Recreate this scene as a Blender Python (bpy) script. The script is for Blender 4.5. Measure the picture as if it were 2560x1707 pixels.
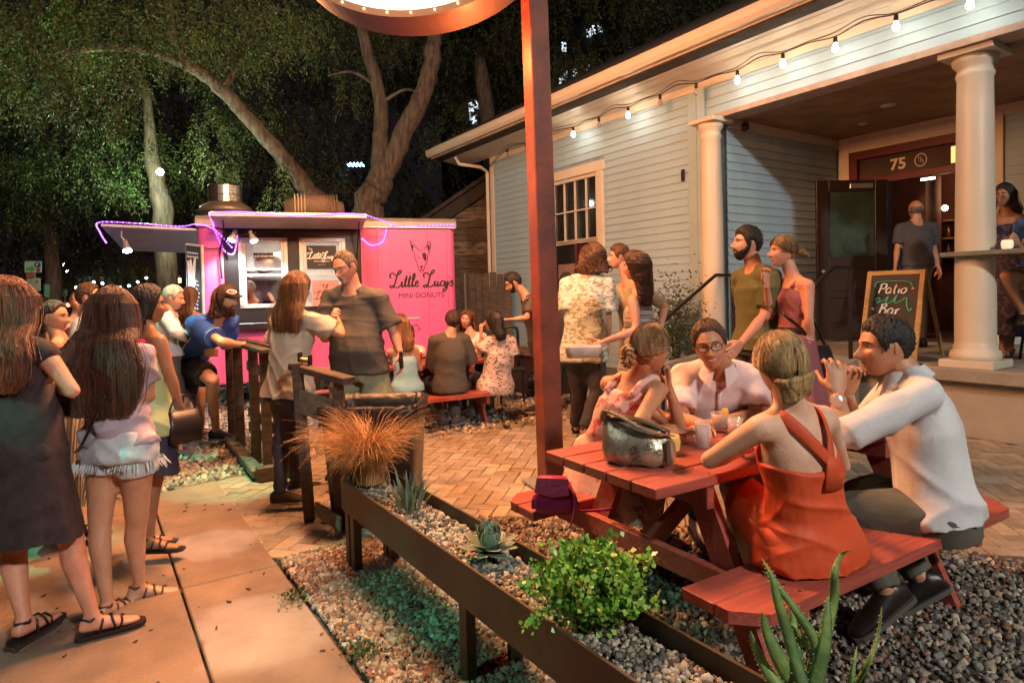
import bpy, bmesh, math, random
import numpy as np
from math import sin, cos, pi, radians, sqrt, atan2, tan, floor
from mathutils import Vector, Matrix
random.seed(7); RNG = np.random.default_rng(11)
for o in list(bpy.data.objects): bpy.data.objects.remove(o)
SC = bpy.context.scene
COL = SC.collection
A = np.array
def nrm(v):
    v = A(v, float); n = np.linalg.norm(v); return v/n if n > 1e-9 else v
# ---------------------------------------------------------------- camera
FPX, PIT, ROL, PCX, PCY, CAMH = 1603.9, radians(1.863), radians(-1.42), 1280.0, 783.9, 1.47
FW = A([0, cos(PIT), -sin(PIT)]); _u = A([0, sin(PIT), cos(PIT)]); _x = A([1.0, 0, 0])
XR = cos(ROL)*_x + sin(ROL)*_u; UPV = -sin(ROL)*_x + cos(ROL)*_u
CO = A([0, 0, CAMH])
cam_d = bpy.data.cameras.new('camera'); cam = bpy.data.objects.new('camera', cam_d); COL.objects.link(cam)
m = Matrix.Identity(4)
for i, v in enumerate((XR, UPV, -FW)):
    for j in range(3): m[j][i] = v[j]
m.translation = Vector(CO); cam.matrix_world = m
cam_d.sensor_width = 36; cam_d.lens = 36*FPX/2560; cam_d.shift_y = (PCY-853.5)/2560
cam_d.clip_start = .05; cam_d.clip_end = 500
SC.camera = cam
def ray(x, y): return FW + XR*(x-PCX)/FPX - UPV*(y-PCY)/FPX
def G(x, y, z=0.0):
    r = ray(x, y); return CO + r*((z-CAMH)/r[2])
def P(x, y, d): return CO + ray(x, y)*d
def onplane(x, y, p0, n):
    r = ray(x, y); return CO + r*(((p0-CO)@n)/(r@n))
# ---------------------------------------------------------------- world, exposure
w = bpy.data.worlds.new('World'); SC.world = w; w.use_nodes = True
nt = w.node_tree; bg = nt.nodes['Background']
bg.inputs[0].default_value = (.34, .25, .27, 1); bg.inputs[1].default_value = .015   # city glow on a night sky
SC.view_settings.view_transform = 'Standard'; SC.view_settings.look = 'None'
SC.view_settings.exposure = 0.76; SC.view_settings.gamma = 1.0; SC.view_settings.use_curve_mapping = False
SC.cycles.use_denoising = True
try: SC.cycles.denoiser = 'OPENIMAGEDENOISE'
except Exception: pass
SC.cycles.max_bounces = 5; SC.cycles.diffuse_bounces = 2; SC.cycles.glossy_bounces = 2
SC.cycles.transmission_bounces = 4; SC.cycles.transparent_max_bounces = 6
SC.cycles.caustics_reflective = False; SC.cycles.caustics_refractive = False
SC.cycles.sample_clamp_indirect = 3.0
def lamp(name, kind, loc, power, color, size=.1, aim=None, spot=None, blend=.3):
    d = bpy.data.lights.new(name, kind); o = bpy.data.objects.new(name, d); COL.objects.link(o)
    d.energy = power; d.color = color; o.location = Vector(loc)
    if kind == 'SUN': d.angle = size
    elif kind == 'AREA': d.shape = 'DISK'; d.size = size
    else: d.shadow_soft_size = size
    if spot: d.spot_size = radians(spot); d.spot_blend = blend
    if aim is not None: o.rotation_euler = (Vector(aim)-Vector(loc)).to_track_quat('-Z', 'Y').to_euler()
    return o
WARM = (1, .74, .45); ORANGE = (1, .36, .12); TEAL = (.25, 1, .66)
BULBW = 4.5; TRW = 60; SIGNW = 340; TREEW = 80; FILLW = 560
# unseen tall pole lamps assumed on the kerb behind and beside the viewer (their posts and heads are built with the street furniture)
UNSEEN_LAMPS = [((5.2, -4.5, 6.5), 1900, (1, .93, .82), .30), ((-5.2, -2.2, 6.0), 150, (.80, 1, .88), .20), ((-3.4, 5.0, 6.2), 25, (.80, 1, .88), .15)]  # first two lamps assumed; third also unseen, added to carry the patch spots
for _p, _e, _c, _s in UNSEEN_LAMPS: lamp('street_lamp_light', 'POINT', _p, _e, _c, _s)
# narrow spots added at the left poles to lay light patches on walk and gravel
for (_o, _x, _y, _a, _w, _c) in ((2, 585, 1205, 11, 1100, (.10, 1, .55)), (2, 500, 1130, 9, 900, (.10, 1, .55)), (2, 90, 1375, 9, 900, (.10, 1, .55)), (1, 780, 1340, 4.5, 900, (.10, 1, .60)), (1, 930, 1545, 6, 700, (.12, 1, .62)), (2, 640, 1570, 6, 1100, (1, .85, .7)), (2, 530, 1360, 5, 900, (1, .85, .7)), (1, 1440, 1560, 9, 300, (.2, 1, .6))):
    _p = UNSEEN_LAMPS[_o][0]; lamp('street_spot', 'SPOT', (_p[0], _p[1], _p[2]-.1), _w, _c, .04, G(_x, _y), _a, .45)

# ---------------------------------------------------------------- materials
MATS = {}
def lin(c): return tuple(c)
def mat(name, col, rough=.6, metal=0., col2=None, nscale=8., vary=.25, bump=.0, bscale=40., stretch=(1, 1, 1), coord='Object',
        emit=None, estr=0., spec=.5, alpha=None, trans=0., kind='noise', sheen=0., detail=5., rot=None):
    """col/col2 mixed by a noise (or wave / voronoi / brick) texture; bump from a finer one"""
    if name in MATS: return MATS[name]
    m = bpy.data.materials.new(name); m.use_nodes = True; MATS[name] = m
    N = m.node_tree.nodes; L = m.node_tree.links; b = N['Principled BSDF']
    b.inputs['Roughness'].default_value = rough; b.inputs['Metallic'].default_value = metal
    b.inputs['Specular IOR Level'].default_value = spec
    if trans: b.inputs['Transmission Weight'].default_value = trans
    if sheen: b.inputs['Sheen Weight'].default_value = sheen
    if alpha is not None: b.inputs['Alpha'].default_value = alpha
    c1 = tuple(col)+(1,)
    if emit:
        b.inputs['Emission Color'].default_value = tuple(emit)+(1,); b.inputs['Emission Strength'].default_value = estr
    tc = N.new('ShaderNodeTexCoord'); mp = N.new('ShaderNodeMapping'); L.new(tc.outputs[coord], mp.inputs[0])
    mp.inputs['Scale'].default_value = stretch
    if rot: mp.vector_type = 'TEXTURE'; mp.inputs['Rotation'].default_value = rot; mp.inputs['Scale'].default_value = tuple(1/q for q in stretch)
    if vary > 0 or col2:
        c2 = tuple(col2)+(1,) if col2 else tuple(max(0, c*(1-vary)) for c in col)+(1,)
        if kind == 'wave':
            t = N.new('ShaderNodeTexWave'); t.inputs['Scale'].default_value = nscale; t.inputs['Distortion'].default_value = 2.5
            t.inputs['Detail'].default_value = 3; out = t.outputs['Fac']
        elif kind == 'vor':
            t = N.new('ShaderNodeTexVoronoi'); t.inputs['Scale'].default_value = nscale; out = t.outputs['Distance']
        else:
            t = N.new('ShaderNodeTexNoise'); t.inputs['Scale'].default_value = nscale; t.inputs['Detail'].default_value = detail
            t.inputs['Roughness'].default_value = .6; out = t.outputs['Fac']
        L.new(mp.outputs[0], t.inputs['Vector'])
        cr = N.new('ShaderNodeValToRGB'); cr.color_ramp.elements[0].position = .36 if kind == 'noise' else .3
        cr.color_ramp.elements[1].position = .64 if kind == 'noise' else .6
        cr.color_ramp.elements[0].color = c2; cr.color_ramp.elements[1].color = c1
        L.new(out, cr.inputs[0]); L.new(cr.outputs[0], b.inputs['Base Color'])
    else:
        b.inputs['Base Color'].default_value = c1
    if bump > 0:
        t2 = N.new('ShaderNodeTexNoise'); t2.inputs['Scale'].default_value = bscale; t2.inputs['Detail'].default_value = 6
        L.new(mp.outputs[0], t2.inputs['Vector'])
        bp = N.new('ShaderNodeBump'); bp.inputs['Strength'].default_value = bump; bp.inputs['Distance'].default_value = .02
        L.new(t2.outputs['Fac'], bp.inputs['Height']); L.new(bp.outputs[0], b.inputs['Normal'])
    return m
def emis(name, col, s):
    return mat(name, (0.02, .02, .02), vary=0, emit=col, estr=s)
def pattern(name, base, spots, scale, thr=(.42, .5), rough=.75, stretch=(1, 1, 1), bump=.25):
    """printed cloth: blotches of a second colour with crisp edges"""
    m = mat(name, base, rough, col2=spots, nscale=scale, bump=bump, bscale=25, stretch=stretch, detail=2.)
    for n in m.node_tree.nodes:
        if n.type == 'VALTORGB':
            n.color_ramp.elements[0].position = thr[0]; n.color_ramp.elements[1].position = thr[1]
    return m
# ---------------------------------------------------------------- object helpers
def tag(o, label=None, cat=None, group=None, kind=None):
    if label: o['label'] = label
    if cat: o['category'] = cat
    if group: o['group'] = group
    if kind: o['kind'] = kind
    return o
def thing(name, label, cat, loc, group=None):
    o = bpy.data.objects.new(name, None); COL.objects.link(o); o.location = Vector(loc); o.empty_display_size = .1
    return tag(o, label, cat, group)
def rootloc(o):
    while o.parent: o = o.parent
    return A(o.location)
def linkmesh(name, me, parent=None, loc=None):
    o = bpy.data.objects.new(name, me); COL.objects.link(o)
    if parent is not None: o.parent = parent
    if loc is not None: o.location = Vector(loc)
    return o
def mk(name, V, F, mt, parent=None, smooth=False, fm=None, origin=None):
    V = np.asarray(V, float)
    if parent is not None: V = V - rootloc(parent)
    elif origin is not None: V = V - A(origin)
    me = bpy.data.meshes.new(name); me.from_pydata([tuple(v) for v in V], [], [tuple(int(i) for i in f) for f in F])
    for q in (mt if isinstance(mt, (list, tuple)) else [mt]): me.materials.append(q)
    if fm is not None: me.polygons.foreach_set('material_index', np.asarray(fm, dtype=np.int32))
    if smooth: me.polygons.foreach_set('use_smooth', np.ones(len(me.polygons), dtype=bool))
    me.update()
    o = linkmesh(name, me, parent)
    if parent is None and origin is not None: o.location = Vector(origin)
    return o
def frame(fwd, up=(0, 0, 1)):
    """rows: right, fwd, up"""
    f = nrm(fwd); u = A(up, float); r = nrm(np.cross(f, u)); u = np.cross(r, f); return A([r, f, u])
I3 = np.eye(3)
_cs = [(sx, sy, sz) for sx in (-1, 1) for sy in (-1, 1) for sz in (-1, 1)]
def _chtopo():
    bm = bmesh.new(); vs = []
    for (sx, sy, sz) in _cs:
        for k in range(3):
            p = [sx, sy, sz]; q = [c*(1 if i == k else .8) for i, c in enumerate(p)]; vs.append(bm.verts.new(q))
    bm.verts.index_update()
    r = bmesh.ops.convex_hull(bm, input=bm.verts)
    bmesh.ops.dissolve_limit(bm, angle_limit=.01, verts=bm.verts, edges=bm.edges)
    F = [[v.index for v in f.verts] for f in bm.faces]; bm.free(); return F
CHF = _chtopo()
class MB:
    def __init__(s): s.V = []; s.F = []; s.M = []; s.m = 0
    def add(s, V, F):
        n = len(s.V); s.V.extend([tuple(v) for v in V]); s.F.extend([[i+n for i in f] for f in F]); s.M.extend([s.m]*len(F)); return s
    def box(s, c, size, ax=I3, bev=0.):
        c = A(c, float); h = A(size, float)/2; ax = A(ax)
        if bev > 0:
            b = min(bev, min(h)*.9); V = []
            for sg in _cs:
                for k in range(3):
                    l = A([sg[i]*(h[i] if i == k else h[i]-b) for i in range(3)]); V.append(c+l@ax)
            return s.add(V, CHF)
        V = [c+(A(sg)*h)@ax for sg in _cs]
        return s.add(V, [(0, 1, 3, 2), (4, 6, 7, 5), (0, 4, 5, 1), (2, 3, 7, 6), (0, 2, 6, 4), (1, 5, 7, 3)])
    def bar(s, a, b, w, h, up=(0, 0, 1), bev=0.):
        a = A(a, float); b = A(b, float); d = b-a; L = np.linalg.norm(d)
        if abs(nrm(d)@nrm(up)) > .99: up = (0, 1, 0)
        fr = frame(d, up); return s.box((a+b)/2, (w, L, h), fr, bev)
    def loft(s, secs, n=12, cap=True, ex=2.0, closed=False):
        """secs: (center, xaxis, yaxis, a, b)"""
        V = []; F = []
        for (c, xa, ya, a, b) in secs:
            for k in range(n):
                t = 2*pi*k/n; ct, st = cos(t), sin(t)
                if ex != 2.0: ct = math.copysign(abs(ct)**(2/ex), ct); st = math.copysign(abs(st)**(2/ex), st)
                V.append(A(c)+A(xa)*a*ct+A(ya)*b*st)
        m_ = len(secs)
        for i in range(m_-1+(1 if closed else 0)):
            for k in range(n):
                a0 = i*n; b0 = ((i+1) % m_)*n; F.append((a0+k, a0+(k+1) % n, b0+(k+1) % n, b0+k))
        if cap and not closed: F.append(tuple(range(n-1, -1, -1))); F.append(tuple((m_-1)*n+k for k in range(n)))
        return s.add(V, F)
    def tube(s, pts, r, n=8, cap=True, up=(0, 0, 1)):
        pts = [A(p, float) for p in pts]; m_ = len(pts); R = r if hasattr(r, '__len__') else [r]*m_
        secs = []; u = A(up, float)
        for i in range(m_):
            d = pts[min(i+1, m_-1)]-pts[max(i-1, 0)]; d = nrm(d)
            if i == 0:
                x = np.cross(d, u)
                if np.linalg.norm(x) < .05: x = np.cross(d, A([1., .1, 0]))
            else: x = px-d*(px@d)
            x = nrm(x); px = x; y = np.cross(x, d)
            secs.append((pts[i], x, y, R[i], R[i])); 
        return s.loft(secs, n, cap)
    def cyl(s, a, b, r0, r1=None, n=16): return s.tube([a, b], [r0, r0 if r1 is None else r1], n)
    def lathe(s, prof, c, n=24, ax=(0, 0, 1)):
        """prof: (radius, height along ax) from bottom to top"""
        z = nrm(ax); x = nrm(np.cross(z, (0, 1, 0) if abs(z[1]) < .9 else (1, 0, 0))); y = np.cross(z, x)
        return s.loft([(A(c)+z*h, x, y, max(r, 1e-4), max(r, 1e-4)) for r, h in prof], n)
    def sph(s, c, r, n=12, m_=8, ax=I3):
        r = r if hasattr(r, '__len__') else (r, r, r); V = []; F = []; ax = A(ax)
        for j in range(m_+1):
            ph = -pi/2+pi*j/m_
            for k in range(n):
                t = 2*pi*k/n; V.append(A(c)+(A([r[0]*cos(ph)*cos(t), r[1]*cos(ph)*sin(t), r[2]*sin(ph)]))@ax)
        for j in range(m_):
            for k in range(n): F.append((j*n+k, j*n+(k+1) % n, (j+1)*n+(k+1) % n, (j+1)*n+k))
        return s.add(V, F)
    def prism(s, pts, e0, e1, p0, axis):
        """polygon pts (2D) on axes e0,e1 at p0, extruded along axis vector"""
        n = len(pts); b = [A(p0)+A(e0)*x+A(e1)*y for x, y in pts]; t = [p+A(axis) for p in b]
        F = [tuple(range(n-1, -1, -1)), tuple(range(n, 2*n))]+[(k, (k+1) % n, n+(k+1) % n, n+k) for k in range(n)]
        return s.add(b+t, F)
    def build(s, name, mt, parent=None, smooth=False, origin=None, label=None):
        o = mk(name, s.V, s.F, mt, parent, smooth, s.M if isinstance(mt, (list, tuple)) else None, origin)
        if label: o['label'] = label
        return o
def spline(pts, k=6):
    pts = [A(p, float) for p in pts]; out = []; n = len(pts)
    for i in range(n-1):
        p0 = pts[max(i-1, 0)]; p1 = pts[i]; p2 = pts[i+1]; p3 = pts[min(i+2, n-1)]
        for j in range(k):
            t = j/k; out.append(.5*((2*p1)+(-p0+p2)*t+(2*p0-5*p1+4*p2-p3)*t*t+(-p0+3*p1-3*p2+p3)*t**3))
    out.append(pts[-1]); return out
def text(body, size, p0, ex, ey, mt, parent, name='lettering', align='CENTER', depth=.002, shear=0., bold=0.):
    c = bpy.data.curves.new('t', 'FONT'); c.body = body; c.size = size; c.align_x = align; c.extrude = depth; c.shear = shear; c.offset = bold
    o = bpy.data.objects.new('t', c); COL.objects.link(o)
    dg = bpy.context.evaluated_depsgraph_get(); me = bpy.data.meshes.new_from_object(o.evaluated_get(dg))
    V = A([v.co[:] for v in me.vertices]); F = [list(p.vertices) for p in me.polygons]
    bpy.data.objects.remove(o); bpy.data.curves.remove(c); bpy.data.meshes.remove(me)
    ex = nrm(ex); ey = nrm(ey); ez = np.cross(ex, ey)
    W = A(p0)+V[:, :1]*ex+V[:, 1:2]*ey+V[:, 2:3]*ez
    return mk(name, W, F, mt, parent)
def ribbons(strokes, p0, ex, ey, wd, mt, parent, name='lettering', th=.002, k=5):
    """hand lettering: strokes in 2D swept as thin flat ribbons, thicker on the down strokes"""
    ex = nrm(ex); ey = nrm(ey); ez = np.cross(ex, ey); b = MB()
    for s_ in strokes:
        pts = spline([A([x, y]) for x, y in s_], k) if len(s_) > 2 else [A(q, float) for q in s_]
        V = []; F = []
        for i, p in enumerate(pts):
            d = nrm(pts[min(i+1, len(pts)-1)]-pts[max(i-1, 0)]); n = A([-d[1], d[0]])
            w_ = wd*(.55+.6*abs(d[1])); e = min(i, len(pts)-1-i); w_ *= min(1, .5+.25*e)
            for q in (p+n*w_/2, p-n*w_/2):
                W = A(p0)+ex*q[0]+ey*q[1]; V.append(W); V.append(W+ez*th)
        for i in range(len(pts)-1):
            a = 4*i; F += [(a+1, a+3, a+7, a+5), (a, a+1, a+5, a+4), (a+3, a+2, a+6, a+7)]
        b.add(V, F)
    return b.build(name, mt, parent)
_dg = None
def remesh(V, F, vox, smooth=4, fac=.5):
    """voxel union of overlapping closed shells -> arrays"""
    me = bpy.data.meshes.new('r'); me.from_pydata([tuple(v) for v in V], [], F)
    o = bpy.data.objects.new('r', me); COL.objects.link(o)
    md = o.modifiers.new('r', 'REMESH'); md.mode = 'VOXEL'; md.voxel_size = vox; md.adaptivity = 0
    if smooth:
        ms = o.modifiers.new('s', 'SMOOTH'); ms.iterations = smooth; ms.factor = fac
    dg = bpy.context.evaluated_depsgraph_get(); e = o.evaluated_get(dg); m2 = e.to_mesh()
    n = len(m2.vertices); co = np.empty(n*3); m2.vertices.foreach_get('co', co); no = np.empty(n*3); m2.vertices.foreach_get('normal', no)
    nl = len(m2.loops); li = np.empty(nl, dtype=np.int32); m2.loops.foreach_get('vertex_index', li)
    npoly = len(m2.polygons); ls = np.empty(npoly, dtype=np.int32); m2.polygons.foreach_get('loop_start', ls)
    lt = np.empty(npoly, dtype=np.int32); m2.polygons.foreach_get('loop_total', lt)
    F2 = [li[a:a+b].tolist() for a, b in zip(ls, lt)]
    e.to_mesh_clear(); bpy.data.objects.remove(o); bpy.data.meshes.remove(me)
    return co.reshape(-1, 3), no.reshape(-1, 3), F2
# ================================================================= frames of the place
TH = radians(-33.5)
U = A([-sin(TH), -cos(TH), 0]); NN = A([-cos(TH), sin(TH), 0])       # along the street to the near right; from the house to the street
ZZ = A([0, 0, 1.])
def W(u, n, z=0.): return U*u+NN*n+ZZ*z
A0 = G(2400, 1089)
def BW(u, n, z=0.): return A0+U*u+NN*n+ZZ*z
BAX = A([U, NN, ZZ])
# ---- materials
M_conc = mat('sidewalk_concrete', (.28, .205, .15), .85, col2=(.15, .105, .08), nscale=1.5, bump=.25, bscale=60)
M_conc2 = mat('porch_concrete', (.34, .31, .26), .8, col2=(.22, .20, .17), nscale=2.2, bump=.25, bscale=45)
M_asph = mat('asphalt', (.05, .05, .05), .9, nscale=6, vary=.4, bump=.4, bscale=80)
M_soil = mat('soil', (.06, .05, .04), .95, nscale=9, vary=.4, bump=.5, bscale=50)
M_pav = [mat('paver_a', (.34, .27, .205), .8, nscale=9, vary=.3, bump=.35, bscale=70), mat('paver_b', (.27, .215, .165), .8, nscale=9, vary=.3, bump=.35, bscale=70),
         mat('paver_c', (.31, .25, .18), .8, nscale=9, vary=.3, bump=.35, bscale=70), mat('paver_d', (.40, .33, .25), .8, nscale=9, vary=.25, bump=.35, bscale=70)]
M_joint = mat('joint_sand', (.10, .08, .06), .95, nscale=20, vary=.4)
M_siding = mat('siding_paint', (.35, .51, .62), .55, nscale=2.5, vary=.10, bump=.08, bscale=20, stretch=(1, 1, 1))
M_white = mat('white_trim_paint', (.66, .60, .50), .45, nscale=3, vary=.08, bump=.05, bscale=20)
M_cream = mat('cream_paint', (.66, .60, .46), .45, nscale=3, vary=.08)
M_col = mat('column_paint', (.62, .56, .46), .45, nscale=2, vary=.08)
M_darkred = mat('oxblood_paint', (.12, .012, .02), .4, nscale=5, vary=.15)
M_blackdoor = mat('dark_brown_door', (.035, .022, .016), .4, nscale=6, vary=.2)
M_glass = mat('window_glass', (.02, .02, .025), .04, vary=0, spec=.8)
M_pane = mat('clear_pane', (.9, .95, .92), .03, vary=0, trans=1.)
M_ceil = mat('stained_ceiling_board', (.36, .20, .10), .55, nscale=3, vary=.45, bump=.1, stretch=(1, 1, 1))
M_steel = mat('dark_steel', (.035, .022, .02), .45, metal=.6, nscale=9, vary=.3)
M_rust = mat('oiled_steel', (.075, .055, .035), .55, metal=.35, col2=(.05, .035, .025), nscale=5, bump=.1, bscale=40)
M_redpost = mat('red_post_paint', (.23, .052, .03), .5, col2=(.10, .028, .022), nscale=3.5, bump=.1, bscale=30)
M_chip = mat('bare_primer', (.55, .28, .18), .7, vary=.2)
M_tin = mat('galvanised', (.55, .55, .55), .35, metal=.7, nscale=4, vary=.15)
M_shingle = mat('roof_shingle', (.06, .055, .05), .9, nscale=12, vary=.4, bump=.4)
M_oldwood = mat('weathered_plank', (.16, .12, .085), .8, col2=(.06, .045, .035), nscale=6, bump=.3, bscale=30, stretch=(1, 1, 6))
M_oldwood2 = mat('peeling_plank', (.30, .25, .19), .85, col2=(.07, .05, .04), nscale=4, bump=.4, bscale=20, stretch=(1, 1, 3))
M_night = mat('night_backdrop', (.006, .005, .008), 1., vary=0)
# ---- ground
def sheet(name, poly, z, mt, kind='structure'):
    n = len(poly); V = [(p[0], p[1], z) for p in poly]
    o = mk(name, V, [tuple(range(n))], mt)
    if o.data.polygons[0].normal.z < 0: o.data.flip_normals()
    tag(o, kind=kind); return o
gr = sheet('ground', [(-150, -60), (150, -60), (150, 220), (-150, 220)], -.04, M_asph)
tag(gr, 'dark ground running back under the trees to the street')
def ccw(poly): return [A(p)[:2] for p in poly]
# sidewalk slabs: a strip on the street side, joints cut between the slabs
SWN0, SWN1 = -.83, 1.75
sw = thing('sidewalk', 'tan concrete sidewalk with tooled joints where the queue stands', None, W(-3.5, .4, 0)); tag(sw, kind='structure'); del sw['label']
sw['label'] = 'tan concrete sidewalk with tooled joints along the planter'
uj = U@G(455, 1470)
edges_u = [uj-1.53*4, uj-1.53*3, uj-1.53*2, uj-1.53, uj, uj+1.53, uj+3.06, uj+4.6, uj+6.1]
n_j = NN@G(452, 1470)
nj = [SWN0, n_j, n_j+1.3, n_j+2.6]
for i in range(len(edges_u)-1):
    for j in range(len(nj)-1):
        b = MB(); c = W((edges_u[i]+edges_u[i+1])/2, (nj[j]+nj[j+1])/2, -.05)
        b.box(c, (edges_u[i+1]-edges_u[i]-.012, nj[j+1]-nj[j]-.012, .1), BAX, .006)
        b.build('slab', M_conc, sw)
jb = MB(); jb.box(W(uj, .7, -.065), (16, 4.4, .07), BAX); jb.build('joint_bed', M_joint, sw)
# twigs and leaf litter on the walk
lf = MB()
for k in range(110):
    p = W(RNG.uniform(-5.2, -1.0), RNG.uniform(-.8, .5), .006); a = RNG.uniform(0, pi); L = RNG.uniform(.01, .035)
    lf.box(p, (L, L*.3, .004), A([[cos(a), sin(a), 0], [-sin(a), cos(a), 0], [0, 0, 1]]))
lf.build('leaf_litter', mat('dead_leaf', (.09, .05, .025), .9, vary=.3)); tag(bpy.data.objects['leaf_litter'], 'bits of dry leaf and twig scattered on the concrete', 'leaf litter', kind='stuff')
# paver patio: herringbone bricks, the nearest ones as parts
pp = [(-3.05, 6.15), tuple(W(-5.5, -.74)[:2]), tuple(W(-3.80, -.74)[:2]), (-.32, 4.2), (1.96, 3.77), (2.66, 3.32), (4.2, 2.3), (6.2, 3.0), (4.35, 6.0), (2.9, 8.2), (.9, 7.6), (-.77, 6.55), (-1.6, 6.6)]
def inpoly(x, y, poly):
    c = False; n = len(poly)
    for i in range(n):
        x1, y1 = poly[i]; x2, y2 = poly[(i+1) % n]
        if (y1 > y) != (y2 > y) and x < (x2-x1)*(y-y1)/(y2-y1)+x1: c = not c
    return c
patio = thing('paver_patio', 'herringbone patio of tan and brown concrete pavers', None, (0, 5, 0)); tag(patio, kind='structure')
b = MB(); b.prism([(p[0], p[1]) for p in pp], (1, 0, 0), (0, 1, 0), (0, 0, -.06), (0, 0, .048)); b.build('sand_bed', M_joint, patio)
a0 = radians(-12); e0 = A([cos(a0), sin(a0), 0]); e1 = A([-sin(a0), cos(a0), 0]); Wb = .105
br = []
for c in range(-60, 80):
    for r in range(-10, 110):
        k = (c-r) % 4
        if k == 0: cc = A([c+1., r+.5]); hz = True
        elif k == 3: cc = A([c+.5, r+1.]); hz = False
        else: continue
        q = e0*cc[0]*Wb+e1*cc[1]*Wb
        if inpoly(q[0], q[1], pp) and q[1] > 2: br.append((np.linalg.norm(q), hz, q))
br.sort(key=lambda t: t[0])
def brickmesh(nm, mt):
    b = MB(); b.box((0, 0, 0), (2*Wb-.007, Wb-.007, .06), I3, .006)
    me = bpy.data.meshes.new(nm); me.from_pydata(b.V, [], b.F); me.materials.append(mt); return me
bms = [brickmesh('brick', mm) for mm in M_pav]
vis = []
for d, hz, q in br:
    cx = (q-CO)@FW
    px = PCX+FPX*((q-CO)@XR)/cx; py = PCY-FPX*((q-CO)@UPV)/cx
    vis.append(-30 < px < 2600 and py < 1730)
far = MB(); cnt = 0
for (d, hz, q), v in zip(br, vis):
    i = int(RNG.choice(4, p=[.3, .2, .3, .2])); tz = RNG.uniform(-.0015, .0015)
    if v and cnt < 296:
        o = linkmesh('brick', bms[i], patio); cnt += 1
        o.location = Vector(q+A([0, 0, -.034+tz])-A([0, 5, 0])); o.rotation_euler = (RNG.uniform(-.006, .006), RNG.uniform(-.006, .006), a0+(0 if hz else pi/2))
    else:
        far.m = i; ax = A([e0, e1, ZZ]) if hz else A([e1, -e0, ZZ])
        far.box(q+A([0, 0, -.034+tz]), (2*Wb-.007, Wb-.007, .06), ax)
o = far.build('bricks', M_pav, patio); tag(o, kind='stuff')
# ---- gravel: one low-poly stone per pebble, joined per bed
def stone_arr():
    bm = bmesh.new(); bmesh.ops.create_icosphere(bm, subdivisions=1, radius=1); V = A([v.co[:] for v in bm.verts]); F = A([[v.index for v in f.verts] for f in bm.faces]); bm.free(); return V, F
SV, SF = stone_arr()
BOXV = A([[-1, -1, -1], [1, -1, -1], [1, 1, -1], [-1, 1, -1], [-.7, -.6, 1], [.6, -.7, .8], [.7, .6, 1], [-.6, .7, .9]]); 
BOXF = A([[0, 1, 5], [0, 5, 4], [1, 2, 6], [1, 6, 5], [2, 3, 7], [2, 7, 6], [3, 0, 4], [3, 4, 7], [4, 5, 6], [4, 6, 7]])
def gravel(name, pts, zf, size, mts, probs, label, cat, spread=.3, cheap=False, parent=None, kind='stuff'):
    n = len(pts); bv, bf = (BOXV, BOXF) if cheap else (SV, SF); k = len(bv)
    sc = size*RNG.lognormal(0, spread, (n, 1, 1))*RNG.uniform(.55, 1.2, (n, 1, 3))
    V = bv[None]*(1+RNG.uniform(-.28, .28, (n, k, 3)))*sc
    q = RNG.normal(size=(n, 4)); q /= np.linalg.norm(q, axis=1)[:, None]
    if cheap: q[:, 1:3] *= .25; q /= np.linalg.norm(q, axis=1)[:, None]
    w_, x, y, z = q.T
    R = np.stack([1-2*(y*y+z*z), 2*(x*y-z*w_), 2*(x*z+y*w_), 2*(x*y+z*w_), 1-2*(x*x+z*z), 2*(y*z-x*w_), 2*(x*z-y*w_), 2*(y*z+x*w_), 1-2*(x*x+y*y)], -1).reshape(n, 3, 3)
    V = np.einsum('nij,nkj->nki', R, V)
    V[:, :, 0] += pts[:, 0:1]; V[:, :, 1] += pts[:, 1:2]; V[:, :, 2] += (zf+RNG.uniform(-.3, .55, n)*size)[:, None]
    F = (bf[None]+(np.arange(n)*k)[:, None, None]).reshape(-1, 3); V = V.reshape(-1, 3)
    if parent is not None: V = V-rootloc(parent)
    me = bpy.data.meshes.new(name); me.vertices.add(len(V)); me.vertices.foreach_set('co', V.ravel())
    me.loops.add(F.size); me.loops.foreach_set('vertex_index', F.ravel().astype(np.int32)); me.polygons.add(len(F))
    me.polygons.foreach_set('loop_start', np.arange(0, F.size, 3, dtype=np.int32)); me.polygons.foreach_set('loop_total', np.full(len(F), 3, dtype=np.int32))
    for mm in mts: me.materials.append(mm)
    mi = np.repeat(RNG.choice(len(mts), n, p=probs), len(bf)).astype(np.int32); me.polygons.foreach_set('material_index', mi); me.update(calc_edges=True)
    return tag(linkmesh(name, me, parent), label if parent is None else None, cat if parent is None else None, kind=kind)
def scatter(poly, n, far=None):
    P_ = A(poly); lo = P_.min(0); hi = P_.max(0); out = []
    while len(out) < n:
        x, y = RNG.uniform(lo, hi)
        if inpoly(x, y, poly): out.append((x, y))
    return A(out)
G1 = mat('pebble_tan', (.34, .27, .20), .85, vary=.35, nscale=25); G2 = mat('pebble_grey', (.22, .21, .19), .85, vary=.35, nscale=25)
G3 = mat('pebble_rust', (.22, .11, .07), .85, vary=.35, nscale=25); G4 = mat('pebble_dark', (.085, .08, .075), .85, vary=.35, nscale=25); G5 = mat('pebble_pale', (.48, .42, .33), .8, vary=.2, nscale=25)
gm = [G1, G2, G3, G4, G5]
def Wp(u, n): return tuple(W(u, n)[:2])
bed1 = [Wp(-3.75, -.85), Wp(-.9, -.85), Wp(-.9, -1.55), Wp(-3.75, -1.55)]
bedT = [Wp(-3.9, -1.5), Wp(-.7, -1.5), (4.2, -.2), (4.2, 2.3), (2.66, 3.32), (1.96, 3.77), (-.3, 4.2)]
sheet('gravel_bed', bed1, -.012, M_soil); sheet('gravel_bed', bedT, -.014, M_soil)
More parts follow.
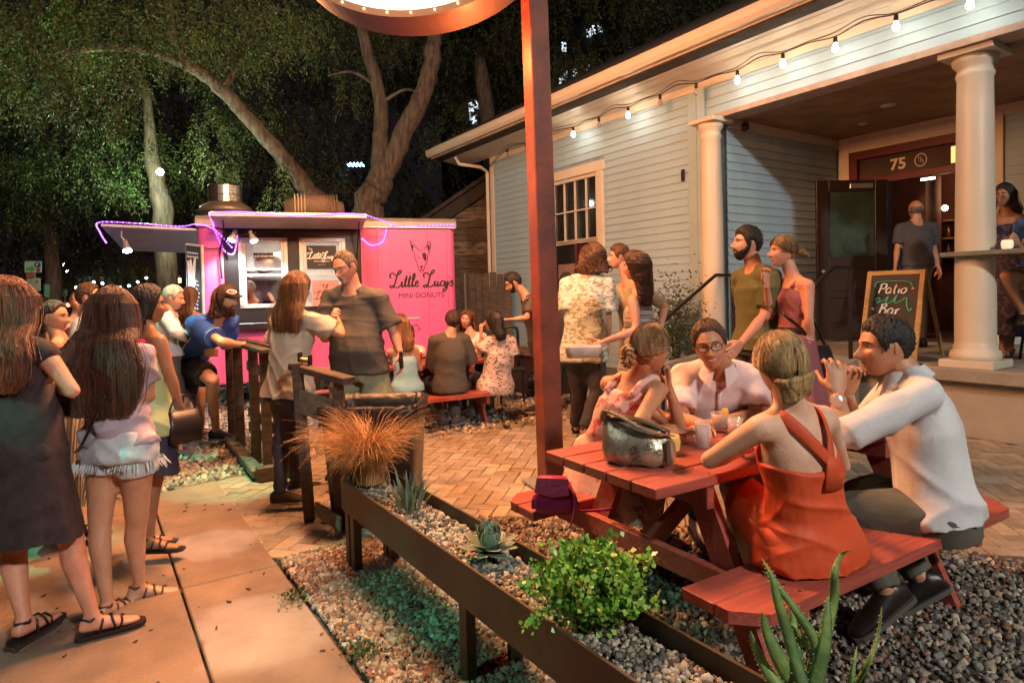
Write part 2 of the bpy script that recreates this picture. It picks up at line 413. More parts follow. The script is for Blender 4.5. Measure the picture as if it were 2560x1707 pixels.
gravel('pebbles', scatter(bed1, 14000), -.004, .0086, gm, [.38, .08, .40, .06, .08], 'coarse tan and rust gravel between the sidewalk and under the steel planter', 'gravel', cheap=True)
seeT = A([p for p in scatter(bedT, 24000) if p[1] > 1.0])
gravel('pebbles', seeT, -.006, .0092, gm, [.2, .32, .14, .26, .08], 'grey and dark gravel under the front picnic table', 'gravel', cheap=True)
bedM = [(-.77, 6.55), (.9, 7.6), (2.9, 8.2), (-.3, 13.2), (-4.6, 12.), (-5.2, 8.4), (-2.9, 6.75), (-1.6, 6.6)]
sheet('gravel_yard', bedM, -.014, mat('gravel_fine', (.30, .25, .18), .9, col2=(.12, .10, .08), nscale=28, bump=.9, bscale=60))
gravel('pebbles', A([p for p in scatter(bedM, 9000) if p[1] < 10.5]), -.006, .016, gm, [.42, .2, .05, .1, .23], 'pale gravel yard between the patio and the pink trailer', 'gravel', cheap=True)
bedL = [(-3.05, 6.15), (-2.2, 5.0), Wp(-5.15, -1.0), Wp(-5.1, -.83), Wp(-9.6, -.83), Wp(-9.6, .9), (-6.6, 8.5), (-2.9, 6.75)]
bedL = [(-1.6, 6.6), (-2.05, 5.25), tuple(G(640, 1178)[:2]), tuple(G(440, 1222)[:2]), tuple(G(250, 1262)[:2]), (-6.4, 6.3), (-5.2, 8.4), (-2.9, 6.75)]
sheet('gravel_verge', bedL, .004, mat('gravel_fine', (.30, .25, .18)))
gravel('pebbles', scatter(bedL, 7000), .010, .0155, gm, [.4, .3, .05, .1, .15], 'grey gravel verge beside the pallet fence where the queue waits', 'gravel', cheap=True)
# ================================================================= house
house = thing('bar_house', 'pale blue clapboard bar with white eaves, columned porch and open front door', 'bar building', BW(-4, -1, 0))
EXPO = .112
def siding(u0, u1, z0, z1, n, dirv=U, org=None, nv=NN, flip=False, skip=None):
    """clapboards: each board a tilted plank, part of the house, mesh shared between alike boards"""
    k = 0; z = z0; org = BW(0, 0, 0) if org is None else org; cache = {}
    while z < z1-.01:
        h = min(EXPO, z1-z); spans = [(u0, u1)]
        if skip:
            for (a, b_, c, d) in skip:
                if z+h > c+.02 and z < d-.02:
                    ns = []
                    for (s, e) in spans:
                        if a > s: ns.append((s, min(a, e)))
                        if b_ < e: ns.append((max(b_, s), e))
                        if a >= e or b_ <= s: ns = [(s, e)]
                    spans = ns
        for (s, e) in spans:
            if e-s < .04: continue
            key = (round(e-s, 3), round(h, 3)); L = e-s
            if key not in cache:
                me = bpy.data.meshes.new('siding_board'); V = []
                for x in (0, L):
                    V += [(dirv*x+nv*0.0), (dirv*x+nv*.017), (dirv*x+nv*.016+ZZ*.004), (dirv*x+nv*.003+ZZ*h), (dirv*x+ZZ*h)]
                F = [(0, 1, 6, 5), (1, 2, 7, 6), (2, 3, 8, 7), (3, 4, 9, 8), (4, 0, 5, 9), (4, 3, 2, 1, 0), (5, 6, 7, 8, 9)]
                me.from_pydata([tuple(v) for v in V], [], F); me.materials.append(M_siding); cache[key] = me
            o = linkmesh('siding_board', cache[key], house); o.location = Vector(org+dirv*s+nv*n+ZZ*z-rootloc(house))
        z += h; k += 1
WZ = 4.2; UC = -8.36
# wall cores
b = MB()
def wbox(u0, u1, n0, n1, z0, z1, bev=0.): b.box(BW((u0+u1)/2, (n0+n1)/2, (z0+z1)/2), (u1-u0, n1-n0, z1-z0), BAX, bev)
WU0, WU1, WZ0, WZ1 = -6.62, -5.12, .95, 3.38
wbox(UC, WU0, -.2, -.02, 0, WZ); wbox(WU1, -2.95, -.2, -.02, 0, WZ); wbox(WU0, WU1, -.2, -.02, 0, WZ0); wbox(WU0, WU1, -.2, -.02, WZ1, WZ)
wbox(UC, UC+.15, -7, -.2, 0, WZ)                     # end wall
wbox(-2.95, -2.77, -2.8, -.2, 0, WZ)
wbox(-2.95, -2.58, -3.0, -2.82, .6, 3.70); wbox(-.73, 6, -3.0, -2.82, .6, 3.70); wbox(-2.58, -.73, -3.0, -2.82, 3.46, 3.70)
wbox(-2.95, 6, -.22, -.02, 3.69, WZ)                 # beam over the porch
wbox(-2.95, 6, -6.8, -6.6, .6, 3.7); wbox(UC, 6, -6.6, -.2, WZ+.02, WZ+.08)
b.build('wall', mat('wall_core', (.30, .40, .46), .7), house)
CW = .14
siding(UC+.10, -3.22, .25, WZ-.1, -.02, skip=[(WU0-CW, WU1+CW, WZ0-.1, WZ1+.16)])
siding(-2.94, 6, 3.72, WZ-.1, -.02)
siding(0, 2.6, .66, 3.58, 0, dirv=-NN, org=BW(-2.77, -.18, 0), nv=U)
siding(-.60, 5.8, .66, 3.58, -2.82)
# trims
b = MB()
wbox(UC-.01, UC+.11, -.02, .012, .0, WZ-.02); b.build('corner_board', M_white, house)
b = MB(); wbox(UC-.02, 6, -.018, .006, WZ-.1, WZ-.002); b.build('frieze_board', M_white, house)
b = MB(); wbox(-3.24, -3.10, -.02, .014, .25, WZ-.105); b.build('corner_board', mat('siding_paint', (.3, .4, .47)), house)
b = MB(); wbox(-3.09, -2.96, -.02, .02, .25, WZ-.105); b.build('corner_board', M_siding, house)
b = MB(); wbox(UC-.01, -2.95, -.02, .03, 0, .25); b.build('skirt_board', mat('grey_paint', (.16, .17, .17), .7), house)
b = MB(); wbox(-2.95, 6, -.26, .03, 3.655, 3.72); b.build('beam_trim', mat('taupe_trim', (.42, .33, .28), .5), house)
# eave: soffit boards, fascia, gutter, downspout
eu0, eu1 = UC-1.05, 6.2
sof = [(.0, 4.20), (.155, 4.222), (.31, 4.244), (.465, 4.266), (.62, 4.288), (.76, 4.308)]
for i in range(len(sof)-1):
    (n0, z0), (n1, z1) = sof[i], sof[i+1]; b = MB(); c = BW((eu0+eu1)/2, (n0+n1)/2, (z0+z1)/2+.006); d = nrm(NN*(n1-n0)+ZZ*(z1-z0))
    b.box(c, (eu1-eu0, .148, .014), A([U, d, np.cross(U, d)]), .003); b.build('soffit_board', M_white, house)
b = MB(); b.box(BW((eu0+eu1)/2, .38, 4.285), (eu1-eu0, .78, .02), BAX); b.build('soffit_backing', M_soil, house)
b = MB(); b.box(BW((eu0+eu1)/2, .775, 4.37), (eu1-eu0, .03, .15), BAX, .004); b.build('fascia', M_white, house)
prof = [(.792, 4.31), (.87, 4.31), (.905, 4.36), (.915, 4.42), (.93, 4.45), (.905, 4.455), (.895, 4.42), (.792, 4.42)]
b = MB(); b.prism([(p[0], p[1]) for p in prof], NN, ZZ, BW(eu0-.02, 0, 0), U*(eu1-eu0)); b.build('gutter', M_white, house)
b = MB(); b.prism([(-.05, 4.2), (.76, 4.315), (.79, 4.45), (-.05, 4.75)], NN, ZZ, BW(eu0, 0, 0), U*.02); b.build('gable_end', M_white, house)
b = MB(); b.tube([BW(UC-.32, .62, 4.22), BW(UC-.30, .55, 4.08), BW(UC-.12, .15, 4.02), BW(UC-.045, .05, 3.92), BW(UC-.045, .05, .1)], .035, 8); b.build('downspout', M_white, house)
b = MB(); b.prism([(.90, 4.47), (-3.6, 6.9), (-8, 4.47)], NN, ZZ, BW(eu0-.05, 0, 0), U*(eu1-eu0)); b.build('roof', M_shingle, house)
# porch: slab, steps, ceiling, columns
M_slab = M_conc2
b = MB(); b.box(BW(1.6, -1.4, .58), (9.0, 2.86, .13), BAX, .012); b.build('porch_slab', M_slab, house)
b = MB(); b.box(BW(1.6, -1.45, .25), (8.9, 2.76, .53), BAX); b.build('porch_base', mat('porch_base_concrete', (.38, .34, .28), .85, nscale=1.5, vary=.25, bump=.2), house)
for k in range(3):
    b = MB(); b.box(BW(-1.95, .17+.30*(2-k)*1.0, .08+.16*k), (1.5, .32, .16), BAX, .01); b.build('step', M_slab, house)
b = MB(); b.prism([(.0, 0), (2.3, 0), (2.3, .42), (1.9, .46), (.0, .66)], NN, ZZ, BW(-2.88, 0, 0), U*.16); b.build('cheek_wall', M_slab, house)
b = MB(); b.prism([(.0, 0), (1.2, 0), (1.2, .50), (.9, .54), (.0, .66)], NN, ZZ, BW(-1.16, 0, 0), U*.2); b.build('cheek_wall', M_slab, house)
nb_ = 26
for k in range(nb_):
    n0 = -.27-k*(2.53/nb_); b = MB(); b.box(BW(1.6, n0-.05, 3.69), (9.1, .092, .02), BAX, .003); b.build('ceiling_board', M_ceil, house)
b = MB(); b.box(BW(1.6, -1.5, 3.72), (9.1, 2.7, .02), BAX); b.build('ceiling_backing', M_soil, house)
for nm, (u, n, s) in {'a': (-1.35, -1.45, .085), 'b': (-2.0, -2.1, .06), 'c': (2.2, -1.4, .085)}.items():
    b = MB(); b.lathe([(s, 0), (s, .012), (s*.8, .02)], BW(u, n, 3.662), 20); b.build('ceiling_disc', M_cream, house, True)
b = MB(); b.sph(BW(-2.72, -.5, 3.60), .06, 12, 8); b.build('camera_dome', M_steel, house, True)
b = MB(); b.box(BW(-2.75, -1.5, 3.62), (.03, 2.6, .12), BAX, .004); b.build('ceiling_trim', M_white, house)
b = MB(); b.box(BW(1.6, -2.80, 3.61), (8.9, .03, .14), BAX, .004); b.build('ceiling_trim', M_white, house)
def column(u, n, r0, r1, sq):
    c = BW(u, n, 0); prof = [(r0*1.22, .71), (r0*1.25, .75), (r0*1.2, .80), (r0*1.05, .815), (r0*1.08, .84), (r0, .87)]
    for i in range(9): t = i/8; prof.append((r0+(r1-r0)*t**1.5, .9+2.5*t))
    prof += [(r1*1.08, 3.42), (r1*1.08, 3.45), (r1, 3.46), (r1, 3.50), (r1*1.25, 3.54), (r1*1.32, 3.60)]
    b = MB(); b.lathe(prof, c, 40); sh = b.build('column', M_col, house, True)
    b = MB(); b.box(c+ZZ*.68, (sq, sq, .075), BAX, .006); b.build('plinth', M_col, sh)
    b = MB(); b.box(c+ZZ*3.627, (sq, sq, .055), BAX, .005); b.build('capital_block', M_col, sh)
column(.03, -.26, .170, .146, .46); column(-2.86, .02, .150, .125, .40)
# window in the front wall
win = MB()
for (u0, u1, z0, z1) in [(WU0-CW, WU0, WZ0, WZ1), (WU1, WU1+CW, WZ0, WZ1), (WU0-CW-.03, WU1+CW+.03, WZ1, WZ1+.16), (WU0-CW-.04, WU1+CW+.04, WZ0-.07, WZ0)]:
    win.box(BW((u0+u1)/2, .005, (z0+z1)/2), (u1-u0, .05, z1-z0), BAX, .006)
wf = win.build('window', M_white, house)
gz = 2.30
b = MB()
for z in (WZ1-.03, gz, gz+.01): b.box(BW((WU0+WU1)/2, -.03, z), (WU1-WU0, .05, .06), BAX)
for u in (WU0+.03, WU1-.03): b.box(BW(u, -.03, (gz+WZ1)/2), (.06, .05, WZ1-gz), BAX)
b.box(BW((WU0+WU1)/2, -.03, (gz+WZ1)/2-.02), (WU1-WU0, .03, .025), BAX)
for k in range(1, 5): b.box(BW(WU0+.03+k*(WU1-WU0-.06)/5, -.03, (gz+WZ1)/2), (.024, .03, WZ1-gz), BAX)
b.build('muntin', M_white, wf)
b = MB(); b.box(BW((WU0+WU1)/2, -.055, (WZ0+WZ1)/2), (WU1-WU0, .01, WZ1-WZ0), BAX); b.build('pane', M_glass, wf)
b = MB(); b.box(BW((WU0+WU1)/2, -.028, WZ0+.4), (WU1-WU0, .03, .05), BAX); b.box(BW(WU0+.9, -.028, (WZ0+gz)/2), (.05, .03, gz-WZ0), BAX); b.build('sash', M_darkred, wf)
b = MB(); b.box(BW(-6.0, -.045, 1.75), (.5, .004, .38), BAX); b.build('notice', mat('faded_notice', (.30, .20, .17), .8, nscale=6, vary=.4), wf)
# front door group
b = MB()
for (u0, u1, z0, z1) in [(-2.72, -2.57, .65, 3.60), (-.75, -.61, .65, 3.60), (-2.57, -.75, 3.44, 3.60)]:
    b.box(BW((u0+u1)/2, -2.80, (z0+z1)/2), (u1-u0, .06, z1-z0), BAX, .005)
dc = b.build('door_casing', M_cream, house)
b = MB()
for (u0, u1, z0, z1) in [(-2.57, -2.45, .65, 3.44), (-.87, -.75, .65, 3.44), (-2.45, -.87, 3.32, 3.44), (-2.45, -.87, 2.93, 3.03)]:
    b.box(BW((u0+u1)/2, -2.83, (z0+z1)/2), (u1-u0, .10, z1-z0), BAX, .005)
b.build('door_frame', M_darkred, house)
M_trans = mat('transom_glass', (.10, .07, .055), .12, vary=.3, nscale=2)
b = MB(); b.box(BW(-1.66, -2.86, 3.175), (1.58, .012, .29), BAX); tr = b.build('transom', M_trans, house)
M_sign = mat('number_paint', (.75, .72, .62), .6, vary=0)
text('75', .22, BW(-1.90, -2.845, 3.10), U, ZZ, M_sign, tr, 'house_number', bold=.006)
b = MB(); b.loft([(BW(-1.60+.075*cos(t), -2.845, 3.175+.085*sin(t)), nrm(U*cos(t)+ZZ*sin(t)), NN, .007, .004) for t in np.linspace(0, 2*pi, 33)[:-1]], 6, closed=True); b.build('number_ring', M_sign, tr)
text('1', .07, BW(-1.625, -2.843, 3.185), U, ZZ, M_sign, tr, 'house_number'); text('/', .10, BW(-1.60, -2.843, 3.145), U, ZZ, M_sign, tr, 'house_number'); text('2', .06, BW(-1.575, -2.843, 3.135), U, ZZ, M_sign, tr, 'house_number')
b = MB(); b.box(BW(-1.12, -2.84, 3.17), (.20, .01, .22), BAX); b.build('lit_panel', mat('amber_panel', (.8, .5, .15), .5, vary=.2, emit=(1, .55, .18), estr=.9), tr)
b = MB(); b.box(BW(-1.14, -2.832, 3.19), (.05, .004, .09), BAX); b.build('panel_mark', M_steel, tr)
# interior seen through the door
b = MB(); b.box(BW(-1.2, -5.4, 2.0), (4, .1, 2.8), BAX); b.build('back_bar_wall', mat('bar_interior', (.10, .035, .025), .7, nscale=1.5, vary=.5), house)
b = MB(); b.box(BW(-1.0, -4.1, .62), (4, 2.5, .02), BAX); b.build('interior_floor', mat('bar_floor', (.07, .04, .03), .5), house)
b = MB(); b.box(BW(-1.62, -4.2, 2.2), (.12, .12, 2.6), BAX, .01); b.build('interior_post', mat('interior_oak', (.35, .18, .07), .5), house)
b = MB(); b.box(BW(-.9, -4.9, 1.25), (1.6, .5, 1.1), BAX, .01); b.build('bar_counter', mat('interior_oak', (.35, .18, .07)), house)
b = MB(); b.box(BW(-1.0, -5.2, 2.15), (.34, .03, .025), BAX); b.build('tube_light', emis('tube_glow', (1, .75, .5), 8), house); lamp('bar_lamp', 'POINT', BW(-1.3, -4.6, 2.9), 26, (1, .5, .26), .15)  # unseen point lamp added inside to light the dark doorway
M_ib = mat('interior_bottle', (.12, .05, .02), .2, vary=.4)
for k in range(3): b = MB(); b.box(BW(-1.2, -5.28, 1.9+.3*k), (2.2, .2, .03), BAX); b.build('back_bar_shelf', mat('interior_oak', (.35, .18, .07)), house)
b = MB()
for k in range(34): b.lathe([(.03, 0), (.035, .02), (.035, .12), (.012, .17), (.012, .21)], BW(-2.25+.13*(k % 17), -5.26, 1.915+.3*(k//17)), 8)
b.build('bottles', M_ib, house, True)['kind'] = 'stuff'
for k in range(3): b = MB(); b.sph(BW(-1.9+.5*k, -4.3, 2.62), .045, 12, 8); b.build('pendant_bulb', emis('pendant_glow', (1, .62, .3), 14), house, True)
b = MB(); b.box(BW(-1.95, -3.9, 1.9), (.12, .5, 2.4), BAX); b.build('inner_partition', mat('partition_red', (.10, .03, .02), .6, vary=.3), house)
b = MB(); b.box(BW(-1.75, -3.4, 2.98), (.18, .03, .03), BAX); b.build('tube_light', emis('tube_glow', (1, .8, .5), 8), house)
# open door leaf
hg = BW(-2.02, -2.76, 0); fe = BW(-2.55, -1.86, 0); dd = nrm(fe-hg); dn = np.cross(dd, ZZ); DAX = A([dd, dn, ZZ]); DL = np.linalg.norm(fe-hg)
dz0, dz1 = .68, 2.96
def dbox(bb, s0, s1, z0, z1, th=.045, off=0.): bb.box(hg+dd*(s0+s1)/2+ZZ*(z0+z1)/2+dn*off, (s1-s0, th, z1-z0), DAX, .004)
b = MB()
for q in [(0, .18, dz0, dz1), (DL-.18, DL, dz0, dz1), (.18, DL-.18, dz1-.16, dz1), (.18, DL-.18, 1.72, 1.86), (.18, DL-.18, dz0, .92), (.18, DL-.18, 1.28, 1.38), (DL/2-.05, DL/2+.05, .9, 1.75)]: dbox(b, *q)
door = b.build('door', M_blackdoor, house)
b = MB()
for s in (.18, DL/2+.05):
    for z0, z1 in ((.92, 1.28), (1.38, 1.72)): dbox(b, s, s+DL/2-.23, z0, z1, .02)
b.build('door_panel', M_blackdoor, door)
b = MB(); dbox(b, .18, DL-.18, 1.86, dz1-.16, .008); b.build('pane', mat('door_glass', (.06, .10, .08), .05, vary=.5, nscale=3, spec=.9), door)
b = MB(); dbox(b, .22, .56, dz1-.12, dz1-.05, .03, -.03); b.build('closer', M_tin, door)
b = MB(); b.sph(hg+dd*(DL-.08)+ZZ*1.66-dn*.05, .03); b.build('handle', M_tin, door, True)
# bolt bracket on the wall
b = MB(); b.box(BW(-3.34, .02, 3.02), (.05, .02, .16), BAX, .003); b.build('wall_bracket', M_steel, house)
# rails beside the steps
def rail(name, pts, posts, label, r=.017):
    t = thing(name, label, 'handrail', pts[0]*A([1, 1, 0])); b = MB()
    for i in range(len(pts)-1): b.bar(pts[i], pts[i+1], .035, .035, bev=.004)
    b.build('top_rail', M_steel, t)
    for a, c in posts: b = MB(); b.bar(a, c, .035, .035, bev=.004); b.build('post', M_steel, t)
ra = [onplane(1655, 805, BW(-2.70, 0, 0), U), onplane(1790, 687, BW(-2.70, 0, 0), U), onplane(1833, 688, BW(-2.70, 0, 0), U)]
rail('handrail', ra, [(ra[2]-ZZ*.01, A([ra[2][0], ra[2][1], .65])), (ra[0], A([ra[0][0], ra[0][1], .0]))], 'dark steel handrail by the slim left porch column')
rb = [onplane(2010, 745, BW(-1.05, 0, 0), U), onplane(2082, 668, BW(-1.05, 0, 0), U), onplane(2125, 668, BW(-1.05, 0, 0), U)]
rail('handrail', rb, [(rb[2], A([rb[2][0], rb[2][1], .65])), (rb[0], A([rb[0][0], rb[0][1], .25]))], 'dark steel handrail in front of the open door leaf')
# bar ledge round the big column
lg = thing('bar_ledge', 'grey drink ledge fixed round the big right porch column', 'drink ledge', BW(.9, -.26, .65))
b = MB(); b.box(BW(1.2, -.25, 1.73), (2.75, .5, .045), BAX, .006); b.build('ledge_board', mat('ledge_paint', (.17, .19, .15), .5, nscale=6, vary=.3), lg)
b = MB(); b.box(BW(2.2, -.25, 1.18), (.06, .06, 1.05), BAX); b.build('leg', M_steel, lg)
# small shrub and dark planter box by the wall are with the plants; chalkboard easel sign on the porch
cb = thing('chalkboard_easel', 'oak framed chalkboard easel on the porch lettered Patio Bar', 'chalkboard sign', BW(-.62, -.30, .65))
c0 = onplane(2150, 870, BW(0, -.30, 0), NN); c1 = onplane(2308, 676, BW(0, -.30, 0), NN)
bl = BW((c0-A0)@U, -.22, .66); top = 1.95; wd = ((c1-A0)@U)-((c0-A0)@U); wd = .60
bl = BW(((onplane(2172, 680, BW(0, -.45, 0), NN)-A0)@U), -.22, .66)
tv = nrm(A([0, 0, .96])-NN*.22); ex = nrm(U); M_oak = mat('oak_frame', (.42, .24, .07), .5, nscale=4, vary=.35, stretch=(1, 1, 5)); M_chalk = mat('chalkboard_black', (.014, .016, .016), .6, vary=.3)
H_ = .97; fax = A([ex, np.cross(tv, ex)*1., tv]); fn = np.cross(ex, tv)
def cbx(bb, x0, x1, y0, y1, th, off=0.): bb.box(bl+ex*(x0+x1)/2+tv*(y0+y1)/2+fn*off, (x1-x0, th, y1-y0), fax, .003)
b = MB()
for q in [(0, .05, 0, H_), (wd-.05, wd, 0, H_), (.05, wd-.05, H_-.05, H_), (.05, wd-.05, .06, .10)]: cbx(b, *q, .03)
b.build('frame', M_oak, cb)
b = MB(); cbx(b, .05, wd-.05, .10, H_-.05, .012); b.build('board', M_chalk, cb)
b = MB(); tp = bl+tv*H_
for x in (.02, wd-.02): b.bar(tp+ex*x-NN*.02, BW((bl-A0)@U+x, -.85, .66), .03, .04, bev=.003)
b.build('rear_leg', M_oak, cb)
M_ch = mat('chalk_white', (.75, .78, .75), .9, vary=.2, nscale=60); M_chg = mat('chalk_green', (.10, .50, .34), .9, vary=.2); M_chp = mat('chalk_pink', (.7, .4, .45), .9, vary=.2)
pz = bl-fn*0+NN*.022
SQ = lambda S_: [[(x*.89, y*.78-.02) for x, y in st] for st in S_]

def L2(s, x, y, sc, slant=.18): return [[(x+(q[0]+slant*q[1])*sc, y+q[1]*sc) for q in st] for st in s]
PAT = {'P': ([[(0, 0), (.05, .5), (.08, 1)], [(-.08, .9), (.2, 1.05), (.5, .95), (.5, .65), (.3, .5), (.08, .48)]], .62), 'a': ([[(.4, .5), (.2, .6), (.02, .4), (.05, .08), (.25, 0), (.4, .25), (.42, .5), (.42, .15), (.52, 0)]], .62),
       't': ([[(.15, .95), (.12, .4), (.15, .05), (.3, 0)], [(0, .62), (.35, .66)]], .42), 'i': ([[(.1, .5), (.1, .1), (.2, 0)], [(.12, .72), (.14, .76)]], .3), 'o': ([[(.25, .55), (.03, .4), (.05, .08), (.28, 0), (.45, .25), (.35, .52), (.2, .55)]], .55),
       'B': ([[(.02, 0), (.05, .5), (.08, 1)], [(-.05, .95), (.3, 1.02), (.42, .8), (.1, .55), (.42, .5), (.48, .15), (.2, -.03), (-.02, .02)]], .66), 'r': ([[(.05, .5), (.08, .25), (.06, 0)], [(.08, .3), (.2, .5), (.35, .5)]], .4)}
def hand(word, x, y, sc, ch): 
    out = []
    for c in word: s, adv = PAT[c]; out += L2(s, x, y, sc); x += adv*sc
    return out
ribbons(SQ(hand('Patio', .17, .95, .13, PAT)), pz, ex, tv, .016, M_ch, cb)
ribbons(SQ(hand('Bar', .20, .655, .14, PAT)), pz, ex, tv, .017, M_ch, cb)
ribbons(SQ([[(x, y+.045) for x, y in [(.14, .80), (.17, .84), (.2, .81), (.16, .77), (.24, .80), (.29, .86), (.27, .77), (.34, .79), (.39, .88), (.37, .77), (.44, .80), (.50, .84), (.51, .74), (.54, .66), (.57, .70)]],
         [(.12, 1.04), (.13, 1.10), (.2, 1.12), (.4, 1.12), (.52, 1.10), (.55, 1.04)]]), pz, ex, tv, .009, M_chg, cb)
ribbons(SQ([[(.10, .72), (.12, .74), (.13, .71)], [(.55, 1.03), (.57, 1.01), (.54, 1.0)]]), pz, ex, tv, .015, M_chp, cb)
# ---- string lights along the eave
sl = thing('string_lights', 'black cable of hanging clear bulbs strung under the white eave', 'string lights', BW(-3, .2, 4.0))
bp_ = [(1268, 372, 0), (1315, 357, 0), (1433, 318, 1), (1497, 293, 0), (1570, 268, 1), (1650, 236, 0), (1740, 208, 0), (1843, 176, 1), (1957, 133, 1), (2088, 92, 1), (2240, 36, 1), (2425, -22, 1)]
NS = .26; B0 = [onplane(x, y, BW(0, NS, 0), NN) for x, y, l in bp_]
M_cab = mat('black_cable', (.012, .012, .012), .5, vary=0)
cps = [BW(UC+.0, .02, 4.02)]
for i, p in enumerate(B0):
    cps.append(p+ZZ*.0)
    if i < len(B0)-1: cps.append((p+B0[i+1])/2+ZZ*(.05 if i % 2 else .02))
cps.append(B0[-1]+U*1.5+ZZ*.05)
b = MB(); b.tube(spline(cps, 5), .007, 5); b.build('cable', M_cab, sl, True)
b = MB(); b.tube(spline([p+ZZ*(.025+.02*sin(i*1.7))+NN*.012 for i, p in enumerate(cps)], 5), .005, 5); b.build('cable', M_cab, sl, True)
soc = MB(); soc.lathe([(.012, .0), (.02, -.01), (.022, -.06), (.017, -.07)], (0, 0, 0), 10); socm = bpy.data.meshes.new('socket'); socm.from_pydata(soc.V, [], soc.F); socm.materials.append(M_cab)
def bulbmesh(mt):
    q = MB(); q.lathe([(.013, -.068), (.018, -.085), (.029, -.11), (.031, -.13), (.025, -.152), (.008, -.163)], (0, 0, 0), 12); me = bpy.data.meshes.new('bulb'); me.from_pydata(q.V, [], q.F); me.materials.append(mt)
    me.polygons.foreach_set('use_smooth', [True]*len(me.polygons)); return me
bl_on = bulbmesh(emis('bulb_lit', (1, .88, .68), 45)); bl_off = bulbmesh(mat('bulb_dark', (.35, .33, .3), .1, vary=0, spec=.8))
LITB = []
for (x, y, l), p in zip(bp_, B0):
    o = linkmesh('socket', socm, sl); o.location = Vector(p-rootloc(sl)); q = linkmesh('bulb', bl_on if l else bl_off, o)
    if l: LITB.append(p-ZZ*.12)
for p in LITB: lamp('bulb_light', 'POINT', p-ZZ*.0+NN*.0, BULBW, WARM, .035)
# ================================================================= pink trailer
TL = P(508, 1000, 8.45)*A([1, 1, 0]); TR = P(1150, 1000, 9.6)*A([1, 1, 0])
TE = nrm(TR-TL); TLn = np.linalg.norm(TR-TL); TB = np.cross(ZZ, TE); TF = -TB      # along, back, front
TAX = A([TE, TF, ZZ])
def TP(x, y, off=0.):
    p = onplane(x, y, TL+TF*off, TF); return ((p-TL)@TE, p[2])
def TW(s, z, f=0.): return TL+TE*s+TF*f+ZZ*z
tr = thing('food_trailer', 'bright pink donut trailer with black service side, hatch awnings and purple light strips', 'food trailer', TW(TLn/2, 0, -.9))
M_pink = mat('pink_gloss_paint', (.74, .13, .37), .38, nscale=1.3, vary=.16, bump=.06, bscale=5)
M_blk = mat('black_panel', (.012, .012, .014), .35, nscale=3, vary=.3)
M_alu = mat('aluminium', (.55, .53, .50), .38, metal=.5, nscale=5, vary=.15)
M_roof = mat('trailer_roof_skin', (.30, .28, .27), .45, metal=.2, nscale=3, vary=.2)
M_under = mat('awning_underside', (.60, .55, .47), .5, nscale=3, vary=.15)
RT = 2.60; DP = 1.9
def tbox(b, s0, s1, z0, z1, f0, f1, bev=0.): b.box(TW((s0+s1)/2, (z0+z1)/2, (f0+f1)/2), (s1-s0, f1-f0, z1-z0), TAX, bev)
sB0 = TP(560, 700)[0]; sB1 = TP(905, 700)[0]; zS = TP(720, 800)[1]; zT = 2.44
w1 = (TP(594, 600)[0], TP(718, 600)[0], TP(650, 770)[1], TP(650, 594)[1]); w2 = (TP(747, 600)[0], TP(863, 600)[0], w1[2], w1[3])
b = MB()  # pink shell: right part, lower skirt, left corner, end walls, back
tbox(b, sB1, TLn-.08, .36, zT, -.05, .0); tbox(b, .12, sB1, .36, zS-.09, -.05, 0)
R_ = .12
for (cx, sgn) in ((R_, -1), (TLn-R_, 1)):
    pts = [(cx+sgn*R_*sin(t), -R_+R_*cos(t)) for t in np.linspace(0, pi/2, 7)]+[(cx+sgn*(R_-.04), -R_), (cx, -.05)]
    b.prism([(p[0], p[1]) for p in pts], TE, TF, TW(0, .36), ZZ*(zT-.36))
tbox(b, 0, .04, .36, zT, -DP, -R_); tbox(b, TLn-.04, TLn, .36, zT, -DP, -R_); tbox(b, 0, TLn, .36, zT, -DP-.04, -DP)
tbox(b, .12, sB0, zS-.09, zT, -.05, 0)
tbox(b, 0, TLn, .34, .38, -DP, -.02)
b.build('body', M_pink, tr)
b = MB()
for k, s in enumerate((sB1+.03, sB1+.22, sB1+.40)): tbox(b, s, s+(.05 if k < 2 else .012), .36, zT, 0, .018 if k < 2 else .004, .004)
b.build('corner_rib', M_pink, tr)
for s in (sB1+.95, TLn-.14): b = MB(); tbox(b, s, s+.006, .38, zT, 0, .003); b.build('panel_seam', mat('seam_shadow', (.35, .06, .14), .6), tr)  # panel joint drawn as a thin strip of darker pink
b = MB()
for s in (sB1+.93, sB1+.97, TLn-.16, TLn-.12):
    for k in range(26): b.sph(TW(s, .45+k*.077, .001), (.006, .006, .006), 6, 4)
b.build('rivets', M_pink, tr)['kind'] = 'stuff'
b = MB()  # black wall round the windows
for q in [(sB0, w1[0], zS-.09, zT), (w1[1], w2[0], zS-.09, zT), (w2[1], sB1, zS-.09, zT), (w1[0], w1[1], zS-.09, w1[2]), (w2[0], w2[1], zS-.09, w2[2]), (w1[0], w1[1], w1[3], zT), (w2[0], w2[1], w2[3], zT)]:
    tbox(b, q[0], q[1], q[2], q[3], -.09, -.03)
b.build('service_wall', M_blk, tr)
b = MB(); tbox(b, sB0-.02, sB1+.02, zS-.10, zS-.02, -.03, .16, .006); b.build('counter', M_blk, tr)
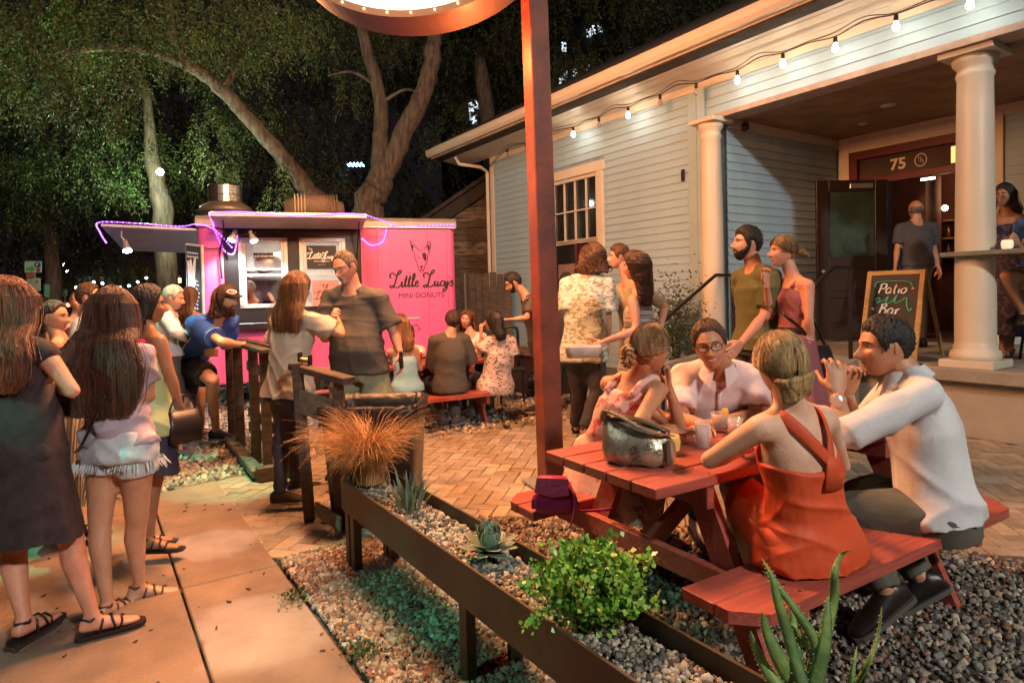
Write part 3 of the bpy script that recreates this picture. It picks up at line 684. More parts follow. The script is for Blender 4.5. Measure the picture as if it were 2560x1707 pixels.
for wi, (s0, s1, z0, z1) in enumerate((w1, w2)):
    b = MB(); t = .055
    for q in [(s0, s0+t, z0, z1), (s1-t, s1, z0, z1), (s0, s1, z0, z0+t), (s0, s1, z1-t, z1)]: tbox(b, *q, -.1, -.015, .004)
    wn = b.build('window', M_alu, tr)
    b = MB(); zm = z0+(z1-z0)*.46
    tbox(b, s0+t, s1-t, zm-.012, zm+.025, -.07, -.03, .003); tbox(b, s0+t, s1-t, zm+.07, zm+.10, -.05, -.02, .003)
    for s in (s0+t, s1-t-.035): tbox(b, s, s+.035, zm, z1-t, -.07, -.03, .003); tbox(b, s, s+.035, z0+t, zm, -.05, -.02, .003)
    b.build('sash', M_alu, wn)
    b = MB(); tbox(b, s0+t, s1-t, zm+.1, z1-t, -.058, -.054); b.build('pane', mat('thin_pane', (.5, .55, .55), .05, vary=0, alpha=.10, spec=.8), wn)
# interior: lit galley
b = MB(); tbox(b, .1, TLn-.1, 1.0, 2.4, -1.5, -1.47); b.build('inner_wall', mat('galley_wall', (.55, .53, .48), .5, nscale=1.5, vary=.25), tr)
b = MB(); tbox(b, sB0+.1, sB1-.1, 1.05, 1.12, -1.4, -.9); tbox(b, w1[0]+.05, w1[0]+.5, 1.75, 2.1, -1.45, -1.1, .03); b.build('galley_shelf', M_alu, tr)
b = MB(); b.cyl(TW(w1[0]+.25, 1.95, -.5), TW(w1[0]+.62, 2.05, -.8), .13, .13, 20); b.build('vent_duct', M_alu, tr, True)
b = MB(); tbox(b, w1[1]-.30, w1[1]-.05, 1.15, 2.2, -1.3, -1.26); b.build('inner_door', mat('galley_trim', (.3, .3, .28), .5), tr)
b = MB(); tbox(b, .6, 2.6, 2.36, 2.40, -1.0, -.6); b.build('ceiling_panel_light', emis('galley_glow', (1, .95, .85), 7), tr)
# signs in the windows
def tplate(s0, s1, z0, z1, f, mt, nm, par=None):
    b = MB(); tbox(b, s0, s1, z0, z1, f, f+.006); return b.build(nm, mt, tr if par is None else par)
M_wht = mat('print_white', (.8, .8, .76), .6, vary=0); M_ink = mat('print_black', (.015, .015, .018), .6, vary=0)
def tpx(x, y, f=0.): s, z = TP(x, y, f); return s, z
(a0_, a1_), (a2_, a3_) = tpx(633, 646), tpx(683, 632)
pl = tplate(a0_, a2_, a1_, a3_, -.012, M_ink, 'order_plate')
text('PLACE ORDER HERE', .030, TW((a0_+a2_)/2, a1_+.018, -.003), TE*1., ZZ, M_wht, pl, 'lettering').scale = (1, 1, 1)
(a0_, a1_), (a2_, a3_) = tpx(768, 672), tpx(840, 614)
po = tplate(a0_, a2_, a1_, a3_, -.012, M_ink, 'window_poster')
# script lettering of the trailer name
def arcs(cx, cy, rx, ry, a, b_, n=8): return [(cx+rx*cos(radians(a+(b_-a)*i/n)), cy+ry*sin(radians(a+(b_-a)*i/n))) for i in range(n+1)]
GL = {'L': ([[(-.12, .70), (-.26, .92), (-.05, 1.12), (.22, .92), (.50, 1.05), (.62, 1.22), (.50, 1.32), (.36, 1.10), (.26, .60), (.16, .12), (-.02, -.06), (-.16, .04), (-.02, .14), (.22, .0), (.46, -.04), (.62, .14)]], .66),
      'i': ([[(0, .12), (.10, .42), (.08, .1), (.16, .0), (.3, .16)], [(.14, .58), (.17, .63)]], .28), 't': ([[(0, .14), (.16, .9), (.08, .15), (.16, 0), (.3, .16)], [(-.05, .56), (.32, .62)]], .28),
      'l': ([[(0, .14), (.22, .72), (.2, 1.05), (.1, .95), (.08, .3), (.14, 0), (.3, .16)]], .28), 'e': ([[(0, .16), (.22, .28), (.24, .44), (.10, .42), (.06, .12), (.2, 0), (.36, .16)]], .34),
      'u': ([[(0, .16), (.08, .42), (.06, .1), (.14, 0), (.28, .16), (.32, .42), (.3, .1), (.38, 0), (.5, .16)]], .48), 'c': ([[(.32, .36), (.2, .44), (.06, .25), (.12, .03), (.26, .02), (.38, .16)]], .36),
      'y': ([[(0, .16), (.08, .42), (.08, .1), (.18, .05), (.3, .4), (.26, -.1), (.1, -.42), (-.04, -.3), (.12, -.1), (.42, .16)]], .42), 's': ([[(0, .16), (.2, .46), (.28, .2), (.18, 0), (.05, .05)], [(.28, .1), (.42, .1)]], .36), ' ': ([], .55)}
def script(word, x, y, sc, slant=.12):
    out = []
    for c in word:
        s, adv = GL[c]; out += [[(x+(p[0]+slant*p[1])*sc, y+p[1]*sc) for p in st] for st in s]; x += adv*sc
    return out, x
DOG = [[(-.30, .38), (-.42, .62), (-.50, .98), (-.38, .90), (-.20, .66), (-.10, .52)], [(-.10, .52), (.02, .54), (.12, .52)], [(.12, .52), (.24, .70), (.42, .98), (.46, .72), (.38, .42), (.30, .34)],
       [(-.30, .38), (-.30, .20), (-.22, .0), (-.16, -.22), (-.10, -.40), (0, -.48), (.10, -.42), (.16, -.22), (.24, 0), (.31, .18), (.30, .34)], [(-.08, -.33), (0, -.40), (.09, -.32)], [(0, -.26), (0, -.38)], [(-.40, .50), (-.42, .80), (-.32, .66)], [(.36, .48), (.40, .78), (.28, .66)]]
DOGF = [[(.04, .40), (.20, .45), (.26, .30), (.24, .10), (.16, .04), (.09, .18)], [(-.06, -.18), (.06, -.18), (.08, -.24), (0, -.30), (-.08, -.24)], [(-.16, .20), (-.11, .24), (-.08, .20), (-.12, .16)], [(-.43, .88), (-.36, .70), (-.38, .52), (-.45, .72)], [(.38, .86), (.42, .60), (.34, .54), (.33, .74)]]
def emblem(p0, ex, ey, sc, mt, parent, wd):
    ribbons([[(x*sc, y*sc) for x, y in s] for s in DOG], p0, ex, ey, wd, mt, parent, 'dog_emblem')
    b = MB(); n_ = np.cross(nrm(ex), nrm(ey))
    for s in DOGF: b.prism([(x*sc, y*sc) for x, y in s], nrm(ex), nrm(ey), A(p0), n_*.002)
    b.build('dog_emblem', mt, parent)
sx, sz = TP(1053, 655)
emblem(TW(sx, sz, .004), TE, ZZ, .31, M_ink, tr, .010)
sc_ = .285; tot = script('Little Lucys', 0, 0, sc_)[1]; x0_, z0_ = TP(980, 718); x1_ = TP(1133, 718)[0]
sc_ *= (x1_-x0_)/tot; ribbons(script('Little Lucys', x0_, z0_, sc_)[0], TW(0, 0, .005), TE, ZZ, .023, M_ink, tr, 'name_lettering')
mx, mz = TP(1054, 744); text('MINI DONUTS', .105, TW(mx, mz, .004), TE, ZZ, M_ink, tr, 'name_lettering').data
pw = a2_-a0_
emblem(TW((a0_+a2_)/2+.02, a3_-.19, -.003), TE, ZZ, .085, M_wht, po, .006)
q = script('Little Lucys', 0, 0, .075); ribbons([[(x+(a0_+a2_)/2-q[1]/2+.01, y+a1_+.14) for x, y in s] for s in q[0]], TW(0, 0, -.004), TE, ZZ, .010, M_wht, po)
text('MINI DONUTS', .032, TW((a0_+a2_)/2, a1_+.09, -.004), TE, ZZ, M_wht, po); text('BUDA TEXAS', .016, TW((a0_+a2_)/2, a1_+.05, -.004), TE, ZZ, M_wht, po)
text('Tip', .04, TW(a0_+.05, a3_-.06, -.004), TE, ZZ, M_wht, po)
s0_, z0_ = tpx(782, 766); s1_, z1_ = tpx(845, 700)
pk = tplate(s0_, s1_, z0_, z1_, .01, mat('coral_print', (.75, .20, .16), .5), 'counter_sign'); q = script('Little', 0, 0, .09)
ribbons([[(x+s0_+.04, y+z0_+.10) for x, y in s] for s in q[0]], TW(0, 0, .018), TE, ZZ, .010, M_ink, pk); emblem(TW((s0_+s1_)/2, z0_+.24, .018), TE, ZZ, .07, M_ink, pk, .006)
# lower hatches, vents, plates
b = MB()
for q in [(.55, .95, .52, 1.0), (1.0, 1.55, .45, .98), (1.75, 2.15, .5, 1.0)]: tbox(b, *q, 0, .014, .004)
b.build('hatch', M_pink, tr)
for k in range(5):
    b = MB(); tbox(b, 1.15, 1.42, .62+.035*k, .635+.035*k, .014, .024); b.build('louvre', M_pink, tr)
    b = MB(); tbox(b, .62, .86, .72+.035*k, .735+.035*k, .014, .024); b.build('louvre', M_pink, tr)
b = MB(); tbox(b, sB1+.62, sB1+.8, 1.12, 1.15, 0, .015); b.build('tail_plate', M_alu, tr)
b = MB(); b.loft([(TW(sB1+.74+.055*cos(t), 1.0+.055*sin(t), .02), TF, nrm(TE*cos(t)+ZZ*sin(t)), .01, .01) for t in np.linspace(-.6, 4.6, 14)], 6); b.build('hook', M_pink, tr, True)
b = MB(); tbox(b, .2, TLn-.2, .30, .36, -1.7, -.1); b.build('chassis', M_steel, tr)
for s in (1.2, 1.9):
    b = MB(); b.cyl(TW(s, .31, -.02), TW(s, .31, -.24), .31, n=28); wl = b.build('wheel', mat('tyre_rubber', (.02, .02, .02), .8), tr, True)
    b = MB(); b.cyl(TW(s, .31, -.01), TW(s, .31, -.05), .17, n=20); b.build('rim', M_alu, wl)
# roof with rolled edges
pr = [(.015, zT), (.03, zT+.02), (.02, zT+.09), (-.03, zT+.14), (-.15, RT), (-DP+.15, RT), (-DP-.03, zT+.08), (-DP-.03, zT)]
b = MB(); b.prism(pr, TF, ZZ, TW(-.01, 0), TE*(TLn+.02)); b.build('roof', M_roof, tr)
b = MB(); tbox(b, 0, TLn, zT-.005, zT+.02, .01, .04, .004); b.build('drip_rail', M_alu, tr)
# kitchen exhaust: cone flashing, stainless drum
hx = TP(551, 500)[0]+.0; hc = TW(hx, 0, -.75)
def th(px, py, d): return (P(px, py, d))[2]
b = MB(); b.lathe([(.40, RT-.01), (.40, RT+.03), (.30, RT+.055), (.22, RT+.06)], hc, 36); b.lathe([(.34, RT+.10), (.37, RT+.13), (.33, RT+.19), (.24, RT+.25)], hc, 36)
ev = b.build('exhaust_base', mat('dull_galvanised', (.30, .30, .27), .5, metal=.6, nscale=4, vary=.3), tr, True)
b = MB(); b.lathe([(.225, RT+.24), (.225, RT+.34), (.232, RT+.345), (.225, RT+.35), (.225, RT+.48), (.21, RT+.51), (.16, RT+.515), (.15, RT+.49), (.02, RT+.49)], hc, 40); b.build('exhaust_drum', mat('stainless', (.62, .58, .52), .25, metal=.95, nscale=2, vary=.15), ev)
# roof air conditioner
x0a = TP(690, 500)[0]+.1; x1a = TP(846, 500)[0]+.12; M_ac = mat('ac_shroud', (.20, .17, .15), .6, nscale=6, vary=.25)
b = MB(); n_ = 9; secs = []
for i, t in enumerate(np.linspace(0, 1, n_)):
    s = x0a+(x1a-x0a)*t; e = sin(pi*min(1, max(0, .12+.76*t)))**.35; secs.append((TW(s, RT+.01+.19*e, -.75), -TB*1., ZZ, .36*e, .19*e))
b.loft(secs, 20, ex=2.8); ac = b.build('air_conditioner', M_ac, tr, True)
for k in range(14):
    s = x0a+.14+k*.045; b = MB(); b.loft([(TW(s, RT+.20, -.75), -TB, ZZ, .372, .197), (TW(s+.014, RT+.20, -.75), -TB, ZZ, .372, .197)], 24, ex=2.8); b.build('grille_slat', M_ac if k > 3 else M_under, ac)
# hatch awning over the counter
ha0 = TW(sB0-.08, zT-.01, .0); ha1 = TW(sB1+.02, zT-.01, .0); od = nrm(TF*1.0+ZZ*.14); OL = .62
hax = A([TE, od, np.cross(TE, od)])
b = MB(); b.box((ha0+ha1)/2+od*OL/2, (np.linalg.norm(ha1-ha0), OL, .03), hax, .004); aw = b.build('awning', M_under, tr)
b = MB(); L_ = np.linalg.norm(ha1-ha0)
for k in range(5): b.box(ha0+TE*L_*(k+.03)/4.06*1.0+od*OL/2-hax[2]*.03, (.03, OL-.02, .03), hax, .003)
for o_ in (.02, OL-.02): b.box((ha0+ha1)/2+od*o_-hax[2]*.03, (L_, .03, .035), hax, .003)
b.build('awning_rib', M_alu, aw)
b = MB()
for s in (sB0+.05, sB1-.06): b.bar(TW(s, 2.0, -.02), TW(s, zT, .0)+od*OL*.75, .014, .014)
b.build('gas_strut', M_steel, aw)
M_led = emis('led_purple', (.50, .20, 1), 7); M_led2 = emis('led_magenta', (.85, .15, .9), 9)
def ledstrip(pts, nm='light_strip', n=None, mt=None):
    pts = spline(pts, 8); b = MB(); b.tube(pts, .008, 5); s_ = b.build(nm, mat('strip_jacket', (.25, .1, .4), .3, vary=0, emit=(.35, .08, .9), estr=.9), tr)
    b = MB(); L = 0
    for i in range(len(pts)-1):
        p, q = pts[i], pts[i+1]; d = np.linalg.norm(q-p); k = max(1, int(d/.035))
        for j in range(k): b.box(p+(q-p)*(j/k), (.012, .012, .012), I3)
    b.build('diode', mt or M_led, s_)['kind'] = 'stuff'
fe0 = ha0+od*(OL+.01); fe1 = ha1+od*(OL+.01)
ledstrip([fe0+TE*L_*t+ZZ*(.02+.018*sin(9*t)) for t in np.linspace(0, 1, 12)])
ledstrip([fe1+ZZ*.02, TW(sB1+.35, zT+.04, .3), TW(TLn-.9, zT+.02, .05), TW(TLn-.4, zT+.03, .05), TW(TLn-.02, zT+.05, .04)])
ledstrip([fe0, (fe0+ha0)/2-ZZ*.02, ha0+TF*.05-ZZ*.05, TW(sB0+.02, zT-.32, .05), TW(sB0+.14, zT-.36, .08), TW(sB0+.2, zT-.12, .2)], mt=M_led2)
ledstrip([TW(sB1+.02, zT-.16, .03), TW(sB1+.14, zT-.25, .03), TW(sB1+.3, zT-.2, .03), TW(sB1+.36, zT-.02, .05)], mt=M_led2)
# end hatch on the left, open flat, with its flood lamp
od2 = nrm(-TE*1.0+TF*.05+ZZ*.04); el0 = TW(0, zT-.04, -.25); E2 = 1.08; w2_ = 1.15
tft = nrm(TF+ZZ*.20); h2 = A([tft, od2, np.cross(tft, od2)])
b = MB(); b.box(el0+od2*E2/2-tft*w2_/2+TF*.2, (w2_, E2, .035), h2, .005); aw2 = b.build('awning', mat('grey_awning', (.5, .5, .52), .5, nscale=3, vary=.2), tr)
f0 = el0+TF*.21+ZZ*.03
ledstrip([TW(.42, zT-.28, .05), TW(.22, zT-.05, .06), TW(.02, zT+.02, .04), f0+od2*.2, f0+od2*E2*.6+ZZ*.01, f0+od2*(E2+.01), f0+od2*(E2+.03)-ZZ*.12-TF*.1, f0+od2*(E2+.0)-ZZ*.24-TF*.25])
def flood(p, aimv, nm, glow):
    b = MB(); aimv = nrm(aimv); b.lathe([(.025, -.13), (.03, -.06), (.045, -.03), (.055, .0), (.052, .012)], p, 16, aimv); o = b.build(nm, M_alu, tr, True)
    b = MB(); b.lathe([(.05, .008), (.045, .025), (.02, .035)], p, 16, aimv); b.build('lens', glow, o, True)
M_fl = emis('flood_glow', (.85, .95, 1), 60); M_fl2 = emis('flood_glow_soft', (1, .97, .9), 9)
fp = P(318, 624, 8.0); flood(fp, (.35, -.3, -1), 'flood_lamp', M_fl); b = MB(); b.tube([fp+A([-.04, .03, .10]), fp+A([-.10, .06, .16]), fp+A([-.12, .1, .24])], .012, 6); b.build('lamp_arm', M_alu, tr, True); lamp('flood', 'SPOT', fp+A([.02, -.02, -.06]), 60, (.75, .88, 1), .05, fp+A([.9, -.2, -2]), 110, .6)
fp = P(580, 598, 8.3); flood(fp, (-.25, -.4, -1), 'flood_lamp', M_fl2); fq = P(634, 600, 8.3); flood(fq, (.45, -.2, -1), 'flood_lamp', M_fl2)
lamp('flood', 'SPOT', fp+A([0, -.03, -.08]), TRW, (1, .96, .88), .06, fp+A([-.1, .35, -2]), 120, .5); lamp('flood', 'SPOT', fq+A([.02, -.03, -.08]), TRW, (1, .96, .88), .06, fq+A([.5, .3, -2]), 120, .5)
b = MB(); b.tube(spline([ha0+od*.1-ZZ*.03, P(560, 580, 8.35), TW(sB0-.03, 2.1, .06), TW(sB0-.02, 1.75, .05)]), .012, 6); b.tube(spline([P(560, 580, 8.35), P(600, 588, 8.3), P(640, 582, 8.3)]), .01, 6)
b.tube(spline([TW(.03, 2.2, .03), TW(.15, 2.14, .05), TW(.42, 2.17, .05)]), .008, 5); b.build('wiring', M_cab, tr, True)
# menu board on the near-left corner
mb = thing('menu_board', 'white framed black chalk menu board leaning at the left corner of the trailer', 'menu board', P(478, 1000, 8.1)*A([1, 1, 0]))
q0 = P(470, 792, 8.25); q1 = P(511, 800, 8.1); q2 = P(508, 620, 8.1); q3 = P(466, 608, 8.25); ex = nrm(q1-q0); ey = nrm(q3-q0); en = np.cross(ex, ey); wq = np.linalg.norm(q1-q0); hq = np.linalg.norm(q3-q0)
max_ = A([ex, ey, en]); b = MB(); b.box(q0+ex*wq/2+ey*hq/2, (wq, hq, .03), max_, .004); b.build('frame', mat('menu_frame', (.65, .55, .5), .5), mb)
b = MB(); b.box(q0+ex*wq/2+ey*hq/2+en*.018, (wq-.05, hq-.05, .01), max_); b.build('board', M_chalk, mb)
st = []
for r in range(15):
    y = hq-.12-r*(hq-.2)/15
    if r < 7 and r > 1: continue
    x = .05
    while x < wq-.08:
        l = RNG.uniform(.02, .05); st.append([(x, y), (x+l*.3, y+.015), (x+l*.6, y-.008), (x+l, y+.01)]); x += l+.01
ribbons(st, q0+en*.024, ex, ey, .009, M_wht, mb, k=3)
st = [[(.06, hq-.22), (.09, hq-.5), (.05, hq-.62)], [(.11, hq-.2), (.13, hq-.45), (.17, hq-.6)], [(.20, hq-.18), (.16, hq-.42), (.2, hq-.5)]]
ribbons(st, q0+en*.024, ex, ey, .05, M_wht, mb, k=4)
b = MB(); b.bar(q0+ex*.03+ey*.05, A([q0[0]+.02, q0[1]+.05, 0]), .03, .03); b.bar(q1+ey*.05, A([q1[0], q1[1]+.05, 0]), .03, .03); b.build('leg', M_steel, mb)
# ================================================================= sign and post
pb = G(1378, 1212); pb = A([pb[0], pb[1], 0])
sp = thing('sign_post', 'tall square red painted post standing behind the front picnic table', 'post', pb)
tilt = A([-.012, 0, 1.]); PW = .155
pax = frame(rotv := (A([cos(radians(24)), sin(radians(24)), 0])), (0, 0, 1))
b = MB(); b.box(pb+tilt*2.9, (PW, PW, 5.8), A([pax[0], pax[1], nrm(tilt)]), .008); b.build('shaft', M_redpost, sp)
b = MB(); b.box(pb+ZZ*.02, (.34, .34, .03), pax, .005); b.build('base_plate', M_tin, sp)
for k in range(34):
    s = RNG.choice([-1, 1]); fc = int(RNG.integers(0, 2)); z = RNG.uniform(.9, 4.6); o_ = RNG.uniform(-.06, .06); sz = RNG.uniform(.004, .012)
    n_ = -pax[1] if fc == 0 else -pax[0]; t_ = pax[0] if fc == 0 else pax[1]
    if k == 0: chip = MB()
    chip.box(pb+tilt*z+n_*(PW/2+.0005)+t_*o_, (sz, .003, sz*RNG.uniform(.6, 2.2)), A([t_, n_, ZZ]))
chip.build('paint_chip', M_chip, sp)['kind'] = 'stuff'
# oval sign cabinet: face turned to the near right
sg = thing('neon_sign', 'big oval neon sign cabinet with glowing face and chaser bulbs mounted on the red post', 'neon sign', pb+ZZ*3.4)
SA, SB_, STH = 1.02, .78, .34
nf = nrm(U*.80+NN*.62); ea = np.cross(ZZ, nf); ea = -ea if ea@NN < 0 else ea     # long axis, toward the left
sc0 = pb+ea*(SA*.90)+ZZ*(3.46+SB_)+nf*.02
def ell(a, b_, t, f): return sc0+ea*a*cos(t)+ZZ*b_*sin(t)+nf*f
NT = 72; T_ = np.linspace(0, 2*pi, NT+1)[:-1]
V = []; F = []
for f, k in ((.23, 1.0), (-.12, 1.0)): V += [ell(SA*k, SB_*k, t, f) for t in T_]
F = [(i, (i+1) % NT, NT+(i+1) % NT, NT+i) for i in range(NT)]
M_cab2 = mat('sign_cabinet', (.075, .055, .05), .45, nscale=2, vary=.2)
V += [ell(SA-.05, SB_-.05, t, .23) for t in T_]+[ell(SA-.05, SB_-.05, t, .20) for t in T_]
F += [(i, 2*NT+i, 2*NT+(i+1) % NT, (i+1) % NT) for i in range(NT)]+[(2*NT+i, 3*NT+i, 3*NT+(i+1) % NT, 2*NT+(i+1) % NT) for i in range(NT)]
F += [tuple(range(NT, 2*NT))]
mk('cabinet', V, F, M_cab2, sg)
mm = bpy.data.materials.new('sign_face'); mm.use_nodes = True; N_ = mm.node_tree.nodes; L_ = mm.node_tree.links; bs = N_['Principled BSDF']
tc = N_.new('ShaderNodeTexCoord'); sxn = N_.new('ShaderNodeSeparateXYZ'); L_.new(tc.outputs['Generated'], sxn.inputs[0]); cr = N_.new('ShaderNodeValToRGB')
L_.new(sxn.outputs['X'], cr.inputs[0]); cr.color_ramp.elements[0].color = (.12, .42, .62, 1); cr.color_ramp.elements[0].position = .05; cr.color_ramp.elements[1].color = (.95, .32, .10, 1); cr.color_ramp.elements[1].position = .80
e_ = cr.color_ramp.elements.new(.45); e_.color = (1, .80, .66, 1); bs.inputs['Base Color'].default_value = (.2, .1, .08, 1)
L_.new(cr.outputs[0], bs.inputs['Emission Color']); bs.inputs['Emission Strength'].default_value = 2.6
V = [ell(SA-.05, SB_-.05, t, .20) for t in T_]; mk('sign_face', V, [tuple(range(NT))], mm, sg)
neon = emis('neon_white', (1, .80, .62), 26); neon2 = emis('neon_orange', (1, .42, .15), 14)
def onface(x, y, f=.245): return sc0-ea*x+ZZ*y+nf*f
b = MB(); st = []
for k in range(7):
    x = -.72+.2*k; st.append([(x, -.48+.10*abs(k-3)/3), (x+.05, -.2), (x+.12, -.46), (x+.17, -.22), (x+.2, -.44)])
for s in st: b.tube([onface(*p) for p in spline(s, 6)], .013, 6)
b.build('neon_tube', neon, sg, True)
b = MB()
for yy in (-.02, -.24, -.50): b.tube([onface(x, yy+.06*x*x) for x in np.linspace(-.66+.15*abs(yy), .62-.15*abs(yy), 14)], .012, 6)
b.build('neon_tube', neon2, sg, True)
cbm = MB(); cbm.sph((0, 0, 0), .008, 8, 6); cbme = bpy.data.meshes.new('chaser_bulb'); cbme.from_pydata(cbm.V, [], cbm.F); cbme.materials.append(emis('chaser_glow', (1, .6, .25), 5))
for t in T_[::2]:
    o = linkmesh('chaser_bulb', cbme, sg); o.location = Vector(ell(SA-.025, SB_-.025, t, .245)-rootloc(sg))
lamp('sign_glow', 'AREA', sc0+nf*.34-ZZ*.1, SIGNW, (1, .42, .16), 1.2, sc0+nf*2-ZZ*2.0)
lamp('sign_glow', 'AREA', sc0-nf*.30-ZZ*.1, SIGNW*.7, (1, .42, .16), 1.2, sc0-nf*2-ZZ*2.0)
lamp('sign_glow', 'POINT', sc0+ea*(SA+.25)-ZZ*.3, SIGNW*1.2, (1, .38, .14), .18)
lamp('sign_glow', 'POINT', pb+ea*.42+ZZ*3.25+nf*.05, SIGNW*.16, (1, .22, .06), .10)
# ================================================================= weathered shed behind the house
sh = thing('old_shed', 'dark weathered plank shed behind the pale blue house corner', 'shed', P(1150, 930, 15)*A([1, 1, 0]))
s0 = P(960, 900, 15.)*A([1, 1, 0]); se = nrm(A([1, -.12, 0])); sf = A([se[1], -se[0], 0]); sax = A([se, sf, ZZ])
for k in range(26):
    z = .1+k*.155; L0 = max(0, (z-2.2)/.62) if z > 2.2 else 0.0
    if L0 > 3.2: break
    b = MB(); b.box(s0+se*(L0+3.6)/2+ZZ*z, (3.6-L0, .03, .15), sax, .004); b.build('plank', M_oldwood2 if (k*7) % 5 in (0, 2) else M_oldwood, sh)
b = MB(); b.bar(s0+sf*.12+ZZ*2.15-se*.3, s0+se*3.6+sf*.12+ZZ*4.55, .10, .34, bev=.01); b.build('bargeboard', mat('shed_fascia', (.045, .035, .03), .8, vary=.3), sh)
b = MB(); b.prism([(-.4, 2.2), (3.8, 4.8), (3.8, 4.9), (-.4, 2.3)], se, ZZ, s0+sf*.3, -sf*4); b.build('roof', M_shingle, sh)
fn_ = thing('board_fence', 'grey vertical board fence between the trailer and the blue house', 'fence', P(1200, 940, 12.6)*A([1, 1, 0]))
f0 = P(1150, 900, 12.3)*A([1, 1, 0])
for k in range(8):
    b = MB(); b.box(f0+A([.135*k, -.02*k, .9+.02*(k % 3)]), (.128, .03, 1.85), I3, .004); b.build('board', M_oldwood, fn_)
b = MB(); b.box(f0+A([.14, -.06, .9]), (.03, .04, 1.9), I3); b.build('post', mat('pale_post', (.3, .27, .22), .7), fn_)
# planter box against the wall, keg bottle
pbx = thing('wooden_planter', 'dark vertical board planter box against the blue wall behind the seated woman', 'planter box', G(1275, 985))
pc = G(1275, 975); 
for k in range(11): b = MB(); b.box(pc+U*(-.75+.15*k)+ZZ*.28, (.14, .05, .56), BAX, .006); b.build('board', M_blackdoor, pbx)
for k in range(2): b = MB(); b.box(pc+U*(-.82+1.64*k)-NN*.25+ZZ*.28, (.05, .5, .56), BAX, .006); b.build('board', M_blackdoor, pbx)
b = MB(); b.box(pc-NN*.22+ZZ*.585, (1.75, .6, .05), BAX, .008); b.build('rim', M_oldwood, pbx)
chn = thing('black_chair', 'black metal chair back showing behind the woman in the patterned top', 'chair', P(1278, 900, 8.8)*A([1, 1, 0]))
cc = P(1278, 850, 8.8); b = MB(); b.tube(spline([A([cc[0]-.09, cc[1], .45]), A([cc[0]-.09, cc[1], .92]), A([cc[0]-.05, cc[1], 1.0]), A([cc[0]+.05, cc[1], 1.0]), A([cc[0]+.09, cc[1], .92]), A([cc[0]+.09, cc[1], .45])], 5), .02, 8); b.build('backrest', M_blk, chn, True)
b = MB(); b.box(A([cc[0], cc[1]-.2, .45]), (.36, .38, .03), I3, .01); b.build('seat', M_blk, chn)
for x in (-.15, .15):
    for y in (-.36, -.03): b = MB(); b.bar(A([cc[0]+x, cc[1]+y, 0]), A([cc[0]+x, cc[1]+y, .45]), .025, .025); b.build('leg', M_blk, chn)
kg = thing('black_canister', 'ribbed black canister on the gravel by the leaning man', 'canister', G(1338, 995))
kc = G(1338, 990); b = MB(); b.lathe([(.11, 0), (.12, .02), (.12, .05), (.112, .06), (.12, .07), (.12, .10), (.112, .11), (.12, .12), (.12, .24), (.09, .29), (.05, .31), (.05, .33)], kc, 24); b.build('body', M_blk, kg, True)
b = MB(); b.lathe([(.055, .33), (.06, .36), (.055, .40), (.03, .41)], kc, 20); b.build('cap', M_steel, kg, True)
# ================================================================= pallet gates
M_pal = mat('pallet_wood', (.095, .065, .045), .8, col2=(.045, .03, .024), nscale=5, bump=.3, bscale=30, stretch=(1, 1, 4))
M_palg = mat('pallet_wood_green', (.17, .16, .125), .85, col2=(.06, .055, .045), nscale=7, bump=.35, bscale=30)
pf = thing('pallet_fence', 'upright wooden pallet fence the man in the blue shirt leans on', 'pallet fence', G(640, 1170))
fa = G(582, 1105); fb = G(672, 1195); fd = nrm(fb-fa); fl = np.linalg.norm(fb-fa)
def pz(x, y, p): return (CO+ray(x, y)*(((p-CO)@FW)/1.0))[2]
HT = 1.03
for i, (t, off) in enumerate([(0, 0), (.28, 0), (.72, 0.), (1.0, 0)]):
    p = fa+fd*fl*t; b = MB(); b.bar(p, p+ZZ*HT, .075, .055, up=fd, bev=.005); b.build('upright', M_pal, pf)
    if i in (2, 3): b = MB(); b.bar(p+A([.17, .1, 0]), p+A([.17, .1, 0])+ZZ*(HT-.01), .06, .05, up=fd, bev=.005); b.build('upright', M_pal, pf)
b = MB(); b.bar(fa-fd*.04+ZZ*(HT+.018), fb+fd*.10+ZZ*(HT+.018), .095, .035, bev=.006); b.build('cap_board', M_pal, pf)
b = MB(); b.bar(fa-fd*.02+A([.11, .08, HT+.016]), fb+fd*.12+A([.14, .09, HT+.016]), .095, .035, bev=.006); b.build('cap_board', M_pal, pf)
for z, m_ in ((.78, M_palg), (.56, M_palg), (.30, M_pal), (.14, M_pal)):
    b = MB(); b.bar(fa+A([.13, .12, z]), fb+A([.13, .12, z]), .02, .10, bev=.004); b.build('slat', m_, pf)
b = MB(); b.bar(fa+A([-.06, 0, .06]), fb+A([-.05, -.08, .06]), .10, .07, bev=.01); b.build('base_rail', M_palg, pf)
b = MB(); b.bar(fb+A([-.06, -.1, .06]), fb+A([.2, .05, .06]), .09, .12, bev=.01); b.build('base_block', M_pal, pf)
pg = thing('pallet_gate', 'wooden pallet gate with a grey board next to the feathery grass', 'pallet gate', G(775, 1303))
g0 = G(775, 1303); g1 = G(885, 1215)+A([.0, -.35, 0]); 
b = MB(); b.bar(g0, g0+ZZ*1.05-A([.05, 0, 0]), .065, .06, up=(1, 0, 0), bev=.005); b.build('post', M_pal, pg)
c0 = P(742, 916, 4.25); c1 = P(866, 950, 3.95); 
b = MB(); b.bar(c0-nrm(c1-c0)*.03, c1+nrm(c1-c0)*.03, .10, .045, bev=.006); b.build('cap_board', M_pal, pg)
b = MB(); b.bar(A([c1[0]-.09, c1[1]+.07, .1]), c1-nrm(c1-c0)*.08-ZZ*.03, .065, .055, up=(1, 0, 0), bev=.005); b.build('post', M_pal, pg)
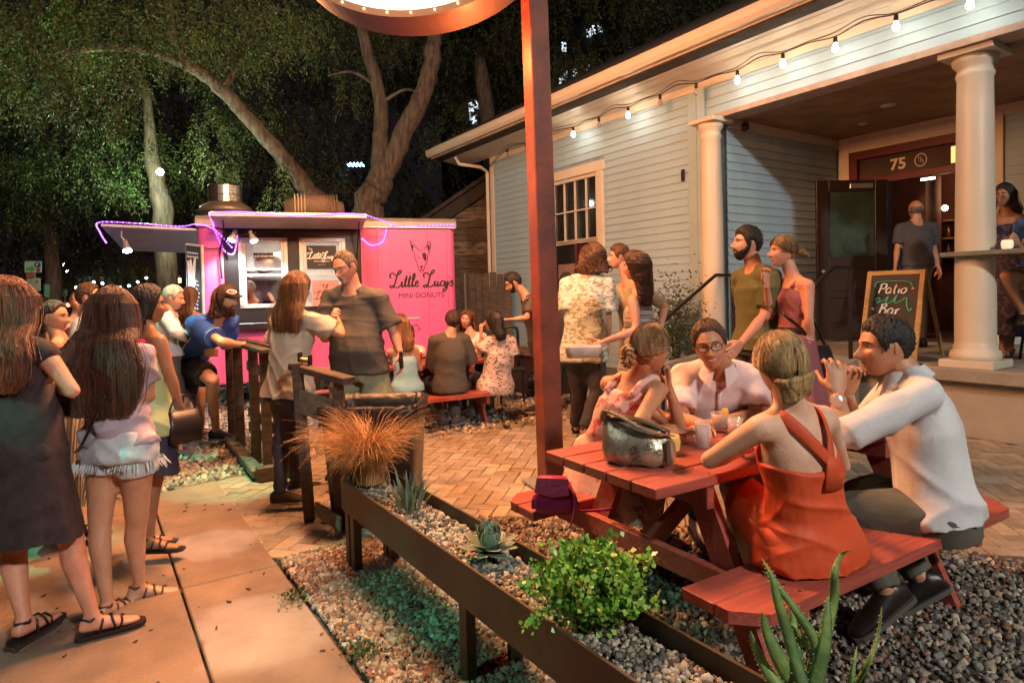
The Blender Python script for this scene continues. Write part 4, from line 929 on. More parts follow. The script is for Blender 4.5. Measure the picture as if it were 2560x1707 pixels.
s0_ = P(740, 1000, 4.2); s1_ = P(832, 1030, 4.0); b = MB(); b.bar(s0_, s1_, .02, .155, bev=.004); b.build('slat', M_palg, pg)
s0_ = P(790, 1270, 4.12); s1_ = P(852, 1310, 3.9); b = MB(); b.bar(s0_, s1_, .02, .09, bev=.004); b.build('slat', M_palg, pg)
for q in ((758, 880), (783, 887)):
    p = P(q[0]-8, q[1]+14, 4.22); b = MB(); b.box(p, (.012, .07, .07), I3, .003); b.build('latch_plate', M_steel, pg)
b = MB(); b.cyl(P(752, 899, 4.22), P(775, 901, 4.22), .016, n=10); b.build('latch_bar', mat('brass_dull', (.35, .2, .08), .4, metal=.7), pg)
# ================================================================= trash can
tc_ = thing('trash_bin', 'square black trash bin with folded liner beside the feathery grass', 'trash bin', A([-.86, 4.35, 0]))
rim = [P(866, 1021, 4.05), P(1046, 1016, 4.05), P(1000, 988, 4.5), P(846, 1000, 4.5)]
zt = float(np.mean([r[2] for r in rim])); c_ = sum(rim)/4; fr0 = nrm((rim[1]-rim[0])*A([1, 1, 0])); fr1 = A([-fr0[1], fr0[0], 0]); hw, hd = .225, .21; c_[2] = 0
b = MB(); b.loft([(c_+ZZ*.0, fr0, fr1, hw*.98, hd*.98), (c_+ZZ*.02, fr0, fr1, hw*1.18, hd*1.18), (c_+ZZ*(zt-.05), fr0, fr1, hw*1.36, hd*1.36), (c_+ZZ*(zt-.01), fr0, fr1, hw*1.40, hd*1.40), (c_+ZZ*zt, fr0, fr1, hw*1.36, hd*1.36), (c_+ZZ*(zt-.02), fr0, fr1, hw*1.28, hd*1.28), (c_+ZZ*(zt-.3), fr0, fr1, hw*1.2, hd*1.2)], 48, ex=7)
b.build('bin', mat('bin_plastic', (.014, .012, .013), .35, vary=.2), tc_, True)
b = MB(); V = []
for j, (k, dz) in enumerate(((1.42, -.10), (1.43, -.03), (1.44, .012), (1.34, .018), (1.25, -.05), (1.1, -.25))):
    for i in range(64):
        t = 2*pi*i/64; ct, st_ = cos(t), sin(t); ct = math.copysign(abs(ct)**(2/7), ct); st_ = math.copysign(abs(st_)**(2/7), st_)
        wob = 1+.012*sin(13*t+j)+.01*sin(29*t+2*j); V.append(c_+fr0*hw*k*ct*wob+fr1*hd*k*st_*wob+ZZ*(zt+dz+.006*sin(17*t+j)+(.02*sin(5*t) if j == 0 else 0)))
b.add(V, [(j*64+i, j*64+(i+1) % 64, (j+1)*64+(i+1) % 64, (j+1)*64+i) for j in range(5) for i in range(64)])
b.build('liner', mat('bag_film', (.012, .01, .012), .42, spec=.4, bump=.5, bscale=14), tc_, True)
# ================================================================= picnic tables
M_red = mat('picnic_red', (.38, .085, .06), .5, col2=(.26, .055, .04), nscale=6, bump=.18, bscale=12, stretch=(.6, 9, 9), rot=(0, 0, radians(31.7)))
def picnic(nm, label, o, T, L=1.8, wt=.70, ztop=.76, nbrd=5, bw=.30, boff=.60, zb=.45, chamfer=True):
    t = thing(nm, label, 'picnic table', A([o[0], o[1], 0])+T*L/2, 'red picnic tables')
    Q = A([T[1], -T[0], 0]); ax = A([T, Q, ZZ]); o = A([o[0], o[1], 0.]); g = .008; w_ = wt/nbrd
    def w(tt, q, z): return o+T*tt+Q*q+ZZ*z
    for k in range(nbrd):
        b = MB(); b.box(w(L/2, -wt/2+w_*(k+.5), ztop-.02), (L, w_-g, .042), ax, .004); b.build('top_board', M_red, t)
    for s in (-1, 1):
        for j in range(2):
            q0 = s*(boff-bw/2+.005) if j == 0 else s*(boff+.002); q1 = s*(boff-.002) if j == 0 else s*(boff+bw/2-.005)
            if j == 0: b = MB(); b.box(w(L/2, (q0+q1)/2, zb-.02), (L, abs(q1-q0)-g/2, .042), ax, .004)
            else:
                c = .09; b = MB(); pts = [(0, q0), (0, q1-s*c), (c, q1), (L-c, q1), (L, q1-s*c), (L, q0)]
                b.prism(pts, T, Q, o+ZZ*(zb-.041), ZZ*.042)
            b.build('bench_board', M_red, t)
    for te in (.30, L-.30):
        b = MB(); b.box(w(te, 0, ztop-.09), (.04, wt-.04, .09), ax, .004); b.build('cleat', M_red, t)
        b = MB(); b.box(w(te, 0, zb-.088), (.04, 2*(boff+bw/2)-.06, .09), ax, .004); b.build('bench_beam', M_red, t)
        for s in (-1, 1):
            b = MB(); p0 = w(te+.04, s*.22, ztop-.045); p1 = w(te+.04, s*.56, .0); d_ = nrm(p1-p0); sd = np.cross(d_, T)
            V = [p0+sd*.055-T*.02, p0-sd*.055-T*.02, p1-sd*.065-T*.02, p1+sd*.065-T*.02]
            for v in V[2:]: v[2] = 0
            b.prism([(0, 0), (1, 0), (1, 1), (0, 1)], (1, 0, 0), (0, 1, 0), (0, 0, 0), (0, 0, 1)); b.V = V+[v+T*.04 for v in V]; b.build('leg', M_red, t)
        b = MB(); b.bar(w(te, 0, zb-.06), w(L/2-(.15 if te < L/2 else -.15), 0, ztop-.06), .035, .08, bev=.003); b.build('brace', M_red, t)
    b = MB()
    for k in range(nbrd):
        for te in (.30, L-.30):
            for j in (-.3, .3): b.cyl(w(te, -wt/2+w_*(k+.5+j), ztop+.0005), w(te, -wt/2+w_*(k+.5+j), ztop+.0022), .0055, n=8)
    for s in (-1, 1):
        for te in (.30, L-.30):
            for j in (-.10, -.04, .04, .10): b.cyl(w(te, s*boff+j, zb+.0005), w(te, s*boff+j, zb+.0022), .0055, n=8)
    b.build('screw_heads', M_steel, t)['kind'] = 'stuff'
    return t, w
TT = nrm(A([.85, .525, 0]))
tbl1, w1_ = picnic('picnic_table', 'red picnic table in the foreground with four people and their drinks', (.315, 2.55), TT, 1.85)
TT2 = nrm(A([.97, .20, 0])); t2o = G(1255, 1048); t2o = t2o*A([1, 1, 0])+A([-.13, .62, 0])-TT2*1.85
tbl2, w2_ = picnic('picnic_table', 'red picnic table on the gravel in front of the pink trailer', (-2.07, 6.87), TT, 1.95, zb=.37, ztop=.69)
# ================================================================= steel planter
pn0, pn1, pu0, pu1, pzt, pzb = -1.135, -1.41, -3.46, -.55, .47, .30
pl_ = thing('steel_planter', 'long dark steel trough planter raised on square legs', 'planter', W((pu0+pu1)/2, (pn0+pn1)/2, 0))
b = MB(); uL = pu1-pu0
b.box(W((pu0+pu1)/2, pn0, (pzt+pzb)/2), (uL, .012, pzt-pzb), BAX, .002); b.build('side_panel', M_rust, pl_)
b = MB(); b.box(W((pu0+pu1)/2, pn1, (pzt+pzb)/2), (uL, .012, pzt-pzb), BAX, .002); b.build('side_panel', M_rust, pl_)
for u in (pu0, pu1): b = MB(); b.box(W(u, (pn0+pn1)/2, (pzt+pzb)/2), (.012, abs(pn1-pn0)-.012, pzt-pzb), BAX, .002); b.build('end_panel', M_rust, pl_)
b = MB(); b.box(W((pu0+pu1)/2, (pn0+pn1)/2, pzb+.05), (uL-.02, abs(pn1-pn0)-.014, .08), BAX); b.build('soil', M_soil, pl_)
ul = U@G(1165, 1697)
for u in (ul, ul-1.22, ul+1.2, pu0+.04):
    for n in ((pn0-.03, pn1+.03)): b = MB(); b.box(W(u, n, pzb/2+.0), (.055, .045, pzb), BAX, .003); b.build('leg', M_rust, pl_)
pgv = A([W(RNG.uniform(pu0+.02, pu1-.02), RNG.uniform(pn1+.02, pn0-.02))[:2] for _ in range(5600)])
gravel('pebbles', pgv, pzt-.062, .0098, gm, [.22, .14, .03, .31, .30], None, None, parent=pl_)
# ================================================================= trees
M_bark = mat('bark', (.20, .155, .115), .9, col2=(.07, .052, .04), nscale=9, bump=1., bscale=9, stretch=(1.6, 1.6, .3))
M_bark2 = mat('bark_dark', (.11, .085, .065), .9, col2=(.04, .03, .025), nscale=9, bump=.9, bscale=14, stretch=(1, 1, .25))
def leafmat(nm, c, c2): return mat(nm, c, .55, col2=c2, nscale=.9, detail=4.)
LF = [leafmat('leaf_green', (.085, .15, .03), (.02, .045, .012)), leafmat('leaf_dark', (.06, .08, .028), (.03, .04, .016)), leafmat('leaf_olive', (.12, .125, .04), (.055, .06, .022))]
def leafmesh(name, C, D, L, Wd, mt, parent, kind='stuff'):
    """C centres, D directions, L lengths: one folded diamond per leaf"""
    n = len(C); D = D/np.linalg.norm(D, axis=1)[:, None]; r = RNG.normal(size=(n, 3)); S_ = np.cross(D, r); S_ /= np.linalg.norm(S_, axis=1)[:, None]; Nn = np.cross(D, S_)
    L = L[:, None]; w_ = L*Wd
    V = np.stack([C, C+D*L*.45+S_*w_+Nn*w_*.3, C+D*L, C+D*L*.45-S_*w_+Nn*w_*.3], 1).reshape(-1, 3)-rootloc(parent)
    me = bpy.data.meshes.new(name); me.vertices.add(4*n); me.vertices.foreach_set('co', V.ravel()); me.loops.add(4*n); me.loops.foreach_set('vertex_index', np.arange(4*n, dtype=np.int32))
    me.polygons.add(n); me.polygons.foreach_set('loop_start', np.arange(0, 4*n, 4, dtype=np.int32)); me.polygons.foreach_set('loop_total', np.full(n, 4, dtype=np.int32))
    for q in mt: me.materials.append(q)
    me.polygons.foreach_set('material_index', RNG.integers(0, len(mt), n).astype(np.int32)); me.update(calc_edges=True)
    o = linkmesh(name, me, parent); o['kind'] = kind; return o
def sprays(blobs, leaf, per=22, droop=.8, twig=.55):
    C = []; D = []; L = []
    for (c, r, n) in blobs:
        for k in range(int(n*1.75)):
            v = RNG.normal(size=3); v /= np.linalg.norm(v); p = A(c)+v*A(r)*RNG.uniform(.25, 1)**.5
            d0 = nrm(A([v[0]*.8+RNG.normal()*.5, v[1]*.8+RNG.normal()*.5, -droop+RNG.normal()*.35])); q = p.copy()
            for j in range(per):
                t = j/per; q = q+d0*twig/per; d0 = nrm(d0+A([0, 0, -.06])); sd = RNG.normal(size=3)
                C.append(q+sd*.02); D.append(d0*.7+sd*.6+A([0, 0, -.2])); L.append(leaf*RNG.uniform(.6, 1.2))
    return A(C), A(D), A(L)
def tree(label, limbs, blobs, leaf=.075, per=22, mts=None, bark=None, name='shade_tree', group='street trees', droop=.8, twig=.55, wd=.17):
    base = limbs[0][0][0]*A([1, 1, 0]); t = thing(name, label, 'tree', base, group); tk = None
    for i, lb in enumerate(limbs):
        pts = spline([p for p, r in lb], 6); rr = np.interp(np.linspace(0, 1, len(pts)), np.linspace(0, 1, len(lb)), [r for p, r in lb]); b = MB()
        pts = [p+RNG.normal(size=3)*r*.06 for p, r in zip(pts, rr)]
        b.tube(pts, [r*(1+RNG.normal()*.04) for r in rr], 14); o = b.build('trunk' if i == 0 else 'limb', bark or M_bark, t if tk is None else tk, True); tk = tk or o
    if blobs:
        C, D, L = sprays(blobs, leaf, per, droop, twig); leafmesh('crown', C, D, L, wd, mts or LF, t)
    return t
d = 13.0
T1 = [(P(850, 900, d+.3)*A([1, 1, 0]), .34), (P(815, 560, d), .30), (P(765, 470, d), .25), (P(700, 385, d-.2), .22), (P(615, 290, d-.5), .20), (P(545, 215, d-.8), .19), (P(470, 165, d-1.2), .16), (P(380, 130, d-1.5), .12), (P(250, 115, d-1.8), .09), (P(120, 135, d-2.), .05)]
T1 = [(p, r*.68) for p, r in T1]
tree('leaning grey barked tree rising to the left from behind the trailer roof', [T1, [(P(470, 165, d-1.2), .13), (P(430, 80, d-1.4), .09), (P(420, -40, d-1.6), .07)], [(P(300, 118, d-1.7), .08), (P(180, 130, d-2.2), .05), (P(120, 170, d-2.6), .03)], [(P(560, 225, d-.7), .08), (P(620, 120, d-.6), .06), (P(700, 20, d-.5), .04)]],
     [(P(470, 40, d-1.5), (1.6, 1.2, .75), 190), (P(250, 60, d-2), (1.6, 1.2, .8), 200), (P(90, 90, d-2.2), (1.2, 1.0, .8), 150), (P(230, 205, d-2.6), (.75, .5, .55), 75), (P(90, 200, d-2.8), (.8, .5, .45), 70), (P(640, 60, d-1), (1.2, 1.0, .5), 120), (P(560, 130, d-.6), (.8, .6, .35), 50), (P(540, 350, d+.5), (.45, .5, .8), 60), (P(600, 240, d+1.5), (.9, .8, .7), 60), (P(700, 470, d-.3), (.14, .12, .18), 12), (P(700, 410, d-.3), (.12, .12, .10), 7)], mts=[LF[0], LF[2]])
d = 13.8
T2 = [(P(915, 900, d)*A([1, 1, 0]), .50), (P(918, 545, d), .42), (P(945, 470, d), .36), (P(965, 415, d), .33)]
T2 = [(p, r*.80) for p, r in T2]
tree('stout forked tree with two rising trunks behind the pink trailer', [T2, [(P(948, 440, d), .20), (P(952, 340, d), .17), (P(950, 250, d), .15), (P(925, 150, d), .13), (P(895, 40, d), .11), (P(880, -60, d), .12)], [(P(968, 430, d), .23), (P(1010, 330, d), .21), (P(1055, 240, d), .20), (P(1080, 150, d), .18), (P(1088, 60, d), .15), (P(1095, -60, d), .15)],
      [(P(950, 260, d), .05), (P(1010, 225, d-.3), .03), (P(1050, 235, d-.6), .015)], [(P(940, 215, d), .04), (P(880, 180, d-.3), .025), (P(820, 190, d-.6), .012)]],
     [(P(870, 90, d+1.5), (1.3, 1.0, .9), 110), (P(800, 30, d+1), (1.2, .9, .6), 90), (P(890, 210, d+.8), (.5, .5, .4), 30), (P(1020, 60, d+2), (1., 1., .8), 70), (P(640, 330, d+3), (1.1, 1., 1.2), 90), (P(800, 330, d+4), (1.0, 1., 1.3), 90), (P(1130, 330, d+3), (.9, 1., 1.2), 80), (P(820, 450, d+3), (.8, .8, .5), 40)], mts=[LF[2], LF[1]])
d = 13.5
tree('slender tree trunk carrying a bright lamp left of the exhaust drum', [[(P(425, 900, d)*A([1, 1, 0]), .24), (P(408, 560, d), .20), (P(395, 470, d), .17), (P(378, 390, d), .14), (P(372, 300, d), .10), (P(365, 220, d), .07)]],
     [(P(330, 380, d+.3), (.9, .8, .7), 85), (P(200, 400, d), (1.3, .9, .8), 120), (P(60, 330, d), (1.2, .9, .9), 110), (P(120, 480, d+1), (1.3, 1., .7), 95), (P(315, 470, d-.4), (.14, .14, .45), 16), (P(300, 300, d+1), (.9, .9, .5), 60), (P(480, 440, d+2), (.8, .8, .7), 60)], mts=[LF[0], LF[1]])
d = 17.
tree('thin straight trunk beside the green parking signs', [[(P(140, 860, d)*A([1, 1, 0]), .22), (P(132, 700, d), .18), (P(125, 560, d), .15), (P(118, 430, d), .12), (P(110, 300, d), .1)]],
     [(P(90, 470, d), (2.2, 1.2, .9), 110), (P(230, 560, d+3), (1.8, 1.2, .6), 60), (P(20, 560, d+1), (1.2, 1, .8), 60)], mts=[LF[1], LF[0]], leaf=.09)
d = 19
tree('dark tree behind the roof of the blue house', [[(P(1250, 800, d)*A([1, 1, 0]), .3), (P(1230, 400, d), .25), (P(1200, 150, d), .18)]],
     [(P(1480, 60, d), (3.2, 2, 1.6), 230), (P(1720, -20, d), (2.4, 2, 1.0), 130), (P(1230, 160, d+1), (2.2, 1.6, 1.3), 100), (P(1450, 190, d-2), (1.4, .8, .6), 60)], mts=[LF[2], LF[1]], leaf=.10)
d = 26
tree('round lit tree crown far down the street', [[(P(240, 820, d)*A([1, 1, 0]), .2), (P(240, 680, d), .15)]], [(P(245, 665, d), (2.0, 1.5, 1.1), 260), (P(95, 715, d-6), (.8, .6, .6), 70)], mts=[LF[0], LF[2]], leaf=.12)
C, D, L = [], [], []
bk = []
for k in range(110): x = RNG.uniform(-200, 2300); y = RNG.uniform(-50, 640 if x < 1200 else 250); bk.append((P(x, y, RNG.uniform(21, 30)), (2.4, 1.5, 1.7), 26))
C, D, L = sprays(bk, .17, 20, .5, .9); fo = thing('tree_belt', 'dark mass of trees closing off the night sky behind everything', 'trees', A([0, 25, 0])); o = leafmesh('foliage', C, D, L, .3, [LF[1]], fo); fo['kind'] = 'stuff'
del fo['category']; fo['category'] = 'trees'
# ================================================================= planter plants
pm = (pn0+pn1)/2
def upix(x, y, z=.45): return U@G(x, y, z)
def ribbon(b, pts, wd, nrmv=None, cup=0., n=0):
    pts = [A(p) for p in pts]; V = []; m_ = len(pts)
    for i, p in enumerate(pts):
        tg = nrm(pts[min(i+1, m_-1)]-pts[max(i-1, 0)]); sd = nrm(np.cross(tg, nrmv if nrmv is not None else ZZ)+1e-6); w_ = wd[i] if hasattr(wd, '__len__') else wd
        V += [p-sd*w_, p+sd*w_]
    b.add(V, [(2*i, 2*i+1, 2*i+3, 2*i+2) for i in range(m_-1)])
gb = W(upix(905, 1205), pm, pzt-.03); fg = thing('feather_grass', 'fountain of orange tan feather grass in the left end of the steel planter', 'ornamental grass', gb)
b = MB(); rr = np.random.default_rng(5)
TF_ = [(rr.uniform(0, 2*pi), abs(rr.normal())*.42, rr.uniform(.32, .58), rr.uniform(.12, .34), rr.normal(size=2)*.03) for _ in range(34)]
for k in range(3000):
    q_ = TF_[k % 34]; az = q_[0]+rr.normal()*.22; st = q_[1]+rr.normal()*.10; L_ = q_[2]*rr.uniform(.6, 1.1); o_ = A([cos(az), sin(az), 0]); s0 = gb+A([q_[4][0]+rr.normal()*.012, q_[4][1]+rr.normal()*.012, 0]); up0 = nrm(ZZ+o_*(.12+st*.45)); p = s0.copy(); pts = [p.copy()]; dr = q_[3]*rr.uniform(.8, 1.25)*(1.5 if rr.random() < .12 else 1)
    for j in range(7): p = p+up0*L_/7; up0 = nrm(up0+o_*.10-ZZ*dr*(j+1)/4+rr.normal(size=3)*.03); pts.append(p.copy())
    ribbon(b, pts, np.linspace(.0013, .0004, 8), nrm(rr.normal(size=3)))
o = b.build('blades', mat('feather_grass', (.68, .36, .13), .6, col2=(.30, .15, .05), nscale=9), fg); o['kind'] = 'stuff'
M_agv = mat('agave_leaf', (.16, .24, .17), .45, col2=(.10, .17, .12), nscale=5, bump=.1); M_edge = mat('leaf_margin', (.42, .40, .25), .6, vary=.2); M_aloe = mat('aloe_leaf', (.17, .28, .07), .55, col2=(.07, .15, .05), nscale=16, bump=.25, bscale=60)
def succ_leaf(root, base, d0, L_, w_, th, curl, mt, edge=None, teeth=False, up=ZZ, bend=0., tip=1.):
    """thick pointed leaf: cupped cross-section lofted along a curve"""
    pts = [A(base)]; d_ = nrm(d0); n_ = 12; out = nrm(d_*A([1, 1, 0])+A([1e-4, 0, 0])); 
    for i in range(n_): d_ = nrm(d_+(out*curl-ZZ*curl*.35+np.cross(out, ZZ)*bend)/n_*(1+i/n_)); pts.append(pts[-1]+d_*L_/n_)
    V = []; m_ = len(pts)
    for i, p in enumerate(pts):
        t = i/(m_-1); tg = nrm(pts[min(i+1, m_-1)]-pts[max(i-1, 0)]); sd = nrm(np.cross(tg, ZZ+A([.01, .013, 0]))); nu_ = np.cross(sd, tg)
        if nu_[2] < 0 : nu_ = nu_
        w__ = w_*(min(1, .65+.9*t) if t < .4 else (1-((t-.4)/.6)**1.7)**tip)+.0006; h = th*(1-t*.85)
        V += [p-sd*w__+nu_*h*.35, p-sd*w__*.5-nu_*h*.45, p-nu_*h*.75, p+sd*w__*.5-nu_*h*.45, p+sd*w__+nu_*h*.35, p+sd*w__*.5+nu_*h*.05, p-nu_*h*.12, p-sd*w__*.5+nu_*h*.05]
    F = [(8*i+k, 8*i+(k+1) % 8, 8*i+8+(k+1) % 8, 8*i+8+k) for i in range(m_-1) for k in range(8)]+[tuple(range(7, -1, -1))]
    lf = mk('leaf', V, F, mt, root, True)
    if teeth:
        b = MB()
        for i in range(1, m_-1):
            for q in (0, 4):
                for f in (0, .5):
                    a = A(V[8*i+q])*(1-f)+A(V[8*min(i+1, m_-1)+q])*f; c = A(V[8*i+2]); o_ = nrm(a-A(V[8*i+6])); tg = nrm(A(V[8*min(i+1, m_-1)+q])-A(V[8*i+q])); r_ = w_*.07+.0012
                    b.add([a-tg*r_, a+tg*r_, a+o_*r_*2+tg*r_*.6, a+ZZ*r_*.4], [(0, 1, 2), (0, 3, 2), (3, 1, 2), (0, 1, 3)])
        b.build('teeth', M_edge, lf)['kind'] = 'stuff'
    return lf
ab = W(upix(1030, 1262), pm, pzt-.04); al = thing('small_aloe', 'upright clump of narrow dark aloe leaves next to the feather grass', 'succulent', ab)
for k in range(26):
    a = 2.4*k; r_ = .006*sqrt(k); dd_ = A([cos(a)*(.06+.035*k**.6), sin(a)*(.06+.035*k**.6), 1]); succ_leaf(al, ab+A([cos(a)*r_*2.2, sin(a)*r_*2.2, 0]), dd_, .22-.003*k+RNG.uniform(-.03, .02), .0085, .005, RNG.uniform(-.25, .35) if k < 19 else .9, M_agv, bend=RNG.uniform(-.3, .3))
ag = W(upix(1242, 1372), pm-.02, pzt-.03); agv = thing('agave', 'blue green agave rosette with pale edged leaves in the planter', 'agave', ag)
for k in range(24):
    a = 2.4*k+.4; f = k/24; dd_ = A([cos(a)*(.25+1.35*f), sin(a)*(.25+1.35*f), 1.15-.75*f]); succ_leaf(agv, ag+A([cos(a)*.012, sin(a)*.012, .03*(1-f)]), dd_, .115-.02*abs(f-.6), .027, .010, -.5 if f < .4 else .35, M_agv, teeth=True, tip=.8)
# leafy bush
bb = W(upix(1615, 1492), pm-.01, pzt-.04); bu = thing('leafy_bush', 'bright green small leaved bush spilling over the planter edge', 'shrub', bb)
b = MB(); C, D, L = [], [], []; rr = np.random.default_rng(9)
for k in range(150):
    az = rr.uniform(0, 2*pi); lean = rr.uniform(0, 1)**.6; L_ = rr.uniform(.14, .26)*(1.0 if lean < .8 else 1.05); o_ = A([cos(az), sin(az), 0]); p = bb+A([rr.normal()*.03, rr.normal()*.025, 0]); dd_ = nrm(ZZ*(1.2-.40*lean)+o_*lean*.55); pts = [p.copy()]
    for j in range(9):
        p = p+dd_*L_/9; dd_ = nrm(dd_+rr.normal(size=3)*.16-ZZ*.05*lean); pts.append(p.copy())
        for q in range(9 if j > 1 else 2): C.append(p+rr.normal(size=3)*.012); D.append(rr.normal(size=3)+ZZ*.5+o_*.3); L.append(rr.uniform(.014, .027))
    b.tube(pts, np.linspace(.0018, .0007, 10), 4)
b.build('stems', mat('green_stem', (.10, .07, .03), .7), bu)['kind'] = 'stuff'
leafmesh('leaves', A(C), A(D), A(L), .42, [mat('bush_leaf', (.18, .42, .045), .4, col2=(.08, .25, .03), nscale=6), mat('bush_leaf_b', (.24, .42, .06), .4, vary=.2)], bu)
# tall aloe at the near right
ax_ = W(-.90, -1.33, pzt-.04); bal = thing('tall_aloe', 'tall spiny aloe with arching tapering leaves at the bottom right', 'aloe', ax_)
zq = lambda x, y, d_: P(x, y, d_)
def aleaf(pts, w_, th=.010):
    pts = spline(pts, 5); m_ = len(pts); V = []
    for i, p in enumerate(pts):
        t = i/(m_-1); tg = nrm(pts[min(i+1, m_-1)]-pts[max(i-1, 0)]); sd = nrm(np.cross(tg, FW)); nu_ = np.cross(sd, tg); w__ = w_*.82*(1-t**1.6)**.9+.0007; h = th*(1-t*.8)
        V += [p-sd*w__-nu_*h*.3*0+nu_*h*.3, p-sd*w__*.5-nu_*h*.5, p-nu_*h*.8, p+sd*w__*.5-nu_*h*.5, p+sd*w__+nu_*h*.3, p+sd*w__*.5+nu_*h*.05, p-nu_*h*.1, p-sd*w__*.5+nu_*h*.05]
    lf = mk('leaf', V, [(8*i+k, 8*i+(k+1) % 8, 8*i+8+(k+1) % 8, 8*i+8+k) for i in range(m_-1) for k in range(8)]+[tuple(range(7, -1, -1))], M_aloe, bal, True)
    b = MB()
    for i in range(1, m_-2):
        for q in (0, 4):
            a = A(V[8*i+q]); o_ = nrm(a-A(V[8*i+6])); tg = nrm(A(V[8*(i+1)+q])-a); r_ = .0022; b.add([a-tg*r_, a+tg*r_, a+o_*r_*2.2+tg*r_*.6, a+A([0, -r_*.5, r_*.4])], [(0, 1, 2), (0, 3, 2), (3, 1, 2), (0, 1, 3)])
    b.build('teeth', M_edge, lf)['kind'] = 'stuff'
D0 = 1.62
for pts, w_ in (([(2040, 1720), (2065, 1600), (2085, 1500), (2088, 1430), (2105, 1385), (2130, 1374)], .020), ([(2010, 1720), (1975, 1600), (1945, 1500), (1930, 1440), (1905, 1395)], .020), ([(2010, 1720), (2040, 1620), (2000, 1540), (1940, 1460), (1905, 1425)], .018), ([(2035, 1720), (2060, 1620), (2068, 1540), (2070, 1490)], .027),
                ([(1990, 1720), (1945, 1640), (1915, 1570), (1905, 1530)], .026), ([(2000, 1730), (1990, 1640), (1985, 1560), (1978, 1525)], .026), ([(2030, 1725), (2045, 1650), (2010, 1600), (1975, 1560)], .022), ([(2130, 1725), (2170, 1660), (2195, 1590), (2205, 1515)], .010), ([(2125, 1720), (2135, 1660), (2143, 1615)], .009), ([(1960, 1730), (1920, 1680), (1890, 1620), (1875, 1575)], .020), ([(2045, 1730), (2055, 1660), (2030, 1620)], .018)):
    aleaf([P(x, y, D0+RNG.uniform(-.03, .05)) for x, y in pts], w_)
# sprigs in the gravel, shrub by the wall
for (x, y, lab) in ((740, 1500, 'tiny green tuft in the gravel under the left end of the planter'), (905, 1640, 'tiny green tuft in the gravel near the planter leg')):
    p = G(x, y); t = thing('weed_tuft', lab, 'weed', p); C = p+RNG.normal(size=(160, 3))*A([.04, .04, .012])+A([0, 0, .02]); leafmesh('leaves', C, RNG.normal(size=(160, 3))+A([0, 0, 1.]), RNG.uniform(.01, .025, 160), .3, [LF[0]], t)
p = onplane(1690, 830, BW(0, .45, 0), NN); p[2] = 0; t = thing('wall_shrub', 'dark green shrub against the blue wall beside the slim column', 'shrub', p)
b = MB()
for k in range(8): b.tube([p+A([RNG.normal()*.03, RNG.normal()*.03, 0]), p+A([RNG.normal()*.15, RNG.normal()*.12, 1.3])], [.012, .004], 5)
b.build('stems', M_bark2, t)['kind'] = 'stuff'
C = p+A([0, 0, .95])+RNG.normal(size=(2600, 3))*A([.17, .14, .28]); leafmesh('leaves', C, RNG.normal(size=(2600, 3)), RNG.uniform(.03, .06, 2600), .25, [LF[0], LF[1]], t)
# ================================================================= street behind
st_ = sheet('street', [(-60, 13.), (-5.5, 13.5), (-5.5, 30), (-60, 34)], -.03, M_asph)
M_gsign = mat('sign_green', (.10, .42, .26), .5, vary=.08, nscale=2, emit=(.1, .42, .26), estr=.0); M_wsign = mat('sign_white', (.40, .62, .50), .5, vary=.08)
d = 12.5
ps = thing('parking_sign', 'cluster of green and white parking signs with a big P', 'parking sign', P(92, 900, d)*A([1, 1, 0]))
px_ = d/1604
def signplate(x0, y0, x1, y1, mt, nm='sign_panel', dd=0.):
    b = MB(); c = P((x0+x1)/2, (y0+y1)/2, d-dd); b.box(c, ((x1-x0)*px_, .01, (y1-y0)*px_), A([XR, FW, UPV]), .0); o = b.build(nm, mt, ps); return o, c
b = MB(); b.tube([P(92, 960, d)*A([1, 1, 0]), P(90, 790, d), P(84, 655, d)], .025, 8); b.build('pole', M_tin, ps)
o, c = signplate(62, 653, 104, 681, M_wsign, dd=.03)
b = MB(); cc = P(94, 662, d-.05); b.lathe([(.06, 0), (.06, .004)], cc, 20, -FW); b.build('roundel', mat('sign_blue', (.02, .08, .28), .5), o); text('P', .10, cc-FW*.008-UPV*.035, XR, UPV, M_wht, o)
b = MB(); cc = P(78, 672, d-.04); b.prism([(-.10, .03), (.0, .03), (.0, .07), (.08, 0), (0, -.07), (0, -.03), (-.10, -.03)], XR, UPV, cc, -FW*.004); b.build('arrow', M_gsign, o); b = MB(); b.lathe([(.035, 0), (.035, .004)], P(96, 675, d-.05), 16, -FW); b.build('roundel', mat('badge_red', (.5, .03, .04)), o)
signplate(66, 682, 87, 695, mat('sign_orange', (.42, .16, .06), .5), dd=.03)
o, c = signplate(67, 697, 85, 728, M_wsign, dd=.03); text('P', .09, P(77, 708, d-.05), XR, UPV, M_gsign, o); text('PAY TO', .035, P(76, 716, d-.05), XR, UPV, M_gsign, o); text('PARK', .035, P(76, 722, d-.05), XR, UPV, M_gsign, o)
signplate(69, 729, 86, 743, M_gsign, dd=.03)
o, c = signplate(85, 695, 101, 727, M_wsign, dd=.045); b = MB(); cc = P(92, 705, d-.06); b.loft([(cc+XR*.035*cos(t)+UPV*.035*sin(t), nrm(XR*cos(t)+UPV*sin(t)), FW, .005, .003) for t in np.linspace(0, 2*pi, 17)[:-1]], 6, closed=True); b.bar(cc-(XR+UPV)*.024, cc+(XR+UPV)*.024, .006, .008); b.build('no_symbol', mat('badge_red', (.5, .03, .04)), o); text('P', .05, cc-UPV*.018, XR, UPV, M_ink, o)
ps2 = thing('street_sign', 'narrow green street notice on a post right of the parking signs', 'street sign', P(116, 900, 14)*A([1, 1, 0])); b = MB(); b.box(P(117, 727, 14), (.115, .01, .29), A([XR, FW, UPV])); o = b.build('panel', M_gsign, ps2)
